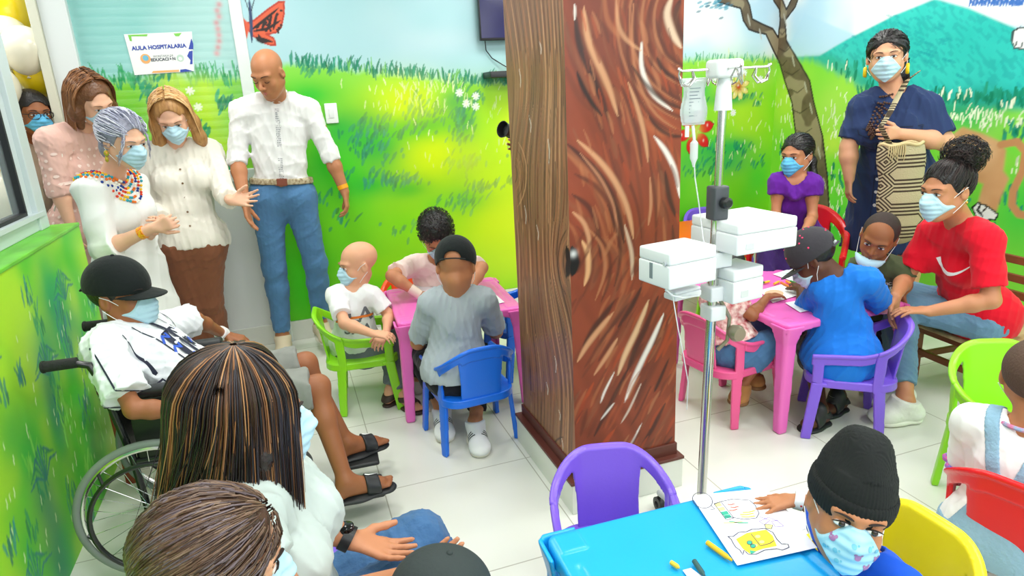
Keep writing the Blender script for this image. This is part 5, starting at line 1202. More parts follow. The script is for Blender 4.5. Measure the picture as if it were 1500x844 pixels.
tag(MB().tube(pts, .0028, 8).build('white_cable', mat('white cable', (232, 234, 236), .4), None, True), 'short white cable looping below the left infusion pump', 'cable')
pts = [at(985, 430, 1.7), at(988, 450, 1.7), at(993, 480, 1.72), at(1001, 520, 1.75), at(1008, 560, 1.8), at(1006, 600, 1.85)]
tag(MB().tube(pts, .0016, 8).build('drip_line', mat('white cable', (232, 234, 236), .4), None, True), 'thin clear drip line hanging down beside the pillar', 'tube')
# ================================================================ television, shelf, switch, sign
tvm = MB().box((1.30, YB - .075, 1.815), (2.05, YB - .045, 2.26), bev=.004).build('television', mat('black tv frame', (16, 16, 20), .3), None, True); tag(tvm, 'wall television with a dark blue screen, cut off by the pillar', 'television')
MB().box((1.308, YB - .0765, 1.83), (2.042, YB - .074, 2.25)).build('screen', mat('dark blue screen', (38, 36, 92), .12, var=.4, vscale=3), tvm)
MB().box((1.55, YB - .045, 1.95), (1.8, YB, 2.15)).build('wall_mount', BLK, tvm)
sf = MB().box((1.325, YB - .17, 1.586), (1.75, YB, 1.624), bev=.003).build('wall_shelf', mat('black shelf', (36, 38, 40), .35), None, True); tag(sf, 'small black shelf under the television', 'shelf')
sb = MB().box((1.50, YB - .13, 1.6245), (1.72, YB - .03, 1.645), bev=.003).build('set_top_box', BLK, None, True); tag(sb, 'flat black set-top box lying on the wall shelf', 'box')
tag(MB().tube([(1.34, YB - .04, 1.83), (1.35, YB - .02, 1.76), (1.39, YB - .015, 1.71), (1.45, YB - .03, 1.67), (1.49, YB - .06, 1.64)], .0035, 8).build('black_cable', BLK, None, True), 'black cable running from the television to the shelf', 'cable')
tag(MB().tube([(1.52, YB - .03, 1.83), (1.50, YB - .015, 1.75), (1.50, YB - .02, 1.66)], .003, 8).build('white_cable', mat('white cable', (232, 234, 236), .4), None, True), 'white cable hanging beside the black television cable', 'cable')
u, z = wb(486, 166); sw = MB().box((u - .04, YB - .012, z - .06), (u + .035, YB, z + .06), bev=.004).build('light_switch', mat('white switch plate', (238, 240, 240), .35), None, True); tag(sw, 'white square switch plate beside the man in the white shirt', 'switch')
MB().box((u - .018, YB - .016, z - .028), (u + .012, YB - .011, z + .028), bev=.002).build('rocker', mat('white rocker', (228, 230, 232), .3), sw, True)
YS = YB - .0
sg = empty('paper_sign', (wb(232, 76)[0], YS, 1.7), 'white paper sign taped on the glazed panel, blue lettering', 'sign'); tlx, tlz = wb(181, 50); trx, trz = wb(281, 46); brx, brz = wb(284, 104); blx, blz = wb(197, 110)
ys = YB + .006; paper = mat('white paper', (240, 242, 242), .6)
mb = MB(); mb.add([(tlx, ys, tlz), (trx, ys, trz), (brx, ys, brz), (blx, ys, blz), (tlx, ys + .001, tlz), (trx, ys + .001, trz), (brx, ys + .001, brz), (blx, ys + .001, blz)], [(0, 3, 2, 1), (4, 5, 6, 7), (0, 1, 5, 4), (1, 2, 6, 5), (2, 3, 7, 6), (3, 0, 4, 7)]).build('sheet', paper, sg)
def wtext(s_, px, py, hpx, m, par, name, rot=0.03, bold=.0):
    u, z = wb(px, py); k = wb(px, py)[1] - wb(px, py + hpx)[1]; vs, fs = text2(s_, k * 1.35, bold); ca, sa = math.cos(rot), math.sin(rot)
    return MB().add([(u + a * ca - b * sa, ys - .0012, z + a * sa + b * ca) for a, b in vs], fs).build(name, m, par)
bi = mat('blue ink', (50, 74, 170), .6); gi = mat('grey ink', (96, 100, 110), .6); wtext('AULA HOSPITALARIA', 233, 69, 6.0, bi, sg, 'lettering', bold=.0012)
wtext('SECRETARÍA DE', 239, 82, 3.0, gi, sg, 'lettering'); wtext('EDUCACIÓN', 239, 87, 4.4, gi, sg, 'lettering', bold=.001)
def disc_on(px, py, r, m, name, pr=sg, rz=.0014): u, z = wb(px, py); return MB().add([(u + r * math.cos(a), ys - rz, z + r * math.sin(a)) for a in np.linspace(0, 6.283, 18, endpoint=False)], [tuple(range(18))]).build(name, m, pr)
disc_on(213, 86, .026, mat('amber print', (240, 176, 110), .6), 'emblem'); disc_on(213, 85, .015, mat('sky print', (110, 186, 214), .6), 'emblem', rz=.0018); disc_on(264, 85, .019, mat('pale green print', (190, 214, 200), .6), 'emblem'); disc_on(264, 86, .010, mat('white print', (236, 240, 240), .6), 'emblem', rz=.0018)
def flat_on(pts, m, name): return MB().add([(wb(*p)[0], ys - .0014, wb(*p)[1]) for p in pts], [tuple(range(len(pts)))]).build(name, m, sg)
flat_on([(280, 56), (276, 72), (283, 72), (283, 64)], bi, 'border_print'); flat_on([(274, 82), (277, 75), (282, 74), (282, 94), (278, 94), (279, 88)], bi, 'border_print'); flat_on([(264, 102), (264, 106), (282, 104), (272, 101)], bi, 'border_print')
flat_on([(187, 51), (190, 60), (193, 60), (192, 53), (215, 53), (216, 50)], mat('green print', (130, 206, 90), .6), 'border_print'); flat_on([(254, 49), (257, 53), (262, 53), (266, 48)], mat('green print', (130, 206, 90), .6), 'border_print'); flat_on([(222, 107), (224, 104), (262, 102), (262, 105)], mat('amber print', (240, 176, 110), .6), 'border_print')
# camera lens of a photographer hidden by the pillar
cb = at(764, 196, 3.3); lc = at(739, 190, 3.22)
cmr = empty('photo_camera', (cb[0], cb[1], 0), 'black camera with hooded lens poking out from behind the pillar', 'camera'); d = nrm(lc - cb); 
MB().lathe([(.030, 0), (.034, .01), (.034, .05), (.030, .052), (.030, .07), (.040, .098), (.037, .098), (.026, .07), (.0, .07)], lc - d * .085, 24, tuple(d)).build('lens', BLK, cmr, True)
MB().box((cb[0] + .01, cb[1] - .045, cb[2] - .05), (cb[0] + .13, cb[1] + .03, cb[2] + .05), bev=.008).build('camera_body', BLK, cmr, True)
# ================================================================ wooden bench
wd_ = mat('varnished brown wood', (134, 72, 40), .4, var=.35, vscale=7, bump=.1, bscale=20, bstretch=(1, 1, .2)); straw = mat('worn woven seat', (206, 180, 134), .8, var=.5, vscale=18, bump=.5, bscale=60, rgb2=(150, 116, 76))
bn = empty('wooden_chair', (3.05, 2.05, 0), 'low brown wooden chair with a worn pale seat under the woman in red', 'chair')
M = Matrix.Translation((3.05, 2.07, 0)) @ Matrix.Rotation(math.radians(-4), 4, 'Z')
for (x, y, h_) in ((-.19, -.16, .285), (-.19, .17, .285), (.22, -.16, .62), (.22, .17, .62)): MB().box((x - .02, y - .02, 0), (x + .02, y + .02, h_), M=M, bev=.003).build('leg', wd_, bn)
for (a, b) in (((-.19, -.17, .10), (.22, -.15, .13)), ((-.19, .16, .10), (.22, .18, .13)), ((-.20, -.16, .13), (-.18, .17, .16)), ((.21, -.16, .13), (.23, .17, .16))): MB().box(a, b, M=M, bev=.002).build('stretcher', wd_, bn)
for (a, b) in (((-.21, -.18, .25), (.24, -.15, .285)), ((-.21, .16, .25), (.24, .19, .285)), ((-.21, -.18, .25), (-.18, .19, .285)), ((.21, -.18, .25), (.24, .19, .285))): MB().box(a, b, M=M, bev=.003).build('seat_rail', wd_, bn)
MB().box((-.24, -.21, .285), (.23, .22, .305), M=M, bev=.008).build('seat', straw, bn, True)
for z in (.42, .50, .59): MB().box((.215, -.16, z - .02), (.232, .17, z + .02), M=M, bev=.004).build('back_slat', wd_, bn)
# ================================================================ wheelchair
WX, WY = -.515, 2.38; wm = mat('black painted tube', (26, 28, 30), .25, spec=.6); vin = mat('black vinyl', (30, 32, 34), .45, bump=.15, bscale=40); tyre = mat('grey tyre', (132, 140, 138), .6)
wc = empty('wheelchair', (WX + .1, WY, 0), 'black wheelchair with spoked wheels beside the low green wall', 'wheelchair')
MW = Matrix.Translation((WX, WY, 0)) @ Matrix.Rotation(math.radians(-3), 4, 'Z')
def w3(x, y, z): v = MW @ Vector((x, y, z)); return A(v.x, v.y, v.z)
def ringp(R_, y, n=48, cx=0, cz=.25): return [w3(cx + R_ * math.cos(a), y, cz + R_ * math.sin(a)) for a in np.linspace(0, 2 * math.pi, n, endpoint=False)]
for q in (-1, 1):
    y = .245 * q; wh = MB().tube(ringp(.238, y, 64), .012, 12, closed=True).build('rear_wheel', tyre, wc, True)
    MB().tube(ringp(.222, y, 64), .008, 8, closed=True).build('rim', CHROME, wh, True)
    pr = MB().tube(ringp(.190, y + q * .045, 56), .008, 10, closed=True)
    for k in range(6): a = k * math.pi / 3 + .2; pr.tube([w3(.190 * math.cos(a), y + q * .045, .25 + .190 * math.sin(a)), w3(.220 * math.cos(a), y + q * .008, .25 + .220 * math.sin(a))], .005, 6)
    pr.build('push_rim', wm, wh, True)
    mb = MB()
    for k in range(28):
        a = k * 2 * math.pi / 28; b = a + (.55 if k % 2 else -.55); s_ = .02 * (1 if (k // 2) % 2 else -1); mb.tube([w3(.220 * math.cos(a), y, .25 + .220 * math.sin(a)), w3(.022 * math.cos(b), y + s_, .25 + .022 * math.sin(b))], .0011, 5)
    mb.build('spokes', CHROME, wh, True); MB().lathe([(0, -.03), (.014, -.03), (.026, -.022), (.014, -.016), (.014, .016), (.026, .022), (.014, .03), (0, .03)], w3(0, y, .25), 20, tuple(MW.to_3x3() @ Vector((0, 1, 0)))).build('hub', CHROME, wh, True)
    yy = .195 * q
    MB().tube([w3(-.235, yy, .77), w3(-.16, yy, .77), w3(-.115, yy, .755), w3(-.10, yy, .71), w3(-.06, yy, .43), w3(-.05, yy, .20)], .0115, 12).build('back_tube', wm, wc, True)
    MB().tube([w3(-.24, yy, .77), w3(-.145, yy, .77)], [.017, .0165], 14).tube([w3(-.238, yy, .77), w3(-.232, yy, .77)], .019, 14).build('handle', mat('black rubber grip', (26, 26, 28), .7, bump=.3, bscale=90), wc, True)
    MB().tube([w3(-.09, yy, .625), w3(.22, yy, .625), w3(.275, yy, .60), w3(.30, yy, .54), w3(.31, yy, .41)], .0105, 12).build('arm_tube', wm, wc, True)
    MB().box((-.06, yy - .024, .630), (.20, yy + .024, .660), M=MW, bev=.011).build('arm_pad', vin, wc, True)
    MB().box((-.04, yy - .004, .39), (.28, yy + .004, .615), M=MW, bev=.003).build('side_panel', vin, wc, True)
    MB().tube([w3(-.05, yy, .41), w3(.32, yy, .41), w3(.40, yy, .37), w3(.50, yy, .23), w3(.56, yy, .12)], .011, 12).build('side_tube', wm, wc, True)
    MB().tube([w3(-.05, yy, .22), w3(.33, yy, .22), w3(.34, yy, .40)], .010, 12).build('side_tube', wm, wc, True)
    MB().lathe([(.055, -.010), (.068, -.013), (.075, -.006), (.075, .006), (.068, .013), (.055, .010), (.055, -.010)], w3(.38, yy, .075), 28, tuple(MW.to_3x3() @ Vector((0, 1, 0)))).build('caster', mat('grey caster', (90, 92, 92), .6), wc, True)
    MB().tube([w3(.34, yy, .26), w3(.345, yy, .18), w3(.38, yy + .022 * q, .155), w3(.38, yy + .022 * q, .075)], .009, 10).build('caster_fork', wm, wc, True)
    mb = MB()
    for k in range(6): a = k * math.pi / 3; mb.tube([w3(.38, yy, .075), w3(.38 + .06 * math.cos(a), yy, .075 + .06 * math.sin(a))], .0055, 6)
    mb.build('caster_spokes', wm, wc, True)
    fp = S(); fp.box(w3(.63, q * .115, .095), A(.085, .072, .009), np.array(MW.to_3x3().transposed()), r=.008).build('footplate', mat('black footplate', (34, 36, 38), .5), wc, vox=.004)
    MB().tube([w3(.56, yy, .12), w3(.57, q * .16, .095)], .009, 10).build('footplate_bracket', wm, wc, True)
G = S(); 
def bk(P):
    q = np.array([(MW.inverted() @ Vector(p.tolist()))[:] for p in P[:0]]) if False else None
    R_ = np.array(MW.to_3x3()); l = (P - np.array(MW.translation)) @ R_; x, y, z = l[:, 0], l[:, 1], l[:, 2]
    return np.maximum.reduce([np.abs(x + .095 - .11 * (.75 - z) + .03 * (1 - (y / .2) ** 2)) - .007, np.abs(y) - .205, np.abs(z - .57) - .165]) * .8
G.fun(bk, w3(-.1, 0, .6) - .25, w3(-.1, 0, .6) + .25).build('backrest', vin, wc, vox=.005)
MB().box((-.05, -.195, .40), (.34, .195, .44), M=MW, bev=.012).build('seat', vin, wc, True)
MB().tube([w3(.05, -.2, .22), w3(.12, .2, .43)], .010, 10).tube([w3(.05, .2, .22), w3(.12, -.2, .43)], .010, 10).build('cross_brace', wm, wc, True)
MB().tube([w3(0, -.26, .25), w3(0, .26, .25)], .008, 10).build('axle', wm, wc, True)
# stool legs seen behind the wheelchair
st = empty('wooden_stool', (-.66, 2.98, 0), 'low red-brown wooden stool half hidden behind the wheelchair', 'stool'); rw = mat('red brown wood', (150, 66, 36), .45, var=.2)
for (x, y) in ((-.12, -.12), (.12, -.12), (-.12, .12), (.12, .12)): MB().box((-.66 + x - .02, 2.96 + y - .02, 0), (-.66 + x + .02, 2.96 + y + .02, .42), bev=.003).build('leg', rw, st)
MB().box((-.82, 2.80, .42), (-.50, 3.12, .45), bev=.008).build('seat', rw, st, True); MB().box((-.78, 2.83, .18), (-.54, 2.85, .21)).box((-.78, 3.07, .18), (-.54, 3.09, .21)).build('stretcher', rw, st)
# ================================================================ balloons
bcol = dict(y=mat('yellow balloon', (246, 214, 26), .22, spec=.6), c=mat('cream balloon', (244, 238, 196), .22, spec=.6), w=mat('pale balloon', (234, 228, 206), .22, spec=.6))
BL = [(8, 20, 3.9, .15, 'y', 'bright yellow balloon at the very top of the column'), (42, 44, 3.98, .115, 'c', 'cream balloon below the topmost yellow one'), (10, 60, 3.8, .13, 'c', 'cream balloon partly behind the window frame, second row'), (36, 72, 3.75, .12, 'w', 'pale matt balloon in the middle of the column'),
      (56, 103, 3.85, .125, 'y', 'bright yellow balloon right below the pale matt one'), (62, 140, 3.98, .12, 'c', 'cream balloon beside the head of the person in glasses'), (84, 150, 4.1, .11, 'y', 'yellow balloon half hidden by the brown-haired woman'), (80, 182, 4.0, .10, 'c', 'lowest cream balloon by the doorway'), (4, 92, 3.9, .12, 'y', 'yellow balloon seen at the edge of the frame'),
      (2, 218, 3.5, .12, 'y', 'yellow balloon seen through the window pane'), (-6, 130, 3.6, .12, 'w', 'pale balloon seen through the upper window pane'), (14, 292, 3.5, .17, 'w', 'large beige balloon low behind the window pane'), (-4, 250, 3.6, .12, 'c', 'cream balloon between the two seen through the pane')]
for (px, py, h_, r_, c_, lb) in BL:
    c = at(px, py, h_); r_ *= .92; c[0] = min(c[0], (-1.0 if 'pane' in lb else -.90) - r_ - .06); mb = MB(); prof = [(r_ * math.sin(t_) * (1 - .10 * max(0, -math.cos(t_))), r_ * math.cos(t_) * (1.08 if math.cos(t_) > 0 else 1.22)) for t_ in np.linspace(.001, math.pi - .06, 18)]
    mb.lathe(prof, c, 28, (.1, 0, 1)); o = mb.build('balloon', bcol[c_], None, True); tag(o, lb, 'balloon', 'yellow and cream balloons by the doorway')
    MB().lathe([(.004, 0), (.012, -.012), (.006, -.014)], c - A(.1, 0, 1.22) * r_, 10).build('knot', bcol[c_], o, True)
# ================================================================ the standing grown-ups
def glove_dir(J, q): return J['ha' + q] - J['wr' + q]
# ---- man in a white shirt
F = vdir(-.12, 0, 1); s = 1.06
J = pose(F, s, 1.0, neck=(404, 143, 3.83), pel=(414, 283, 'f'), head=(393, 108, 'n'), shL=(452, 162, 'm'), shR=(354, 164, 'm'), elL=(484, 228, 'm'), elR=(347, 232, 'm'), wrL=(505, 281, 'm'), wrR=(358, 296, 'n'),
         hipL=(438, 290, 'm'), hipR=(391, 292, 'm'), knL=(462, 385, 3.86), knR=(402, 392, 3.80), anL=(470, 476, 3.92), anR=(414, 494, 3.82), toeL=(484, 502, 3.76), toeR=(414, 526, 3.66))
r = person(J['pel'], 'bald man in a white shirt and blue jeans looking down, hands at his sides')
H = Head(J['head'], vdir(-.22, -.50, .85), vdir(-.10, .85, .5), 1.03, wide=.96)
G = make_body(r, J, H, skin('tan'), s, .98, hL=dict(d=vdir(.06, -1, .05), pn=vdir(-.9, 0, .1), thumb=1, curl=.5), hR=dict(d=vdir(.15, -1, .2), pn=vdir(.9, 0, -.1), thumb=-1, curl=.25), vox=.0055)
H.features(r, brow=M_BROW, smile=.004, eyes='closed', lips=M_LIP)
short = S(); 
ws = cloth('white shirt', (236, 236, 236), .8, .03, .3)
Gs = shirt(J, r, ws, s, .98, slv=(1.15, 1.15), i=.011, bottom=.075, tuck=True, neckr=.056, seed=2, vox=.0055, vneck=.04, flare=.005, amp=.005)
l, f, up = torso_axes(J)
# collar, placket with small print, buttons
G2 = S(); cN = J['neck'] + up * .005
for q in (-1, 1): G2.box(cN + f * .058 + l * q * .036 - up * .012, A(.030, .0035, .026), np.array([nrm(l * q * .8 - f * .5 - up * .2), nrm(f + l * q * .6 + up * .3), nrm(up - f * .3)]), r=.003, k=.004)
G2.cone(cN - l * .05 + up * .02, cN - f * .055 + up * .035, .016, k=.01, flat=(up, 1.4)); G2.cone(cN + l * .05 + up * .02, cN - f * .055 + up * .035, .016, k=.01, flat=(up, 1.4)); G2.build('collar', ws, r, vox=.004)
ink = mat('blue black ink', (62, 66, 92), .7); o0 = lerp(J['pel'], J['neck'], .5) + f * .12
mk = []
for k in range(44):
    y = .20 - k * .0098
    if -.06 < y < .0: continue
    for j in range(3): x = -.010 + j * .008 + rnd.uniform(-.002, .002); mk.append(([(x, y), (x + .005, y + rnd.uniform(-.002, .003)), (x + .005, y + .003), (x, y + .003)], [(0, 1, 2, 3)]))
decal(Gs, mk, o0, l, up, f, name='printed_placket', m=ink, par=r, smooth=False)
jn = cloth('blue jeans', (84, 128, 172), .85, .16, .35, 60)
Gt = trousers(J, r, jn, s, .99, .006, (.93, .95), seed=4, amp=.004, top=.09)
bp = J['pel'] + up * .085 * s; Gb = S(); Gb.ell(J['pel'] - f * .008, A(.158 * .99 * s, .108 * 1.0 * s, .3) + .014, np.array([l, f, up]), k=.01); Gb.plane(bp, up, 'i'); Gb.plane(bp - up * .034, -up, 'i'); bel = Gb.build('belt', mat('woven brown belt', (122, 96, 62), .7, var=.5, vscale=60, rgb2=(210, 200, 170)), r, vox=.005)
MB().box((-.028, -.004, -.02), (.028, .004, .02), M=Matrix.Translation((bp - up * .017 + f * (.108 * .95 * s + .014)).tolist()) @ Matrix(np.array([l, f, up]).T.tolist()).to_4x4(), bev=.003).build('buckle', mat('brown leather buckle', (120, 56, 30), .4), bel)
for q in 'LR': shoe(J, q, r, cloth('cream canvas', (214, 200, 172), .9), mat('pale shoe sole', (226, 222, 210), .6), s * .98)
wq = lerp(J['wrL'], J['elL'], .14); tg = nrm(J['wrL'] - J['elL']); MB().tube([wq - tg * .012, wq + tg * .012], .031, 20).build('wristband', mat('orange yellow wristband', (246, 166, 16), .4), r, True)
# ---- woman in a cream shirt and brown trousers
F = vdir(.25, 0, 1); s = .97
J = pose(F, s, 1.0, neck=(258, 214, 3.66), pel=(282, 352, 'f'), head=(252, 172, 'n'), shL=(308, 222, 'm'), shR=(212, 228, 'm'), elL=(328, 282, 'n'), elR=(214, 298, 'm'), wrL=(338, 294, 3.28), wrR=(240, 325, 'n'),
         hipL=(302, 362, 'm'), hipR=(262, 364, 'm'), knL=(306, 440, 3.66), knR=(278, 446, 3.62), anL=(322, 514, 3.78), anR=(290, 520, 3.72), toeL=(334, 530, 3.6), toeR=(296, 540, 3.55))
r = person(J['pel'], 'blonde woman in a cream linen shirt and brown trousers pointing with her open hand')
H = Head(J['head'], vdir(.28, -.55, .75), vdir(.1, .85, .5), 1.0)
G = make_body(r, J, H, skin('fair'), s, 1.05, fem=.9, hL=dict(d=vdir(.95, .02, .1), pn=vdir(.1, .5, .8), thumb=-1, curl=.12, spread=.25), vox=.006)
H.features(r, brow=mat('light brow', (120, 84, 56), .8), mouth=False); H.mask(r, M_MASK)
G2 = H.hair_base(S(), t=.011, hl=.094, low=-.10)
for q in (-1, 1): G2.chain([H.W(q * .075, -.02, .03), H.W(q * .088, -.01, -.05), H.W(q * .10, .01, -.14), H.W(q * .11, .03, -.20)], [.03, .032, .03, .012], k=.03)
G2.build('hair', mat('blonde hair', (196, 148, 88), .45, var=.35, vscale=60, bump=.6, bscale=60, bstretch=(1, 1, .2), rgb2=(150, 104, 56)), r, vox=.005)
rr = np.random.RandomState(5); pts = []
for k in range(260):
    q = 1 if k % 2 else -1; x0 = q * abs(rr.rand() * .02); y0 = .028 - rr.rand() * .11; P = []
    for t_ in np.linspace(0, 1, 10):
        a = t_ * 1.9; P.append(H.W(q * (.004 + .098 * math.sin(min(a, 1.5))) + (q * .01 * t_), y0 * (1 - t_ * .4) + .02 * t_, .135 * math.cos(min(a, 1.57) * 1.0) - .22 * max(0, t_ - .55) / .45 * (.7 + .3 * rr.rand()) + rr.randn() * .003))
    pts.append(P)
strands(pts, r, 'hair_locks', M_HAIR('blonde'), .0022, hcols(len(pts), [(222, 178, 116), (236, 200, 146), (170, 122, 74), (200, 152, 94)], rr))
cr = cloth('cream linen', (232, 228, 216), .85, .04, .35)
Gs = shirt(J, r, cr, s, 1.08, fem=.95, slv=(1.85, 1.85), i=.014, bottom=-.05, neckr=.052, seed=6, vneck=.10, flare=.006, amp=.006)
l, f, up = torso_axes(J)
for k in range(5): decal(Gs, [disc2(.0055)], lerp(J['pel'], J['neck'], .5) + f * .14 + up * (.12 - .075 * k), l, up, f, name='button', m=mat('brown button', (120, 90, 60), .4), par=r)
trousers(J, r, cloth('brown trousers', (132, 84, 60), .85, .08), s, 1.08, .014, (.97, .97), seed=8, flare=.02)
for q in 'LR': shoe(J, q, r, cloth('grey shoe', (196, 190, 182), .7), mat('pale shoe sole', (226, 222, 210), .6), s * .95)
MB().tube([J['neck'] + l * .045 + up * .0, J['neck'] + l * .02 + f * .065 - up * .05, J['neck'] + f * .075 - up * .065, J['neck'] - l * .02 + f * .065 - up * .05, J['neck'] - l * .045], .0015, 6).ball(J['neck'] + f * .078 - up * .07, .006).build('necklace', mat('fine gold', (206, 160, 80), .3, metal=.8), r, True)
# ---- grey-haired woman in white
F = vdir(.80, 0, .45); s = .93
J = pose(F, s, 1.0, neck=(158, 262, 3.15), pel=(192, 398, 3.2), head=(182, 206, 3.08), shL=(196, 274, 'f'), shR=(132, 280, 'n'), elL=(208, 346, 'm'), elR=(154, 366, 'm'), wrL=(232, 332, 3.12), wrR=(224, 334, 2.98),
         hipL=(210, 400, 'f'), hipR=(184, 406, 'n'), knL=(238, 480, 3.2), knR=(214, 490, 3.1), anL=(258, 560, 3.25), anR=(232, 570, 3.12), toeL=(280, 572, 3.2), toeR=(258, 584, 3.05))
r = person(J['pel'], 'grey-haired woman in a white dress with a beaded collar, hands clasped')
H = Head(J['head'], vdir(.80, -.32, .40), vdir(.25, .9, .2), 1.0)
G = make_body(r, J, H, skin('fair'), s, 1.12, fem=.9, hL=dict(d=vdir(.30, .22, .5), pn=vdir(-.5, .2, .6), thumb=1, curl=.9, s=.9), hR=dict(d=vdir(.6, .15, -.1), pn=vdir(.2, .1, -.9), thumb=-1, curl=.8, s=.9), vox=.006)
H.features(r, brow=mat('grey brow', (130, 120, 116), .8), mouth=False); H.mask(r, M_MASK)
silver = mat('silver hair base', (158, 160, 178), .45, var=.3, vscale=60, bump=.5, bscale=60)
G2 = H.hair_base(S(), t=.014, hl=.086, low=-.10); G2.ell(H.W(.0, -.10, .05), A(.05, .045, .045), k=.02); G2.ell(H.W(0, -.07, -.05), A(.07, .05, .07), H.R, k=.03); G2.build('hair', silver, r, vox=.005)
rr = np.random.RandomState(6); pts = comb_paths(H, (0, -.125, .04), 420, rr, t=.022, zmin=-.10)
for k in range(24):
    q = 1 if rr.rand() < .5 else -1; P0 = A(q * .045, .06, .085); pts.append([H.W(*(P0 + A(q * .034 * t_ + rr.randn() * .004, .018 * math.sin(3 * t_), -.16 * t_ * (.7 + .4 * rr.rand())))) for t_ in np.linspace(0, 1, 8)])
for k in range(120):
    a0 = rr.rand() * 6.28; b0 = rr.randn() * .5; pts.append([H.W(.047 * math.cos(a0 + t_ * 2) * math.cos(b0), -.105 + .046 * math.sin(a0 + t_ * 2) * math.cos(b0), .05 + .045 * math.sin(b0)) for t_ in np.linspace(0, 1, 7)])
strands(pts, r, 'hair_locks', M_HAIR('silver'), .0018, hcols(len(pts), [(206, 208, 222), (170, 172, 196), (228, 228, 236), (130, 132, 156)], rr))
pk = mat('coral pink hair clip', (236, 66, 96), .4); MB().tube([H.W(-.05, -.07, .105), H.W(0, -.09, .112), H.W(.045, -.06, .120)], [.006, .011, .007], 8, flat=.5).build('hair_clip', pk, r, True)
wd = cloth('white dress', (238, 240, 238), .8, .03, .2)
l, f, up = torso_axes(J); G3 = body(J, s, 1.1, .95, .016)
for q, fr in (('L', 1.25), ('R', 1.25)): sleeve(G3, J, q, fr, s, 1.15, .018, .016)
fl = A(0, 0, 1); base = lerp(J['anL'], J['anR'], .5); G3.cone(J['pel'], A(base[0], base[1], .02), .19, .235, k=.06, flat=(f, .75)); G3.plane(A(0, 0, .06), A(0, 0, -1), 'i')
n0 = J['neck']; G3.cone(n0 - up * .0, n0 + up * .2 + f * .05, .068, .10, op='s', k=.01); G3.cone(n0 + f * .09 + up * .03, n0 + f * .14 - up * .10, .06, .015, op='s', k=.01)
G3.build('dress', wd, r, vox=.0065, disp=folds(.006, (16, 16, 5), 9))
# beaded collar: rings of small coloured beads, five rows
cols = [(230, 60, 30), (250, 200, 30), (40, 170, 190), (240, 120, 30), (250, 250, 240), (30, 60, 150)]; mb = MB()
for k in range(60):
    a = 2 * math.pi * k / 60; ca, sa = math.cos(a), math.sin(a)
    for j in range(5):
        R_ = .066 + .012 * j; p = n0 + (f * ca * 1.1 + l * sa * 1.2) * R_ + up * (.030 - .007 * j - .055 * max(0, ca) ** 2 - .012 * j * max(0, ca) ** 2); dn = nrm(f * ca * .8 + l * sa * .8 + up * .8)
        for _ in range(12): p = p - dn * float(np.clip(min(G(p[None])[0] - .010, G3(p[None])[0] - .004), -.02, .02))
        mb.ball(p, .0068, 6, 4); c_ = LN(cols[(k // 2 + j) % len(cols)]); mb.c += [(c_[0], c_[1], c_[2], 1)] * 35 if False else []
        mb.c += [(c_[0], c_[1], c_[2], 1)] * (len(mb.v) - len(mb.c))
mb.build('beaded_collar', mat_vcol('glass beads', .25, .6), r, True)
for q in (-1,): MB().ball(H.W(q * .088, .0, -.045), (.011, .011, .014), 8, 6).ball(H.W(q * .089, .002, -.072), (.008, .008, .014), 8, 6).build('earring', mat('orange and yellow earring', (240, 140, 30), .4, var=.5, vscale=120, rgb2=(90, 180, 40)), r, True)
wq = lerp(J['wrR'], J['elR'], .22); tg = nrm(J['wrR'] - J['elR']); MB().tube([wq - tg * .012, wq + tg * .012], .030, 16).build('bracelet', mat('beaded bracelet', (236, 70, 30), .4, var=.6, vscale=150, rgb2=(250, 210, 40)), r, True)
for q in 'LR': shoe(J, q, r, cloth('grey shoe', (196, 190, 182), .7), mat('pale shoe sole', (226, 222, 210), .6), s * .9)
# ---- woman in pink behind her
F = vdir(.6, 0, .75); s = .97
J = pose(F, s, 1.0, neck=(112, 192, 3.50), pel=(128, 330, 3.56), head=(136, 150, 3.45), shL=(160, 206, 'f'), shR=(74, 208, 'n'), elL=(176, 270, 'm'), elR=(86, 276, 'm'), wrL=(190, 320, 'm'), wrR=(104, 330, 'm'), haL=(0, 0, -.15, 'o'), haR=(0, 0, -.15, 'o'),
         hipL=(146, 336, 'm'), hipR=(112, 340, 'm'), knL=(172, 430, 3.5), knR=(140, 436, 3.5), anL=(192, 510, 3.6), anR=(164, 520, 3.55), toeL=(214, 524, 3.5), toeR=(186, 530, 3.45))
r = person(J['pel'], 'brown-haired woman in a dotted pink blouse half hidden behind the grey-haired woman')
H = Head(J['head'], vdir(.75, -.45, .35), vdir(.2, .9, .3), 1.0)
G = make_body(r, J, H, skin('fair'), s, 1.0, fem=.8, hL=dict(d=vdir(0, -1, 0), pn=vdir(1, 0, .2), thumb=-1), hR=dict(d=vdir(0, -1, 0), pn=vdir(1, 0, .2), thumb=1), vox=.007)
H.features(r, mouth=False, brow=mat('light brow', (120, 84, 56), .8)); H.mask(r, M_MASK)
G2 = H.hair_base(S(), t=.013, hl=.090, low=-.13)
for q in (-1, 1): G2.chain([H.W(q * .07, -.02, .05), H.W(q * .086, 0, -.04), H.W(q * .078, .01, -.11)], [.03, .032, .018], k=.03)
G2.ell(H.W(0, -.06, -.06), A(.075, .05, .08), H.R, k=.03); G2.build('hair', mat('chestnut hair', (120, 76, 44), .42, var=.4, vscale=50, bump=.5, bscale=60), r, vox=.005)
rr = np.random.RandomState(8); pts = []
for k in range(240):
    q = 1 if k % 2 else -1; y0 = .03 - rr.rand() * .12; pts.append([H.W(q * (.004 + .104 * math.sin(min(1.57, t_ * 2.0))), y0 * (1 - .3 * t_), .142 * math.cos(min(1.57, t_ * 1.9)) - .12 * max(0, t_ - .7) / .3 + rr.randn() * .003) for t_ in np.linspace(0, 1, 10)])
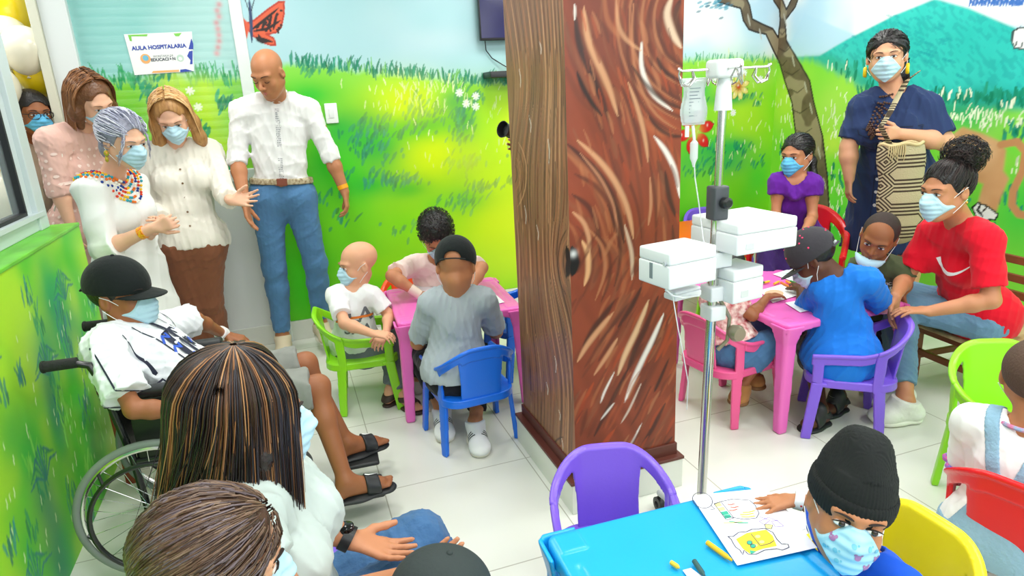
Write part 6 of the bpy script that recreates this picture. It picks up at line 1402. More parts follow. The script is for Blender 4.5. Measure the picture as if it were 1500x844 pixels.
strands(pts, r, 'hair_locks', M_HAIR('chestnut'), .0022, hcols(len(pts), [(136, 88, 50), (110, 68, 38), (164, 112, 70), (90, 54, 32)], rr))
pkm = cloth('dotted pink', (226, 184, 172), .85, .06); 
G3 = shirt(J, r, pkm, s, 1.04, fem=.85, slv=(1.2, 1.2), i=.018, bottom=-.10, neckr=.056, seed=12)
l, f, up = torso_axes(J); ctr = lerp(J['pel'], J['neck'], .5); dots = []
for dirn, ll in ((f, l), (-l, f)):
    mk = [(lambda d, x=x, y=y: ([(a + x + (.02 if int(round(y / .035)) % 2 else 0), b_ + y) for a, b_ in d[0]], d[1]))(disc2(.008, 8)) for x in np.arange(-.12, .13, .04) for y in np.arange(-.2, .22, .035)]
    decal(G3, mk, ctr + dirn * .16, ll, up, dirn, name='dot_print', m=mat('pale dots', (244, 218, 208), .8), par=r, reach=.05)
MB().tube([J['shR'] + up * .05 + f * .0, J['shR'] + f * .07 - up * .02, J['shR'] + f * .085 - up * .15 - l * .02, J['pel'] - l * .17 + up * .12], .004, 6).build('bag_strap', mat('pale strap', (226, 218, 206), .6), r, True)
trousers(J, r, cloth('pale trousers', (206, 170, 160), .85), s, 1.0, .014, (.97, .97), seed=13)
for q in 'LR': shoe(J, q, r, cloth('grey shoe', (196, 190, 182), .7), mat('pale shoe sole', (226, 222, 210), .6), s * .95)
# ---- person with glasses beyond the doorway
F = vdir(.8, 0, .6); s = .97
J = pose(F, s, 1.0, neck=(38, 212, 3.75), pel=(62, 350, 3.85), head=(50, 168, 3.70), shL=(80, 224, 'f'), shR=(8, 226, 'n'), elL=(86, 290, 'm'), elR=(10, 300, 'm'), wrL=(100, 340, 'm'), wrR=(30, 350, 'm'),
         hipL=(84, 356, 'm'), hipR=(50, 360, 'm'), knL=(110, 430, 3.7), knR=(80, 436, 3.7), anL=(140, 496, 3.85), anR=(110, 505, 3.8), toeL=(160, 505, 3.75), toeR=(130, 515, 3.7))
r = person(J['pel'], 'person in glasses and a blue mask peering in past the window frame')
H = Head(J['head'], vdir(.78, -.1, .6), (0, 0, 1), 1.0)
G = make_body(r, J, H, skin('brown'), s, 1.0, fem=.3, hL=dict(d=vdir(0, -1, 0), pn=vdir(1, 0, .2), thumb=-1), hR=dict(d=vdir(0, -1, 0), pn=vdir(1, 0, .2), thumb=1), vox=.007)
H.features(r, mouth=False); H.mask(r, M_MASKC)
H.hair_base(S(), t=.012, front=(.064, .060)).ell(H.W(0, -.10, -.02), .045, k=.02).build('hair', mat('black hair', (26, 22, 24), .4, bump=.5, bscale=80), r, vox=.004)
gm = mat('dark glasses frame', (26, 22, 26), .3); mb = MB()
for q in (-1, 1): mb.tube([H.W(q * .033 + .026 * math.cos(a), .104 - .008 * math.cos(a) * q, .004 + .019 * math.sin(a)) for a in np.linspace(0, 6.283, 16, endpoint=False)], .0022, 6, closed=True); mb.tube([H.W(q * .058, .096, .012), H.W(q * .080, .04, .012), H.W(q * .084, -.01, .010)], .002, 6)
mb.tube([H.W(-.008, .108, .008), H.W(.008, .108, .008)], .002, 6).build('glasses', gm, r, True)
shirt(J, r, cloth('beige blouse', (206, 186, 166), .85), s, 1.05, fem=.4, slv=(1.2, 1.2), i=.018, bottom=-.10, seed=14, vox=.008)
trousers(J, r, cloth('dark grey trousers', (70, 70, 78), .85), s, 1.0, .014, (.97, .97), seed=15, vox=.008)
for q in 'LR': shoe(J, q, r, cloth('black shoe', (40, 40, 44), .5), mat('dark sole', (30, 30, 32), .6), s * .95)
# ================================================================ the seated children and grown-ups
def down_hand(J, q, d=None, pn=None, thumb=1, **kw): return dict(d=d if d is not None else nrm(J['wr' + q] - J['el' + q]), pn=pn if pn is not None else A(0, 0, -1), thumb=thumb, **kw)
KC = .93
# ---- bald child in a white printed T-shirt
F = vdir(.55, 0, .8); s = .70
J = pose(F, s, .9, neck=(518, 424, 3.10), pel=(521, 503, 3.13), head=(525, 388, 'm'), shL=(546, 433, 'm'), shR=(491, 433, 'm'), elL=(570, 462, 'm'), elR=(505, 474, 'n'), wrL=(566, 486, 'n'), wrR=(546, 489, 'n'),
         hipL=(538, 520, 'm'), hipR=(512, 522, 'm'), knL=(584, 496, 'm'), knR=(572, 512, 'm'), anL=(572, 574, 'm'), anR=(594, 594, 3.0), toeL=(592, 585, 3.12), toeR=(618, 618, 2.92))
J['anL'][2] = J['anR'][2] = .07; J['toeL'][2] = J['toeR'][2] = .02
r = person(J['pel'], 'bald child in a white printed T-shirt sitting on the lime green chair'); sk = skin('light')
H = Head(J['head'], vdir(-.80, -.10, .45), (0, 0, 1), KC, child=1)
G = make_body(r, J, H, sk, s, .95, hL=dict(d=vdir(-.3, -.3, .5), pn=vdir(-.2, -.8, -.3), thumb=-1, s=.75, curl=.6), hR=dict(d=vdir(.9, -.1, .1), pn=vdir(0, -1, -.2), thumb=1, s=.75, curl=.5), toes=(True, True), vox=.005)
H.features(r, mouth=False, brow=mat('faint brow', (150, 104, 76), .8)); H.mask(r, M_MASK)
Gs = shirt(J, r, cloth('white tee', (238, 240, 240), .85, .03), s, 1.0, slv=(.72, .72), i=.010, bottom=-.10, neckr=.058, seed=21, vox=.005, flare=.010, amp=.003)
l, f, up = torso_axes(J); c0 = lerp(J['pel'], J['neck'], .62) + f * .10; gk = mat('grey print', (110, 114, 120), .8)
decal(Gs, [text2('PLA', .105, .002)], c0 + up * .005, l, up, f, m=gk, par=r, name='lettering'); decal(Gs, [text2('SMA', .07, .001)], c0 - up * .07 + l * .015, l, up, f, m=gk, par=r, name='lettering')
decal(Gs, [ribbon2([(-.09, .012), (-.02, -.004), (.04, .0), (.09, -.008)], .012)], c0, l, up, f, lift=.003, m=mat('orange print', (240, 130, 50), .8), par=r, name='print')
trousers(J, r, cloth('grey sweatpants', (108, 116, 122), .9, .1), s, .98, .012, (.94, .94), seed=22, vox=.005, flare=.006)
for q in 'LR': slipper(J, q, r, mat('dark brown sandal', (62, 46, 40), .6), s * 1.02, bands=2)
# ---- curly haired boy in pink
F = vdir(-.05, 0, 1); s = .80
J = pose(F, s, .95, neck=(640, 383, 3.44), pel=(638, 452, 3.62), head=(640, 346, 'n'), shL=(678, 390, 'm'), shR=(602, 390, 'm'), elL=(706, 392, 'n'), elR=(574, 404, 'n'), wrL=(680, 402, 3.12), wrR=(612, 410, 3.18),
         hipL=(656, 486, 'm'), hipR=(622, 486, 'm'), knL=(668, 480, 'n'), knR=(612, 480, 'n'), anL=(668, 560, 3.25), anR=(614, 560, 3.25), toeL=(670, 576, 3.15), toeR=(612, 576, 3.15))
for q in 'LR': J['wr' + q][2] = .535; J['el' + q][2] = max(J['el' + q][2], .54)
r = person(J['pel'], 'curly-haired boy in a pale pink T-shirt drawing at the left pink table'); sk = skin('olive')
H = Head(J['head'], vdir(.12, -.70, .70), vdir(0, .85, .5), .97, child=.7)
G = make_body(r, J, H, sk, s, .95, hL=dict(d=vdir(-.9, -.05, .3), pn=A(0, 0, -1), thumb=-1, s=.8, curl=.4), hR=dict(d=vdir(.95, -.1, .1), pn=A(0, 0, -1), thumb=1, s=.8, curl=.5), vox=.005)
H.features(r, mouth=False, eyes='closed'); H.mask(r, M_MASK)
def curly(H, r, n, m, t=.012, rad=.010, seed=0, low=-.03, cols=None, w=.0016, front=(.066, .066)):
    rr = np.random.RandomState(seed); P = []
    while len(P) < n:
        d = rr.randn(3); d /= np.linalg.norm(d); p = d * (np.array([.0755 * H.wd, .094, .081]) + t) + np.array([0, -.016 - .4 * t, .040])
        if (p[0] / .062) ** 2 + ((p[1] - .098) / .076) ** 2 + ((p[2] + .006) / .080) ** 2 < 1 or (p[2] < .045 and (p[1] - .03) * .92 - (p[2] - .012) * .4 > 0) or p[2] < low: continue
        a0 = rr.rand() * 6.28; u = np.cross(d, rr.randn(3)); u /= np.linalg.norm(u); v = np.cross(d, u); P.append([H.W(*(p + rad * (.4 + .6 * rr.rand() * 0 + .0) * (u * math.cos(a0 + q) + v * math.sin(a0 + q)) + d * .0016 * q)) for q in np.linspace(0, 7, 12)])
    strands(P, r, 'hair_curls', M_HAIR(m), w, hcols(len(P), cols or [(34, 26, 24), (20, 16, 18), (52, 40, 34)], rr))
H.hair_base(S(), t=.012, front=(.066, .066), low=-.04).build('hair', mat('black hair', (26, 22, 24), .4, bump=.5, bscale=80), r, vox=.004); curly(H, r, 520, 'dark curls', .018, .009, 3)
Gs = shirt(J, r, cloth('pale pink tee', (240, 214, 208), .85, .04), s, 1.0, slv=(.75, .75), i=.013, bottom=-.10, neckr=.058, seed=23, vox=.005, flare=.012)
l, f, up = torso_axes(J); decal(Gs, [text2('CLUB', .06, .001)], lerp(J['pel'], J['neck'], .55) + f * .1, l, up, f, m=mat('navy print', (40, 44, 90), .8), par=r, name='lettering')
trousers(J, r, cloth('dark grey trousers', (70, 70, 78), .85), s, .95, .012, (.93, .93), seed=24)
wq = lerp(J['wrR'], J['elR'], .15); tg = nrm(J['wrR'] - J['elR']); MB().tube([wq - tg * .03, wq + tg * .03], .025, 16).build('bandage', mat('pale bandage', (232, 214, 200), .7), r, True)
for q in 'LR': shoe(J, q, r, cloth('grey shoe', (196, 190, 182), .7), mat('pale shoe sole', (226, 222, 210), .6), s * .95)
# ---- boy in grey with a cap turned backwards
F = vdir(.10, 0, -1); s = .82
J = pose(F, s, .92, neck=(667, 428, 2.70), pel=(668, 538, 2.66), head=(668, 392, 2.68), shL=(630, 446, 'm'), shR=(710, 440, 'm'), elL=(612, 502, 'f'), elR=(726, 486, 'f'), wrL=(632, 450, 2.95), wrR=(706, 446, 2.98),
         hipL=(650, 552, 'm'), hipR=(686, 552, 'm'), knL=(612, 508, 'f'), knR=(706, 520, 'f'), anL=(646, 592, 2.80), anR=(694, 592, 2.66), toeL=(650, 610, 2.62), toeR=(702, 622, 2.48))
for q in 'LR': J['wr' + q][2] = .53
for q in 'LR': J['an' + q][2] = .075; J['toe' + q][2] = .02
r = person(J['pel'], 'boy in a grey T-shirt and a black cap worn backwards, seen from behind'); sk = skin('tan')
H = Head(J['head'], vdir(.05, -.45, -.9), vdir(.02, .95, -.3), .95, child=.8)
G = make_body(r, J, H, sk, s, .95, hL=dict(d=vdir(.7, -.1, -.6), pn=A(0, 0, -1), thumb=1, s=.78, curl=.5), hR=dict(d=vdir(-.5, -.1, -.8), pn=A(0, 0, -1), thumb=-1, s=.78, curl=.5), vox=.005)
H.features(r, mouth=False); H.mask(r, M_MASK)
blk = cloth('black cap cotton', (26, 32, 32), .8, .1, .2, 60); H.cap(r, blk, backwards=False, tilt=-.05, z0=.006)
Gs = shirt(J, r, cloth('grey tee', (166, 176, 182), .85, .08), s, .98, slv=(.85, .85), i=.011, bottom=-.05, neckr=.056, seed=25, vox=.005, flare=.012, amp=.004)
trousers(J, r, cloth('black trousers', (30, 32, 38), .85), s, .95, .010, (.90, .90), seed=26)
for q in 'LR':
    o, Gq, (u_, d_, sd) = shoe(J, q, r, cloth('white leather', (234, 236, 236), .6), mat('pale shoe sole', (226, 222, 210), .6), s * 1.05)
    for k in range(3):
        for sg_ in (-1, 1): decal(Gq, [ribbon2([(-.012 + .014 * k, -.010), (-.002 + .014 * k, .026)], .006)], lerp(J['an' + q], J['toe' + q], .45), d_, u_, sd * sg_, lift=.001, reach=.06, name='stripe', m=mat('black stripe', (20, 20, 22), .5), par=o)
# ---- boy in the wheelchair
F = A(1, -.06, 0); s = .84
J = pose(F, s, 1.0, pel=(-.34, 2.37, .515, 'w'), neck=(176, 486, 2.11), head=(180, 434, 'm'), shL=(226, 484, 'f'), shR=(150, 512, 'n'), elL=(287, 468, 'f'), elR=(196, 600, 'n'), wrL=(328, 490, 'f'), wrR=(282, 600, 'm'),
         hipL=(-.31, 2.46, .51, 'w'), hipR=(-.31, 2.29, .51, 'w'), knL=(448, 532, 'm'), knR=(466, 566, 'm'), anL=(508, 648, 2.36), anR=(506, 702, 2.07), toeL=(548, 628, 2.36), toeR=(572, 688, 2.07))
J['anL'][2] = .18; J['anR'][2] = .18; J['toeL'] = J['anL'] + A(.155, .05, -.055); J['toeR'] = J['anR'] + A(.165, .02, -.055)
r = person(J['pel'], 'boy in a black cap and white baseball shirt sitting in the wheelchair'); sk = skin('brown')
H = Head(J['head'], vdir(.96, .02, .16), vdir(.0, 1, 0), .98, child=.4)
G = make_body(r, J, H, sk, s, .88, armg=.86, legg=.88, hL=dict(d=vdir(.95, -.35, .0), pn=A(0, 0, -1), thumb=-1, s=.92, curl=.45), hR=dict(d=vdir(.95, -.2, .3), pn=A(0, 0, -1), thumb=1, s=.92), toes=(True, True), vox=.0045)
H.features(r, mouth=False); H.mask(r, M_MASK, pat=1); short_hair(H, r, mat('black hair', (26, 22, 24), .4, bump=.5, bscale=80), t=.005)
H.cap(r, blk, tilt=-.10, brimlen=.072, t=.014, z0=.026); 
Gs = shirt(J, r, cloth('white jersey', (232, 236, 240), .85, .03), s, .98, slv=(.80, .80), i=.018, bottom=-.08, neckr=.058, seed=27, vox=.005, flare=.018, amp=.006)
l, f, up = torso_axes(J); nv = mat('navy stripe', (38, 42, 62), .8); rb_ = mat('royal print', (50, 90, 196), .8)
for q in (-1, 1):
    for a_ in (-.02, .06, .14): decal(Gs, [ribbon2([(a_ - .04, -.26), (a_ - .04, .20)], .005)], lerp(J['pel'], J['neck'], .5) - l * q * .14 * -1, f, up, l * q, lift=.0015, reach=.10, name='pinstripe', m=nv, par=r)
for a_ in (-.13, -.065, .065, .13): decal(Gs, [ribbon2([(a_, -.24), (a_, .16)], .005)], lerp(J['pel'], J['neck'], .5) + f * .14, l, up, f, lift=.0015, name='pinstripe', m=nv, par=r)
decal(Gs, [ribbon2([(0, -.26), (0, .17)], .014)], lerp(J['pel'], J['neck'], .5) + f * .14, l, up, f, lift=.003, name='placket', m=nv, par=r)
for (x_, y_) in ((-.045, .06), (-.05, .01), (-.04, -.05), (.05, .05), (.05, .0)): decal(Gs, [ribbon2([(x_ - .02, y_ - .012), (x_, y_ + .012), (x_ + .016, y_ - .008), (x_ + .022, y_ + .014)], .009)], lerp(J['pel'], J['neck'], .5) + f * .14, l, up, f, lift=.002, name='script_print', m=rb_, par=r)
for q in 'LR':
    a_, b_ = J['sh' + q], J['el' + q]; e_ = lerp(a_, b_, .74); tg = nrm(b_ - a_); MB().tube([e_ - tg * .004, e_ + tg * .004], .049 * s + .012, 22).build('sleeve_band', nv, r, True)
trousers(J, r, cloth('grey plaid shorts', (150, 152, 146), .85, .3), s, .95, .016, (.46, .46), seed=28, flare=.012)
wq = lerp(J['wrL'], J['elL'], .08); tg = nrm(J['wrL'] - J['elL']); MB().tube([wq - tg * .014, wq + tg * .014], .029, 18).build('hospital_bracelet', mat('white bracelet', (240, 242, 244), .5), r, True)
for q in 'LR':
    o, Gq, (u_, d_, sd, p0) = slipper(J, q, r, mat('black rubber slide', (34, 36, 40), .5), s * 1.02)
    decal(Gq, [poly2(SWOOSH, .075)], p0 + u_ * .03, d_, sd, u_, lift=.002, reach=.06, name='swoosh', m=mat('white print', (236, 240, 240), .6), par=o)
# ---- girl in purple
F = vdir(-.35, 0, .95); s = .84
J = pose(F, s, .95, neck=(1166, 262, 3.62), pel=(1168, 350, 'f'), head=(1167, 228, 'm'), shL=(1190, 270, 'm'), shR=(1140, 268, 'm'), elL=(1190, 318, 'm'), elR=(1136, 316, 'm'), wrL=(1178, 340, 'n'), wrR=(1150, 345, 'n'),
         hipL=(1182, 356, 'm'), hipR=(1154, 356, 'm'), knL=(1150, 362, 'n'), knR=(1124, 360, 'n'), anL=(1150, 430, 3.35), anR=(1124, 426, 3.35), toeL=(1146, 440, 3.25), toeR=(1118, 436, 3.25))
r = person(J['pel'], 'girl in a purple top and blue mask sitting in front of the painted tree'); sk = skin('olive')
H = Head(J['head'], vdir(-.78, -.12, .60), (0, 0, 1), .93, child=.4)
G = make_body(r, J, H, sk, s, .85, fem=.3, armg=.82, hL=dict(d=vdir(-.8, -.4, .4), pn=A(0, 0, -1), thumb=-1, s=.8), hR=dict(d=vdir(.8, -.4, .4), pn=A(0, 0, -1), thumb=1, s=.8), vox=.006)
H.features(r, mouth=False); H.mask(r, M_MASKC)
bh = mat('black hair', (26, 22, 24), .4, bump=.5, bscale=80)
G2 = H.hair_base(S(), t=.008, front=(.070, .060), low=-.06); G2.ell(H.W(0, -.10, -.0), .03, k=.02); G2.chain([H.W(0, -.115, -.0), H.W(.03, -.12, -.06), H.W(.05, -.10, -.13), H.W(.05, -.09, -.17)], [.026, .024, .02, .008], k=.02); G2.build('hair', bh, r, vox=.004)
rr = np.random.RandomState(12); P = comb_paths(H, (0, -.118, 0), 260, rr, t=.010); strands(P, r, 'hair_locks', M_HAIR('black'), .0015, hcols(len(P), [(30, 26, 28), (44, 38, 40), (18, 16, 18)], rr))
pur = cloth('purple jersey', (104, 38, 158), .8, .06, .2); l, f, up = torso_axes(J)
def cowl(G): G.cone(J['shL'] + up * .02, J['neck'] + f * .085 - up * .05, .02, .022, k=.03); G.cone(J['shR'] + up * .02, J['neck'] + f * .085 - up * .05, .02, .022, k=.03)
shirt(J, r, pur, s, .9, fem=.3, slv=(.35, .35), i=.014, bottom=-.12, neckr=.062, seed=29, flare=.012, vneck=.04, extra=cowl)
trousers(J, r, cloth('dark violet trousers', (54, 34, 90), .85), s, .9, .012, (.93, .93), seed=30)
for q in 'LR': shoe(J, q, r, cloth('grey shoe', (196, 190, 182), .7), mat('pale shoe sole', (226, 222, 210), .6), s * .9)
# ---- child in the floral top on the pink chair
F = vdir(.75, 0, -.65); s = .66
J = pose(F, s, .88, neck=(1056, 436, 2.80), pel=(1072, 508, 2.76), head=(1064, 398, 2.84), shL=(1040, 440, 'm'), shR=(1082, 448, 'm'), elL=(1052, 480, 'm'), elR=(1102, 462, 'm'), wrL=(1082, 452, 2.98), wrR=(1124, 440, 2.86),
         hipL=(1066, 512, 'm'), hipR=(1084, 516, 'm'), knL=(1112, 486, 'f'), knR=(1128, 500, 'm'), anL=(1104, 552, 2.84), anR=(1086, 566, 2.72), toeL=(1110, 566, 2.78), toeR=(1078, 590, 2.66))
for q in 'LR': J['wr' + q][2] = .53
r = person(J['pel'], 'child in a floral top and denim on the pink chair, mostly hidden by the pumps'); sk = skin('brown')
H = Head(J['head'], vdir(.75, -.25, -.5), (0, 0, 1), .92, child=1)
G = make_body(r, J, H, sk, s, .9, hL=dict(d=vdir(.9, 0, -.2), pn=A(0, 0, -1), thumb=-1, s=.7), hR=dict(d=vdir(.9, 0, -.3), pn=A(0, 0, -1), thumb=1, s=.7), vox=.005)
H.features(r, mouth=False); H.mask(r, M_MASK); short_hair(H, r, bh, t=.010, curl=.0012)
flo = mat('floral cotton', (244, 232, 222), .85, var=.5, vscale=42, rgb2=(170, 46, 60)); shirt(J, r, flo, s, 1.0, slv=(.5, .5), i=.012, bottom=.06, neckr=.058, seed=31, vox=.005)
trousers(J, r, cloth('blue jeans', (74, 118, 166), .85, .16, .35, 60), s, 1.05, .012, (.80, .80), seed=32, top=.03)
for q in 'LR': shoe(J, q, r, cloth('tan boot', (170, 120, 70), .8), mat('brown sole', (120, 82, 44), .6), s * 1.15)
# ---- boy in the blue T-shirt
F = vdir(-.60, 0, -.75); s = .80
J = pose(F, s, .95, neck=(1226, 400, 2.66), pel=(1232, 520, 2.62), head=(1192, 380, 2.70), shL=(1204, 424, 'm'), shR=(1272, 412, 'm'), elL=(1178, 456, 'f'), elR=(1288, 446, 'f'), wrL=(1172, 440, 2.92), wrR=(1240, 424, 3.0),
         hipL=(1218, 534, 'm'), hipR=(1246, 530, 'm'), knL=(1182, 500, 'f'), knR=(1206, 482, 'f'), anL=(1204, 572, 2.60), anR=(1230, 560, 2.72), toeL=(1178, 598, 2.56), toeR=(1206, 588, 2.68))
J['anL'][2] = .08; J['anR'][2] = .08; J['toeL'][2] = .02; J['toeR'][2] = .02
for q in 'LR': J['wr' + q][2] = .535
r = person(J['pel'], 'boy in a bright blue T-shirt and dark cap bent over the right-hand table'); sk = skin('deep')
H = Head(J['head'], vdir(-.62, -.62, -.35), vdir(-.45, .75, -.3), .97, child=.6)
G = make_body(r, J, H, sk, s, .95, hL=dict(d=vdir(.2, .1, -.9), pn=A(0, 0, -1), thumb=1, s=.8), hR=dict(d=vdir(-.8, 0, -.5), pn=A(0, 0, -1), thumb=-1, s=.8), vox=.005)
H.features(r, mouth=False); H.mask(r, M_MASK); short_hair(H, r, bh, t=.005)
V = H.cap(r, cloth('charcoal cap', (62, 60, 66), .8, .1, .2, 60), tilt=.04, z0=.008, t=.013)
mb = MB(); rr = np.random.RandomState(4)
for k in range(14):
    a = rr.rand() * 6.28; e = .2 + rr.rand() * 1.0; mb.ball(V(.092 * math.cos(a) * math.cos(e), -.014 + .110 * math.sin(a) * math.cos(e), .042 + .100 * math.sin(e)), .0045, 8, 5)
mb.build('embroidery', mat('pink embroidery', (230, 60, 110), .7), r, True)
MB().tube([H.W(.02, -.112, .012), H.W(-.01, -.114, .012)], .007, 10).build('buckle', GPL, r, True)
Gs = shirt(J, r, cloth('bright blue tee', (30, 118, 216), .8, .06), s, 1.08, slv=(.85, .85), i=.012, bottom=-.10, neckr=.056, seed=33, vox=.005, flare=.012, amp=.005)
trousers(J, r, mat('grey camouflage', (120, 126, 134), .85, var=.6, vscale=34, rgb2=(40, 44, 56)), s, 1.0, .016, (.52, .52), seed=34, flare=.01)
for q in 'LR':
    o, Gq, (u_, d_, sd, p0) = slipper(J, q, r, mat('black rubber slide', (34, 36, 40), .5), s * 1.05, bands=2); decal(Gq, [disc2(.022)], p0 + u_ * .03, d_, sd, u_, lift=.003, reach=.06, name='strap_patch', m=mat('white print', (236, 240, 240), .6), par=o)
# ---- toddler in olive between the table and the woman in red
F = vdir(-.30, 0, .95); s = .60
J = pose(F, s, .85, neck=(1289, 382, 2.94), pel=(1290, 452, 'f'), head=(1287, 348, 2.90), shL=(1318, 392, 'm'), shR=(1258, 390, 'm'), elL=(1328, 416, 'm'), elR=(1246, 416, 'm'), wrL=(1322, 432, 2.82), wrR=(1240, 430, 2.8),
         hipL=(1302, 458, 'm'), hipR=(1278, 458, 'm'), knL=(1304, 500, 'm'), knR=(1276, 500, 'm'), anL=(1304, 548, 'm'), anR=(1276, 548, 'm'), toeL=(1304, 556, 2.86), toeR=(1270, 556, 2.86))
for q in 'LR': J['an' + q][2] = .07; J['toe' + q][2] = .02
r = person(J['pel'], 'toddler in an olive T-shirt with the mask pulled down under the chin'); sk = skin('brown')
H = Head(J['head'], vdir(-.62, -.42, .68), vdir(0, .9, .4), .92, child=1)
G = make_body(r, J, H, sk, s, 1.0, hL=dict(d=vdir(.1, -.9, .3), pn=vdir(-1, 0, 0), thumb=1, s=.62), hR=dict(d=vdir(-.3, -.9, .3), pn=vdir(1, 0, 0), thumb=-1, s=.62), vox=.005)
H.features(r, eyes='open', lips=M_LIPD); short_hair(H, r, mat('cropped dark hair', (54, 40, 36), .8, bump=.3, bscale=200), t=.002, front=(.062, .070), low=-.03)
G2 = S(); mp = [H.W(x_, .105 - 9 * x_ * x_, -.092 + 3 * x_ * x_) for x_ in np.linspace(-.065, .065, 9)]; G2.chain(mp, [.006, .012, .018, .021, .022, .021, .018, .012, .006], k=.01); G2.build('face_mask', M_MASK, r, vox=.003)
for q in (-1, 1): MB().tube([mp[0 if q < 0 else -1], H.W(q * .084, -.006, -.02), H.W(q * .086, -.016, .02)], .0013, 6).build('ear_loop', M_LOOP, r, True)
Gs = shirt(J, r, cloth('olive tee', (84, 94, 66), .85, .08), s, 1.05, slv=(.8, .8), i=.014, bottom=-.12, neckr=.058, seed=35, vox=.005, flare=.012)
l, f, up = torso_axes(J); decal(Gs, [text2('ATHLETIC', .022, .0006)], lerp(J['pel'], J['neck'], .72) + f * .1, l, up, f, m=mat('white print', (236, 240, 240), .6), par=r, name='lettering'); decal(Gs, [text2('ALTAR', .042, .0014)], lerp(J['pel'], J['neck'], .60) + f * .1, l, up, f, m=mat('white print', (236, 240, 240), .6), par=r, name='lettering')
trousers(J, r, cloth('dark shorts', (60, 62, 74), .85), s, 1.0, .014, (.60, .60), seed=36)
for q in 'LR': shoe(J, q, r, cloth('pink canvas shoe', (222, 150, 166), .7), mat('pale shoe sole', (226, 222, 210), .6), s)
# ---- woman in red
F = A(-1, .12, 0); s = .97
J = pose(F, s, 1.0, neck=(1408, 326, 2.72), pel=(2.90, 2.02, .41, 'w'), head=(1386, 280, 2.66), shL=(1444, 352, 'n'), shR=(1366, 342, 'f'), elL=(1452, 440, 'm'), elR=(1326, 408, 'm'), wrL=(1362, 456, 2.55), wrR=(1312, 434, 'n'),
         hipL=(2.87, 1.93, .40, 'w'), hipR=(2.87, 2.12, .40, 'w'), knL=(1316, 446, 'm'), knR=(1306, 424, 'm'), anL=(1330, 556, 2.60), anR=(1316, 560, 2.76), toeL=(1282, 590, 2.60), toeR=(1278, 582, 2.74), haR=(1308, 462, 'm'))
J['anL'][2] = .10; J['anR'][2] = .10; J['toeL'][2] = .025; J['toeR'][2] = .025
r = person(J['pel'], 'young woman in a red T-shirt and jeans with curly hair in a high bun'); sk = skin('olive')
H = Head(J['head'], vdir(-.93, -.12, .28), (0, 0, 1), 1.0, wide=.96)
G = make_body(r, J, H, sk, s, .95, fem=.8, armg=.92, hL=dict(d=vdir(-.9, .05, -.2), pn=A(0, 0, -1), thumb=-1, s=.92, curl=.3), hR=dict(d=vdir(-.1, -1, .15), pn=vdir(.4, 0, .8), thumb=1, s=.95, curl=.35), vox=.0048)
H.features(r, mouth=False); H.mask(r, M_MASK)
G2 = H.hair_base(S(), t=.007, front=(.066, .058), low=-.06); G2.ell(H.W(.0, -.085, .12), A(.062, .062, .056), k=.02); G2.build('hair', bh, r, vox=.004)
rr = np.random.RandomState(14); P = comb_paths(H, (0, -.07, .115), 420, rr, t=.009)
for k in range(520):
    d = rr.randn(3); d /= np.linalg.norm(d); p = A(0, -.088, .128) + d * A(.066, .066, .060) * (1 + rr.rand() * .18); a0 = rr.rand() * 6.28; u = np.cross(d, rr.randn(3)); u /= np.linalg.norm(u); v = np.cross(d, u); P.append([H.W(*(p + .011 * (u * math.cos(a0 + q) + v * math.sin(a0 + q)) + d * .002 * q)) for q in np.linspace(0, 8, 12)])
strands(P, r, 'hair_curls', M_HAIR('black'), .0014, hcols(len(P), [(34, 26, 26), (50, 36, 34), (20, 16, 18)], rr))
MB().ball(H.W(.090, -.002, -.036), .0055, 10, 6).ball(H.W(-.090, -.002, -.036), .0055, 10, 6).build('earring', mat('gold earring', (220, 170, 80), .3, metal=1), r, True)
Gs = shirt(J, r, cloth('red tee', (222, 20, 44), .8, .06), s, 1.02, fem=.85, slv=(.78, .78), i=.011, bottom=-.11, neckr=.056, seed=37, vox=.005, flare=.010, amp=.004)
l, f, up = torso_axes(J); nS = nrm(f * .80 + l * .60 - up * (up @ (f * .80 + l * .60))); uS = np.cross(up, nS); uS = uS if uS @ RV > 0 else -uS; decal(Gs, [poly2([(a_, b_ * 1.15) for a_, b_ in SWOOSH], .165)], lerp(J['pel'], J['neck'], .70) + nS * .15 - uS * .005, uS, up, nS, lift=.002, reach=.06, name='swoosh', m=mat('white print', (236, 240, 240), .6), par=r)
trousers(J, r, cloth('light jeans', (112, 150, 180), .85, .15, .35, 60), s, .98, .010, (.92, .92), seed=38, vox=.005, top=.06)
for q in 'LR': shoe(J, q, r, mat('white sneaker leather', (232, 232, 226), .5, bump=.5, bscale=40), mat('white sneaker sole', (236, 234, 226), .5), s * 1.08, i=.018)
# ---- woman in the navy dress
F = vdir(-.45, 0, .9); s = 1.02; g = 1.18
J = pose(F, s, 1.0, neck=(1310, 132, 3.62), pel=(1306, 262, 'f'), head=(1299, 84, 3.60), shL=(1358, 160, 'm'), shR=(1264, 158, 'm'), elL=(1384, 208, 'm'), elR=(1243, 216, 'm'), wrL=(1318, 196, 3.42), wrR=(1244, 262, 'm'),
         hipL=(1326, 270, 'm'), hipR=(1282, 270, 'm'), knL=(1330, 360, 'm'), knR=(1284, 360, 'm'), anL=(1334, 440, 'm'), anR=(1284, 440, 'm'), toeL=(1326, 452, 3.6), toeR=(1272, 452, 3.6))
for q in 'LR': J['an' + q][2] = .09; J['toe' + q][2] = .02
r = person(J['pel'], 'woman in a navy button-front dress carrying a striped woven bag'); sk = skin('light')
H = Head(J['head'], vdir(-.50, -.08, .85), vdir(-.04, 1, 0), 1.06, wide=1.06)
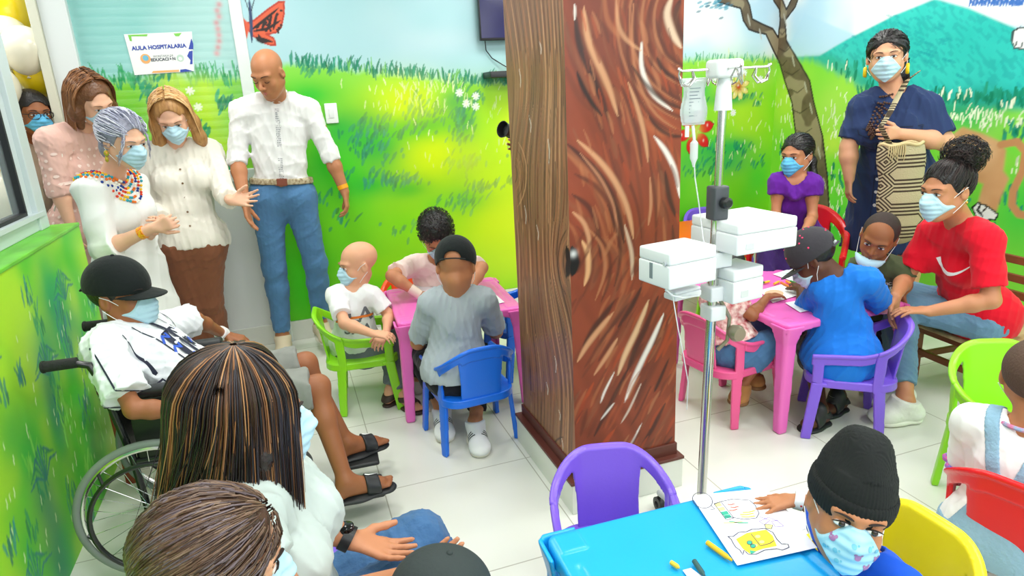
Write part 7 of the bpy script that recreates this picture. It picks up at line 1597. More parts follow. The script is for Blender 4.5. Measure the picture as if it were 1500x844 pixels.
G = make_body(r, J, H, sk, s, g, fem=1.0, armg=1.2, legg=1.1, bellyk=1.12, hL=dict(d=vdir(-.9, .1, .3), pn=vdir(.1, 0, -1), thumb=-1, s=.95, curl=.8), hR=dict(d=vdir(.0, -1, .05), pn=vdir(1, 0, .1), thumb=-1, s=.95, curl=.4), vox=.0055)
H.features(r, mouth=False); H.mask(r, M_MASK)
G2 = H.hair_base(S(), t=.010, front=(.070, .058), low=-.08); G2.ell(H.W(0, -.10, -.03), A(.075, .06, .08), H.R, k=.02); G2.chain([H.W(.03, -.11, -.05), H.W(.05, -.12, -.12), H.W(.07, -.11, -.17)], [.06, .055, .02], k=.03); G2.build('hair', bh, r, vox=.005)
rr = np.random.RandomState(15); P = comb_paths(H, (0.02, -.125, -.02), 340, rr, t=.011)
for k in range(160):
    x0 = .02 + rr.rand() * .07; P.append([H.W(x0 + .012 * math.sin(q * 2 + k), -.11 + .012 * math.cos(q * 2 + k), -.02 - q * .028) for q in np.linspace(0, 6, 12)])
strands(P, r, 'hair_curls', M_HAIR('black'), .0017, hcols(len(P), [(34, 28, 30), (54, 44, 46), (20, 16, 18)], rr))
yl = mat('mustard yellow earring', (236, 206, 20), .5)
for q in (-1, 1): MB().tube([H.W(q * .092 , .012 * math.cos(a) , -.062 + .019 * math.sin(a)) for a in np.linspace(0, 6.283, 20, endpoint=False)], .0095, 10, closed=True, flat=.8).build('earring', yl, r, True)
l, f, up = torso_axes(J); nvy = cloth('navy dress', (46, 62, 102), .85, .1, .3)
G3 = body(J, s, g * 1.04, 1.1, .016, bellyk=1.15)
for q in 'LR': sleeve(G3, J, q, .80, s, 1.2, .010, .012)
G3.cone(J['pel'] - up * .02, J['pel'] - UP * .42, .20, .235, k=.08, flat=(f, .78)); G3.plane(J['pel'] - UP * .40, -UP, 'i'); n0 = J['neck']
G3.cone(n0 + up * .0, n0 + up * .2 + f * .05, .062, .09, op='s', k=.01); G3.cone(n0 + f * .09 + up * .03, n0 + f * .15 - up * .10, .045, .012, op='s', k=.01)
G3.build('dress', nvy, r, vox=.006, disp=folds(.007, (20, 20, 7), 39))
mbt = mat('pale button', (206, 210, 214), .3)
for k in range(9): decal(G3, [disc2(.009, 12)], n0 - UP * (.16 + .075 * k) + f * .16 - l * .035, l, up, f, lift=.003, reach=.12, name='button', m=mbt, par=r)
decal(G3, [ribbon2([(0, .0), (0, -.80)], .004)], n0 - UP * .12 + f * .16 - l * .05, l, UP, f, lift=.0015, reach=.12, name='placket_seam', m=mat('dark navy seam', (24, 34, 60), .8), par=r)
for q in (-1, 1): decal(G3, [ribbon2([(-.05, 0), (.05, 0), (.045, -.03), (0, -.045), (-.045, -.03), (-.05, 0)], .004)], n0 - UP * .15 + f * .16 + l * q * .10, l, up, f, lift=.002, reach=.10, name='pocket_flap', m=mat('dark navy seam', (24, 34, 60), .8), par=r)
for q in (-1, 1): MB().add([n0 + f * .075 + l * q * .012 - up * .02, n0 + f * .085 + l * q * .07 - up * .055, n0 + l * q * .085 + up * .012, n0 - f * .02 + l * q * .065 + up * .045, n0 + f * .045 + l * q * .035 + up * .03], [(0, 1, 2, 3, 4)]).build('collar', nvy, r) if False else None
mb = MB(); rr = np.random.RandomState(3)
for st in range(3):
    for k in range(26):
        t_ = k / 25; p = n0 + l * (-.02 - .06 * math.sin(math.pi * t_) - .012 * st) + f * (.10) - UP * (.0 + .20 * math.sin(math.pi * t_ / 1.0) ** .8 * (1 - .12 * st)) + l * (.03 * (t_ - .5))
        for _ in range(8): p = p + f * float(np.clip(.010 - G3(p[None])[0], -.03, .03))
        mb.ball(p, .0065, 8, 6)
mb.build('necklace', mat('brown seed beads', (74, 46, 36), .5), r, True)
for q in 'LR': shoe(J, q, r, cloth('red shoe', (196, 30, 36), .6), mat('dark sole', (30, 30, 32), .6), s)
LADY = (J, G3, l, f, up)
# woven bag with strap
def woven():
    m = bpy.data.materials.new('woven stripes'); m.use_nodes = True; nt = m.node_tree; N = nt.nodes; b = N['Principled BSDF']; L = nt.links.new; tc = N.new('ShaderNodeTexCoord')
    mp = N.new('ShaderNodeMapping'); L(tc.outputs['Object'], mp.inputs[0]); mp.inputs['Rotation'].default_value = (0, 0, math.radians(18)); sp = N.new('ShaderNodeSeparateXYZ'); L(mp.outputs[0], sp.inputs[0])
    def mth(op, a, b_=None):
        n = N.new('ShaderNodeMath'); n.operation = op
        for i, x in enumerate((a, b_)):
            if x is None: continue
            if isinstance(x, (int, float)): n.inputs[i].default_value = x
            else: L(x, n.inputs[i])
        return n.outputs[0]
    x = mth('PINGPONG', sp.outputs['X'], .13); x = mth('MAXIMUM', mth('SUBTRACT', x, .075), 0.0); zz = mth('PINGPONG', sp.outputs['Z'], .062); nested = mth('ADD', mth('MULTIPLY', x, 1.0), zz); clampd = mth('MAXIMUM', nested, .02)
    st = mth('SINE', mth('MULTIPLY', clampd, 330.0)); rm = N.new('ShaderNodeMapRange'); L(st, rm.inputs[0]); rm.inputs['From Min'].default_value = -.25; rm.inputs['From Max'].default_value = .25
    mx = N.new('ShaderNodeMix'); mx.data_type = 'RGBA'; L(rm.outputs[0], mx.inputs['Factor']); mx.inputs['A'].default_value = lin((66, 52, 40)); mx.inputs['B'].default_value = lin((190, 176, 142)); L(mx.outputs['Result'], b.inputs['Base Color']); b.inputs['Roughness'].default_value = .9
    n2 = N.new('ShaderNodeTexNoise'); n2.inputs['Scale'].default_value = 160; L(tc.outputs['Object'], n2.inputs[0]); bp = N.new('ShaderNodeBump'); bp.inputs['Strength'].default_value = .5; bp.inputs['Distance'].default_value = .01; L(n2.outputs[0], bp.inputs['Height']); L(bp.outputs[0], b.inputs['Normal']); return m
WV = woven(); bc = at(1321, 268, 3.36)
bag = empty('woven_bag', (bc[0], bc[1], 0), 'woven shoulder bag with cream and brown zigzag stripes in front of the navy dress', 'bag')
Rb = np.array([RV, -HD, UP]); G = S(); tb, bb_ = at(1320, 212, 3.36), at(1320, 322, 3.38); G.cone(tb, bb_, .118, .125, k=.03, flat=(HD, .34)); G.plane(tb + UP * .0, UP, 'i'); G.ell(tb + UP * .02, A(.10, .02, .03), Rb, op='s', k=.01)
def bend(P): return .004 * np.sin(P[:, 2] * 28)
o = G.build('bag_body', WV, bag, vox=.005, disp=bend)
st = mat('cream fringe', (206, 186, 140), .9); MB().tube([tb + RV * (.108 * math.cos(a)) - HD * .038 * math.sin(a) + UP * (.004 + .006 * math.sin(5 * a)) for a in np.linspace(0, 6.283, 36, endpoint=False)], .0085, 8, closed=True).build('drawstring', st, bag, True)
mb = MB()
for k in range(9): p = tb + RV * (-.085 + .010 * k) - HD * .045; mb.tube([p, p - UP * .03 + RV * .004 * math.sin(k), p - UP * (.055 + .012 * (k % 3))], [.0035, .003, .001], 6)
mb.build('fringe', st, bag, True)
path = [at(1304, 212, 3.36), at(1290, 186, 3.36), at(1302, 168, 3.38), at(1316, 140, 3.44), at(1328, 118, 3.54), at(1342, 108, 3.66)]
pp = []
for a_, b_ in zip(path[:-1], path[1:]): pp += [lerp(a_, b_, t_) for t_ in (0, .33, .66)]
pp.append(path[-1]); pp2 = []
for p in pp:
    for _ in range(4): p = p - HD * float(np.clip(.008 - G3(p[None])[0], 0, .03))
    pp2.append(p)
MB().tube(pp2, .027, 12, flat=.16).build('bag_strap', WV, bag, True)
# ================================================================ people nearest the camera
# ---- long-haired woman in grey
F = vdir(.80, 0, -.60); s = .96
J = pose(F, s, 1.0, neck=(376, 704, 1.10), pel=(420, 925, 1.14), head=(362, 616, 1.10), shL=(420, 712, 'f'), shR=(348, 792, 'n'), elL=(448, 760, 'm'), elR=(440, 900, 'm'), wrL=(512, 790, 1.20), wrR=(585, 848, 1.13), haL=(640, 826, 1.22), haR=(655, 812, 1.16),
         hipL=(440, 900, 1.24), hipR=(440, 960, 1.08), knL=(612, 792, 1.40), knR=(600, 850, 1.24), anL=(700, 880, 1.52), anR=(730, 960, 1.36), toeL=(760, 890, 1.5), toeR=(790, 980, 1.34))
J['anL'][2] = J['anR'][2] = .09; J['toeL'][2] = J['toeR'][2] = .02
r = person(J['pel'], 'woman with long dark highlighted hair, grey T-shirt and jeans, seen from behind'); sk = skin('olive')
H = Head(J['head'], vdir(.86, -.12, -.50), vdir(.05, 1, 0), 1.0)
G = make_body(r, J, H, sk, s, 1.0, fem=.8, armg=.9, legg=1.02, hL=dict(d=J['haL'] - J['wrL'], pn=A(0, 0, 1), thumb=-1, s=.92, curl=.2, spread=.1), hR=dict(d=J['haR'] - J['wrR'], pn=A(0, 0, 1), thumb=1, s=.92, curl=.14, spread=.08), vox=.0045)
H.features(r, mouth=False); H.mask(r, M_MASK)
Gs = shirt(J, r, cloth('grey green tee', (196, 208, 204), .85, .06), s, 1.02, fem=.85, slv=(.42, .42), i=.011, bottom=-.11, neckr=.060, seed=41, vox=.0048, flare=.010, amp=.004)
trousers(J, r, cloth('mid blue jeans', (72, 112, 158), .85, .2, .4, 80), s, 1.04, .011, (.93, .93), seed=42, vox=.005, top=.06)
for q in 'LR': shoe(J, q, r, cloth('grey shoe', (196, 190, 182), .7), mat('pale shoe sole', (226, 222, 210), .6), s * .95)
wq = lerp(J['wrL'], J['elL'], .06); tg = nrm(J['wrL'] - J['elL']); o = MB().tube([wq - tg * .011, wq + tg * .011], .0285, 20).build('wrist_watch', BLK, r, True)
MB().lathe([(0, 0), (.018, 0), (.018, .008), (.015, .010), (0, .010)], wq + A(0, 0, .022), 20, (0, 0, 1)).build('watch_face', mat('black glass', (14, 14, 16), .1), o, True)
# hair: a full base with thousands of fine locks falling to one side
G2 = H.hair_base(S(), t=.016, front=(.060, .080), low=-.10)
G2.ell(H.W(0, -.040, -.04), A(.074, .060, .09), H.R, k=.03); G2.chain([H.W(.0, -.07, -.06), H.W(-.005, -.095, -.12), H.W(-.02, -.125, -.18), H.W(-.03, -.15, -.27)], [.050, .040, .028, .012], k=.04)
for q in (-1, 1): G2.chain([H.W(q * .070, .01, .03), H.W(q * .074, .012, -.04), H.W(q * .070, .02, -.10), H.W(q * .066, .025, -.135)], [.018, .016, .012, .005], k=.03)
G2.build('hair', mat('dark brown hair base', (44, 32, 28), .4, var=.5, vscale=60, bump=.5, bscale=60), r, vox=.004)
rr = np.random.RandomState(31); P = []; C = []
pal = [(34, 24, 22), (46, 34, 30), (28, 22, 24), (66, 44, 32), (40, 36, 44)]; hi_ = [(150, 102, 62), (120, 80, 50), (172, 126, 82), (96, 64, 44)]
for k in range(2600):
    ph = rr.rand() * 2 * math.pi                       # direction round the crown, 0 = face
    if abs((ph + math.pi) % (2 * math.pi) - math.pi) < .62: continue
    sx, cy_ = math.sin(ph), math.cos(ph); R_ = 1.0 + .10 * rr.rand(); L_ = .17 + .12 * rr.rand(); pts = []; side = 1 if sx > 0 else -1
    wob = rr.randn() * .006; gather = (rr.rand() < .85)
    for t_ in np.linspace(0, 1, 14):
        th = min(1.5, .06 + t_ * 2.6); fall = max(0, t_ - .52) / .48
        x = (.094 * sx) * math.sin(th) * R_; y = -.018 + (.110 * cy_) * math.sin(th) * R_; z = .040 + .100 * math.cos(th) * R_ - L_ * fall
        if gather and cy_ < .15: g_ = fall ** 1.3; gg_ = g_ * .85 * float(sst(-.1, .75, -cy_)); x = lerp(x, -.02 + wob * 3, gg_); y = lerp(y, -.150 + wob * 2, gg_)
        else: x *= (1 - .18 * fall); y += .012 * fall
        x += wob * math.sin(5 * t_); pts.append(H.W(x, y, z))
    P.append(pts); C.append(hi_[rr.randint(4)] if rr.rand() < .14 + .34 * (math.sin(ph * 9) > .45) else pal[rr.randint(5)])
strands(P, r, 'hair_locks', M_HAIR('highlighted'), .0014, [np.clip(np.array(c) + rr.randn() * 6, 2, 255) for c in C], n=4)
# ---- brown-haired child at the lower left
F = vdir(.85, 0, -.5); s = .72
J = pose(F, s, .95, neck=(318, 950, .80), pel=(340, 1240, .84), head=(318, 826, .82), shL=(372, 965, 'f'), shR=(270, 985, 'n'), elL=(420, 1080, 'm'), elR=(300, 1180, 'm'), wrL=(500, 1080, 'm'), wrR=(420, 1180, 'm'),
         hipL=(370, 1230, 'm'), hipR=(320, 1250, 'm'), knL=(560, 1110, 'm'), knR=(520, 1190, 'm'), anL=(600, 1330, 'm'), anR=(560, 1420, 'm'), toeL=(660, 1340, 'm'), toeR=(640, 1440, 'm'))
b = J['neck']; fl_ = nrm(A(J['F'][0], J['F'][1], 0)); lf = np.cross(UP, fl_)
J['pel'] = b - UP * .34 - fl_ * .05; sh_ = .125
J['shL'] = b + lf * sh_ - UP * .03; J['shR'] = b - lf * sh_ - UP * .03; J['elL'] = J['shL'] - UP * .19 + fl_ * .06; J['elR'] = J['shR'] - UP * .19 + fl_ * .06; J['wrL'] = J['elL'] + fl_ * .16 - lf * .04 - UP * .01; J['wrR'] = J['elR'] + fl_ * .16 + lf * .04 - UP * .01
for q, sg_ in (('L', 1), ('R', -1)): J['hip' + q] = J['pel'] + lf * sg_ * .07 - UP * .02; J['kn' + q] = J['hip' + q] + fl_ * .30 + UP * .01; J['an' + q] = A(*(J['kn' + q] + fl_ * .03)[:2], .07); J['toe' + q] = A(*(J['an' + q] + fl_ * .13)[:2], .02)
r = person(J['pel'], 'child with pulled-back brown hair at the bottom left, in front of the long-haired woman'); sk = skin('light')
H = Head(J['head'], vdir(.88, -.22, -.38), vdir(.15, 1, 0), .93, child=.8)
G = make_body(r, J, H, sk, s, 1.0, hL=dict(d=fl_, pn=A(0, 0, -1), thumb=-1, s=.75), hR=dict(d=fl_, pn=A(0, 0, -1), thumb=1, s=.75), vox=.005)
H.features(r, mouth=False); H.mask(r, M_MASK)
H.hair_base(S(), t=.010, front=(.062, .072), low=-.06).build('hair', mat('mid brown hair base', (92, 66, 50), .45, var=.4, vscale=60, bump=.5, bscale=60), r, vox=.004)
rr = np.random.RandomState(33); P = comb_paths(H, (-.0, -.125, -.035), 1100, rr, t=.014, jitter=.003)
for k in range(160): P.append([H.W(rr.randn() * .004 + .018 * math.sin(k) * (1 - t_ * .4), -.118 - .03 * math.sin(3 * t_), -.035 - .16 * t_) for t_ in np.linspace(0, 1, 8)])
strands(P, r, 'hair_locks', M_HAIR('mid brown'), .0015, hcols(len(P), [(88, 64, 48), (104, 78, 60), (70, 50, 40), (120, 96, 78), (100, 86, 90)], rr))
MB().tube([H.W(.017 * math.cos(a), -.122, -.036 + .017 * math.sin(a)) for a in np.linspace(0, 6.283, 16, endpoint=False)], .005, 8, closed=True).build('hair_tie', mat('dark hair tie', (60, 44, 80), .7), r, True)
shirt(J, r, cloth('pale tee', (214, 216, 212), .85, .05), s, 1.0, slv=(.7, .7), i=.012, bottom=-.10, neckr=.056, seed=43)
trousers(J, r, cloth('dark leggings', (52, 54, 66), .85), s, 1.0, .010, (.93, .93), seed=44)
for q in 'LR': shoe(J, q, r, cloth('grey shoe', (196, 190, 182), .7), mat('pale shoe sole', (226, 222, 210), .6), s)
# ---- child in a black cap at the bottom edge
def sitting(b, fl, s, seat, g=.11):
    fl = nrm(fl); lf = np.cross(UP, fl); J = {'F': fl, 'neck': np.array(b, float)}; J['pel'] = A(b[0], b[1], seat + .06 * s) - fl * .03
    for q, sg_ in (('L', 1), ('R', -1)):
        J['sh' + q] = b + lf * sg_ * .168 * s - UP * .035 * s; J['el' + q] = J['sh' + q] - UP * .26 * s + fl * .08 * s; J['wr' + q] = J['el' + q] + fl * .22 * s - lf * sg_ * .05 * s + UP * .02
        J['hip' + q] = J['pel'] + lf * sg_ * .09 * s - UP * .02 * s; J['kn' + q] = J['hip' + q] + fl * .40 * s + UP * .01; J['an' + q] = A(*(J['kn' + q] + fl * .03)[:2], .07); J['toe' + q] = A(*(J['an' + q] + fl * .17 * s)[:2], .02)
    return J, lf
hp = at(650, 892, 1.02); F = vdir(.85, 0, -.3); s = .50
J, lf = sitting(hp - UP * .15 * 1.0 + A(-.01, 0, 0), F, s, hp[2] - .15 - .5 * s)
r = person(J['pel'], 'small child in a black cap with a pale band at the bottom edge'); sk = skin('tan')
H = Head(hp, vdir(.93, -.28, -.2), vdir(.22, 1, 0), .88, child=1)
G = make_body(r, J, H, sk, s, 1.0, hL=dict(d=F, pn=A(0, 0, -1), thumb=-1, s=.6), hR=dict(d=F, pn=A(0, 0, -1), thumb=1, s=.6), vox=.005)
H.features(r, mouth=False); short_hair(H, r, bh, t=.004)
V = H.cap(r, mat('dark grey green cap', (44, 54, 54), .8, bump=.15, bscale=80), tilt=.04, brimlen=.062, t=.014, z0=.010)
MB().tube([V(math.sin(a) * .094, -.014 + math.cos(a) * .108, .024 + .006 * math.cos(a)) for a in np.linspace(-.75, .75, 11)], .006, 8, flat=.5).build('cap_band', mat('pale cap band', (196, 200, 200), .7), r, True)
shirt(J, r, cloth('pale tee', (214, 216, 212), .85, .05), s, 1.0, slv=(.7, .7), i=.012, bottom=-.10, neckr=.056, seed=45); trousers(J, r, cloth('dark leggings', (52, 54, 66), .85), s, 1.0, .010, (.93, .93), seed=46)
for q in 'LR': shoe(J, q, r, cloth('grey shoe', (196, 190, 182), .7), mat('pale shoe sole', (226, 222, 210), .6), s)
# ---- toddler in the black beanie
F = A(-1, .12, 0); s = .58; hp = at(1243, 748, 1.10)
J, lf = sitting(A(1.02, .855, hp[2] - .125), F, s, .27)
J['shR'] = J['neck'] + A(.01, .095, -.02); J['shL'] = J['neck'] + A(-.0, -.095, -.03)
J['wrR'] = onz(1166, 733, .520); J['elR'] = lerp(J['shR'], J['wrR'], .5) + A(.05, .02, -.01); J['elL'] = J['shL'] + A(.0, -.05, -.13); J['wrL'] = J['elL'] + A(-.02, .05, -.10)
r = person(J['pel'], 'toddler in a black beanie, patterned mask and blue T-shirt at the blue table'); sk = skin('tan')
H = Head(hp, vdir(-.28, .10, .92), vdir(.20, .95, .0), .90, child=1, wide=.96)
G = make_body(r, J, H, sk, s, 1.02, hL=dict(d=A(-.3, .2, -.9), pn=A(-1, 0, 0), thumb=1, s=.6), hR=dict(d=nrm(onz(1100, 742, .507) - J['wrR']), pn=A(.02, 0, -1), thumb=-1, s=.70, curl=(.12, .06, .10, .16), spread=.35, tcurl=.1, lens=(.054, .066, .070, .062)), vox=.0036, neck=.050)
H.features(r, mouth=False, browz=-.002)
mk_m = mat('printed child mask', (170, 220, 240), .75, var=.12, vscale=22); GMK = H.mask(r, mk_m)
# little animal prints on the mask
mo = [o for o in r.children if o.name.startswith('face_mask')][0]
for (x0, z0, kind) in ((-.034, -.026, 0), (.004, -.040, 0), (.036, -.028, 1), (-.018, -.066, 1), (.024, -.068, 0), (-.044, -.052, 1), (.044, -.050, 0), (-.004, -.018, 1), (.020, -.022, 1), (-.024, -.046, 1)):
    shp = [(0, 0, .0062), (-.0058, .0055, .003), (.0058, .0055, .003)] if kind == 0 else [(0, 0, .0045), (.007, .003, .002)]
    n_ = nrm(H.R[1] + H.R[0] * x0 * 14); ux_ = nrm(H.R[0] - n_ * (H.R[0] @ n_)); prt = [([(a + p0, b + p1) for p0, p1 in dd[0]], dd[1]) for (a, b, rad) in shp for dd in (disc2(rad, 12),)]
    decal(GMK, prt, H.W(x0, .075, z0), ux_, H.R[2], n_, lift=.0006, reach=.05, name='mask_print', m=mat('violet pink print', (166, 120, 170), .7) if kind == 0 else mat('sky print', (110, 166, 214), .7), par=mo)
# beanie: ribbed knit with a turned-up cuff
bm_ = mat('black ribbed knit', (13, 18, 18), .95, bump=.0); G2 = S(); kk = H.k
up_ = H.R[2]; cz = .030
G2.ell(H.W(0, -.018, .045), A(.0835, .103, .092) * kk, H.R, k=.02); G2.ell(H.W(.004, -.045, .118), A(.062, .066, .062) * kk, H.R, k=.045); G2.plane(H.W(0, 0, .020), -(up_ + H.R[1] * .18), 'i')
def rib(P):
    l_ = H.L(P); a = np.arctan2(l_[:, 0], l_[:, 1] + .018); return .0009 * np.sin(a * 78) + .0035 * np.sin(l_[:, 0] * 60 + 1) * np.sin(l_[:, 2] * 40) * (l_[:, 2] > .1)
G2.build('beanie', bm_, r, vox=.0026, disp=rib, relax=0); bo = r.children[-1]
G3 = S(); G3.ell(H.W(0, -.018, .040), A(.0895, .109, .104) * kk, H.R); G3.ell(H.W(0, -.018, .040), A(.0775, .0965, .150) * kk, H.R, op='s', k=.002); G3.plane(H.W(0, 0, .012), -(up_ + H.R[1] * .16), 'i', k=.012); G3.plane(H.W(0, 0, .066), (up_ + H.R[1] * .10), 'i', k=.012)
G3.build('beanie_cuff', bm_, r, vox=.0026, disp=rib, relax=0)
bt_ = cloth('royal blue tee', (22, 84, 208), .8, .06); Gs = shirt(J, r, bt_, s, 1.06, slv=(.85, .85), i=.013, bottom=-.10, neckr=.060, seed=47, vox=.0045, flare=.010, amp=.003)
l, f, up = torso_axes(J); zig = [((-.06 + .012 * k), (.010 if k % 2 else -.002)) for k in range(11)] + [(.06, -.02), (-.06, -.02)]
decal(Gs, [poly2(zig, 1.0)], J['neck'] - UP * .13 + f * .12 + l * .02, l, UP, f, lift=.002, m=mat('yellow print', (240, 200, 30), .7), par=r, name='zigzag_print')
trousers(J, r, cloth('dark leggings', (52, 54, 66), .85), s, 1.0, .010, (.90, .90), seed=48)
for q in 'LR': shoe(J, q, r, cloth('grey shoe', (196, 190, 182), .7), mat('pale shoe sole', (226, 222, 210), .6), s)
wq = lerp(J['wrR'], J['elR'], .10); tg = nrm(J['wrR'] - J['elR']); o = MB().tube([wq - tg * .010, wq + tg * .010], .0215, 20).build('hospital_bracelet', mat('white bracelet', (240, 242, 244), .5), r, True)
MB().ball(wq - HD * .021 + tg * .003, .0035, 8, 6).build('red_mark', mat('red mark', (200, 40, 50), .6), o, True)
# ---- child in dungarees at the right edge
F = A(.93, .36, 0); s = .66; hp = at(1524, 560, 1.50)
J, lf = sitting(at(1500, 628, 1.48), F, s, .27)
r = person(J['pel'], 'short-haired child in pale denim dungarees at the right edge, seen from behind'); sk = skin('tan')
H = Head(hp, nrm(A(.93, .30, -.1)), UP, .95, child=.9)
G = make_body(r, J, H, sk, s, 1.02, hL=dict(d=F, pn=A(0, 0, -1), thumb=-1, s=.66), hR=dict(d=F, pn=A(0, 0, -1), thumb=1, s=.66), vox=.0045)
H.features(r, mouth=False); H.mask(r, M_MASK); short_hair(H, r, mat('cropped brown hair', (84, 62, 50), .85, bump=.4, bscale=200), t=.004, low=-.06)
wt = cloth('white tee', (238, 240, 240), .85, .03); Gs = shirt(J, r, wt, s, 1.06, slv=(.8, .8), i=.013, bottom=-.10, neckr=.058, seed=49, vox=.0045, flare=.014, amp=.003)
l, f, up = torso_axes(J); dn = cloth('pale denim', (146, 184, 208), .85, .14, .4, 90)
def strapf(P):
    q = P - J['neck']; x = q @ l; z = q @ up; y = q @ f; d = Gs(P); w_ = .030 * (1 + 0 * z); bk_ = y < .06
    V_ = np.abs(np.abs(x) - (.018 + .24 * np.maximum(z + .16, 0))) - .017; pan = np.maximum(np.abs(x) - (.03 + .55 * np.maximum(-z - .14, 0)), z + .145); low_ = z + .27
    return np.maximum.reduce([np.minimum.reduce([V_, pan, low_]), d - .004, -(d + .003), z - .04])
c = lerp(J['neck'], J['pel'], .5); S().fun(strapf, c - .27, c + .27).build('dungarees', dn, r, vox=.0042)
trousers(J, r, dn, s, 1.06, .014, (.93, .93), seed=50, vox=.005, name='dungaree_legs')
rc = mat('ruffle print', (96, 120, 206), .8, var=.6, vscale=90, rgb2=(220, 80, 150))
for q in 'LR':
    a_, b_ = J['sh' + q], J['el' + q]; e_ = lerp(a_, b_, .82); tg = nrm(b_ - a_); u1 = nrm(np.cross(tg, UP)); v1 = np.cross(tg, u1); MB().tube([e_ + (u1 * math.cos(t_) + v1 * math.sin(t_)) * (.052 + .006 * math.sin(9 * t_)) for t_ in np.linspace(0, 6.283, 48, endpoint=False)], .008, 8, closed=True).build('sleeve_ruffle', rc, r, True)
MB().tube([J['neck'] + up * .012 + (l * math.cos(t_) + f * math.sin(t_)) * .052 for t_ in np.linspace(0, 6.283, 24, endpoint=False)], .006, 8, closed=True).build('collar_trim', mat('pink and blue trim', (236, 90, 140), .8, var=.6, vscale=60, rgb2=(90, 190, 220)), r, True)
for q in 'LR': shoe(J, q, r, cloth('grey shoe', (196, 190, 182), .7), mat('pale shoe sole', (226, 222, 210), .6), s)
# ---- photographer behind the pillar, mostly hidden
cbp = at(792, 200, 3.35); F = vdir(-1, 0, 0); s = .98
J = dict(F=F, neck=cbp + A(.10, .02, -.16)); lf = np.cross(UP, F); J['pel'] = J['neck'] - UP * .49
for q, sg_ in (('L', 1), ('R', -1)):
    J['sh' + q] = J['neck'] + lf * sg_ * .17 - UP * .03; J['el' + q] = J['sh' + q] - UP * .24 + F * .10; J['wr' + q] = at(776, 210, 3.34) + lf * sg_ * .035 - UP * .04; J['hip' + q] = J['pel'] + lf * sg_ * .09; J['kn' + q] = J['hip' + q] - UP * .41; J['an' + q] = J['kn' + q] - UP * (J['kn' + q][2] - .09); J['toe' + q] = A(*(J['an' + q] + F * .16)[:2], .02)
r = person(J['pel'], 'photographer hidden behind the pillar, holding the black camera'); H = Head(J['neck'] + UP * .19 + F * .03, F, UP, 1.0)
G = make_body(r, J, H, skin('olive'), s, 1.0, hL=dict(d=nrm(F + UP * .5), pn=UP, thumb=-1, curl=.6), hR=dict(d=nrm(F + UP * .5), pn=lf, thumb=1, curl=.6), vox=.007); H.features(r, mouth=False); H.mask(r); short_hair(H, r, bh, t=.008)
shirt(J, r, cloth('dark shirt', (50, 54, 62), .85), s, 1.0, slv=(1.4, 1.4), i=.014, bottom=-.1, neckr=.056, seed=51, vox=.008); trousers(J, r, cloth('dark grey trousers', (70, 70, 78), .85), s, 1.0, .014, (.97, .97), seed=52, vox=.008)
for q in 'LR': shoe(J, q, r, cloth('black shoe', (40, 40, 44), .5), mat('dark sole', (30, 30, 32), .6), s)
# ================================================================ drawings and crayons on the tables
pw = mat('drawing paper', (240, 242, 246), .6); line = mat('dark outline ink', (60, 60, 96), .7)
def sheet(pts, z, label, group=None, th=.0007):
    "a sheet of paper from its measured corners, lying on the table"
    P = [onz(px, py, z) for px, py in pts]; c = sum(P) / len(P); mb = MB(); n = len(P); Q = []
    k = 9
    a, b, cc, d = P
    vs = []; fs = []
    for zz in (0, th):
        for i in range(k):
            for j in range(k):
                u, v = i / (k - 1), j / (k - 1); p = lerp(lerp(a, b, u), lerp(d, cc, u), v); vs.append(p + UP * (zz + .0006))
    I = lambda l_, i, j: l_ * k * k + i * k + j
    for i in range(k - 1):
        for j in range(k - 1): fs += [(I(1, i, j), I(1, i + 1, j), I(1, i + 1, j + 1), I(1, i, j + 1)), (I(0, i, j), I(0, i, j + 1), I(0, i + 1, j + 1), I(0, i + 1, j))]
    for i in range(k - 1): fs += [(I(0, i, 0), I(0, i + 1, 0), I(1, i + 1, 0), I(1, i, 0)), (I(0, i + 1, k - 1), I(0, i, k - 1), I(1, i, k - 1), I(1, i + 1, k - 1)), (I(0, 0, i + 1), I(0, 0, i), I(1, 0, i), I(1, 0, i + 1)), (I(0, k - 1, i), I(0, k - 1, i + 1), I(1, k - 1, i + 1), I(1, k - 1, i))]
    root = mb.add(vs, fs).build('drawing_sheet', pw, None, True); tag(root, label, 'paper', group or 'sheets of paper on the tables'); return root, z + th + .0009
def dl(root, z, pts, w_, m, name='pen_line', closed=False):
    P = [onz(px, py, z)[:2] for px, py in pts]
    if closed: P.append(P[0])
    P = [np.array(p) for p in P]; vs, fs = ribbon2(P, w_); return MB().add([(a, b, z + .0002) for a, b in vs], fs).build(name, m, root)
def df(root, z, pts, m, name='crayon_patch'):
    P = [onz(px, py, z)[:2] for px, py in pts]; return MB().add([(a, b, z) for a, b in P], [tuple(range(len(P)))]).build(name, m, root)
ZT = .5035
s1, z1 = sheet([(1013, 728), (1080, 829), (1197, 803), (1128, 722)], ZT + .0028, 'large drawing sheet with a bulb and a spiky yellow creature under the toddler\'s hand')
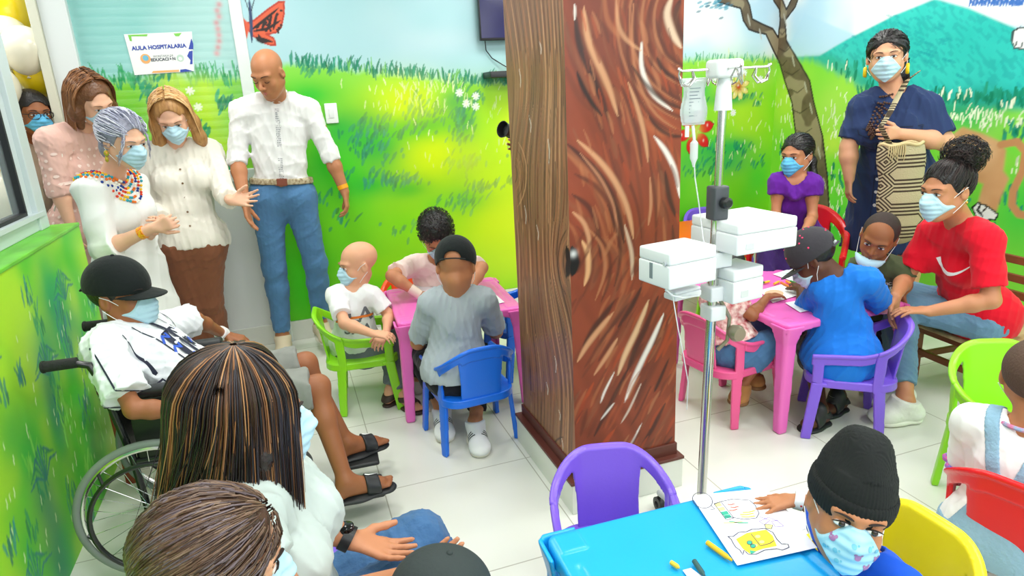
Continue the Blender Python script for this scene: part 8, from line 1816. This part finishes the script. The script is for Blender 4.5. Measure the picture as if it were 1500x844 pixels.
# the sheet's far edge hangs a little past the table in the photograph: a second sheet lies under it
s0, z0_ = sheet([(1018, 726), (1075, 800), (1180, 776), (1122, 716)], ZT + .0014, 'second white sheet peeping out under the large drawing', None)
cy_ = mat('yellow crayon', (248, 222, 60), .8); cr_ = mat('red crayon', (236, 110, 90), .8); cg = mat('green crayon', (60, 178, 150), .8); cp = mat('violet crayon', (150, 120, 214), .8); cw = mat('pale yellow crayon', (246, 240, 150), .8)
def ell_px(cx_, cy2, rx, ry, n=22, rot=0): return [(cx_ + rx * math.cos(a) * math.cos(rot) - ry * math.sin(a) * math.sin(rot), cy2 + rx * math.cos(a) * math.sin(rot) + ry * math.sin(a) * math.cos(rot)) for a in np.linspace(0, 6.283, n, endpoint=False)]
dl(s1, z1, ell_px(1029, 733, 15, 11, rot=.35), .0018, line, closed=True); dl(s1, z1, [(1042, 741), (1047, 746), (1040, 747)], .0016, line)
dl(s1, z1, [(1046, 739), (1056, 735), (1074, 731), (1098, 733), (1106, 740), (1112, 752), (1108, 759), (1090, 761), (1072, 758), (1062, 757)], .0018, line)
for a_, c_ in (((1047, 740), cw), ((1052, 746), cw), ((1057, 752), cg), ((1061, 757), cg)): df(s1, z1, [(a_[0] - 1, a_[1] - 2), (a_[0] + 8, a_[1] - 3.5), (a_[0] + 11, a_[1] + 1), (a_[0] + 2, a_[1] + 3)], c_)
dl(s1, z1, [(1046, 738), (1064, 762), (1075, 759), (1056, 735)], .0016, line, closed=True)
for (a, b, c_) in (((1066, 739), (1076, 738), cr_), ((1070, 743), (1082, 742), cr_), ((1068, 748), (1080, 746), cr_), ((1084, 754), (1104, 752), cy_), ((1086, 757), (1106, 756), cy_), ((1088, 751), (1106, 748), cy_), ((1060, 766), (1088, 764), cw), ((1068, 764), (1096, 766), cg)): dl(s1, z1, [a, ((a[0] + b[0]) / 2, (a[1] + b[1]) / 2 + 1), b], .0034, c_, 'crayon_stroke')
dl(s1, z1, [(1112, 757), (1128, 762), (1120, 769), (1112, 764), (1126, 758), (1140, 764), (1148, 771), (1136, 772), (1130, 764), (1140, 762)], .0016, cp)
crt = [(1066, 786), (1074, 786), (1082, 780), (1094, 779), (1102, 775), (1112, 775), (1120, 774), (1126, 777), (1132, 780), (1138, 790), (1145, 797), (1154, 797), (1156, 802), (1146, 806), (1138, 804), (1120, 806), (1108, 812), (1096, 812), (1090, 806), (1088, 813), (1084, 806), (1078, 802), (1074, 796), (1071, 790)]
df(s1, z1, [(1078, 790), (1094, 781), (1122, 776), (1132, 785), (1138, 800), (1118, 804), (1098, 811), (1088, 804)], cy_); dl(s1, z1 + .0003, crt, .0020, line, closed=True)
for p in ((1098, 794), (1110, 786), (1116, 794), (1106, 799)): df(s1, z1 + .0003, ell_px(p[0], p[1], 4, 2.4, 10), cw)
for p in ((1098, 795), (1103, 800)): df(s1, z1 + .0005, ell_px(p[0], p[1], 3.4, 2.6, 12), cg); dl(s1, z1 + .0006, ell_px(p[0], p[1], 4, 3, 12), .0012, line, closed=True)
dl(s1, z1 + .0004, [(1100, 782), (1108, 792), (1114, 800), (1128, 796), (1134, 792)], .0016, line); df(s1, z1 + .0004, [(1098, 806), (1108, 808), (1100, 812)], cg); df(s1, z1 + .0004, [(1120, 768), (1132, 769), (1130, 775), (1122, 774)], cw); dl(s1, z1 + .0005, [(1120, 768), (1132, 769), (1130, 775), (1122, 774)], .0014, line, closed=True)
s2, z2 = sheet([(1000, 836), (1010, 850), (1030, 846), (1012, 833)], ZT, 'corner of a white paper at the very bottom of the blue table')
def crayon(a, b, col, label, z, r_=.0052, grp='crayons lying on the tables'):
    A_, B_ = onz(*a, z + r_ + .001), onz(*b, z + r_ + .001); d = nrm(B_ - A_); L_ = np.linalg.norm(B_ - A_); m = mat('crayon wrap %d %d %d' % col, col, .6)
    o = MB().lathe([(0, 0), (r_, 0), (r_, L_ * .80), (r_ * .8, L_ * .82), (r_ * .45, L_), (0, L_)], A_, 14, tuple(d)).build('crayon', m, None, True); return tag(o, label, 'crayon', grp)
crayon((1036, 795), (1072, 821), (240, 186, 28), 'long yellow crayon lying beside the large drawing on the blue table', ZT, .0058); crayon((983, 824), (995, 832), (236, 196, 60), 'short yellow crayon at the bottom of the blue table', ZT, .0052); crayon((1017, 822), (1032, 844), (52, 92, 92), 'dark green crayon at the bottom of the blue table', ZT, .0056)
# left pink table
s3, z3 = sheet([(604, 428), (650, 430), (668, 408), (612, 412)], ZT, 'white drawing paper under the hand of the curly-haired boy'); s4, z4 = sheet([(640, 436), (652, 452), (690, 452), (690, 434)], ZT, 'white paper half hidden by the boy in grey, left pink table'); s5, z5 = sheet([(700, 424), (716, 448), (739, 443), (714, 421)], ZT, 'white paper at the right side of the left pink table')
dl(s4, z4, [(646, 440), (656, 437), (652, 446), (662, 444)], .003, line)
crayon((622, 432), (650, 427), (214, 46, 56), 'red crayon on the left pink table', ZT, .0058); crayon((645, 431), (655, 429), (90, 170, 60), 'short green crayon beside the red one on the left pink table', ZT, .0055); crayon((651, 433), (661, 431), (40, 60, 150), 'blue crayon end beside the boy\'s black cap', ZT, .0058); crayon((618, 436), (630, 436), (60, 62, 72), 'thick dark grey crayon stub on the left pink table', ZT, .0075)
# right pink table
s6, z6 = sheet([(1112, 426), (1132, 444), (1178, 430), (1148, 416)], ZT, 'drawing with a brown shape on the right pink table'); s7, z7 = sheet([(1132, 402), (1160, 412), (1196, 404), (1164, 392)], ZT, 'drawing with yellow patches at the far side of the right pink table'); s8, z8 = sheet([(1150, 444), (1172, 458), (1200, 452), (1180, 438)], ZT, 'white paper under the arm of the boy in blue'); 
df(s6, z6, ell_px(1134, 430, 14, 5.5), mat('tan crayon fill', (226, 178, 146), .8)); df(s7, z7, ell_px(1172, 402, 12, 4), mat('pale orange crayon fill', (246, 220, 150), .8)); dl(s7, z7, [(1146, 402), (1154, 400), (1160, 404)], .004, cg)
for k, (a, b, col, nm) in enumerate((((1144, 414), (1164, 424), (224, 120, 50), 'orange crayon in front of the drawing with the brown shape'), ((1152, 412), (1174, 424), (240, 160, 60), 'amber crayon beside the orange one on the right table'), ((1158, 412), (1174, 418), (60, 130, 60), 'dark green crayon on the right table'), ((1112, 416), (1120, 413), (60, 130, 60), 'short green crayon near the pumps'), ((1120, 414), (1128, 412), (240, 200, 50), 'yellow crayon stub near the pumps'), ((1134, 416), (1142, 412), (240, 190, 60), 'yellow crayon stub in the middle of the right table'))): crayon(a, b, col, nm, ZT, .0060)
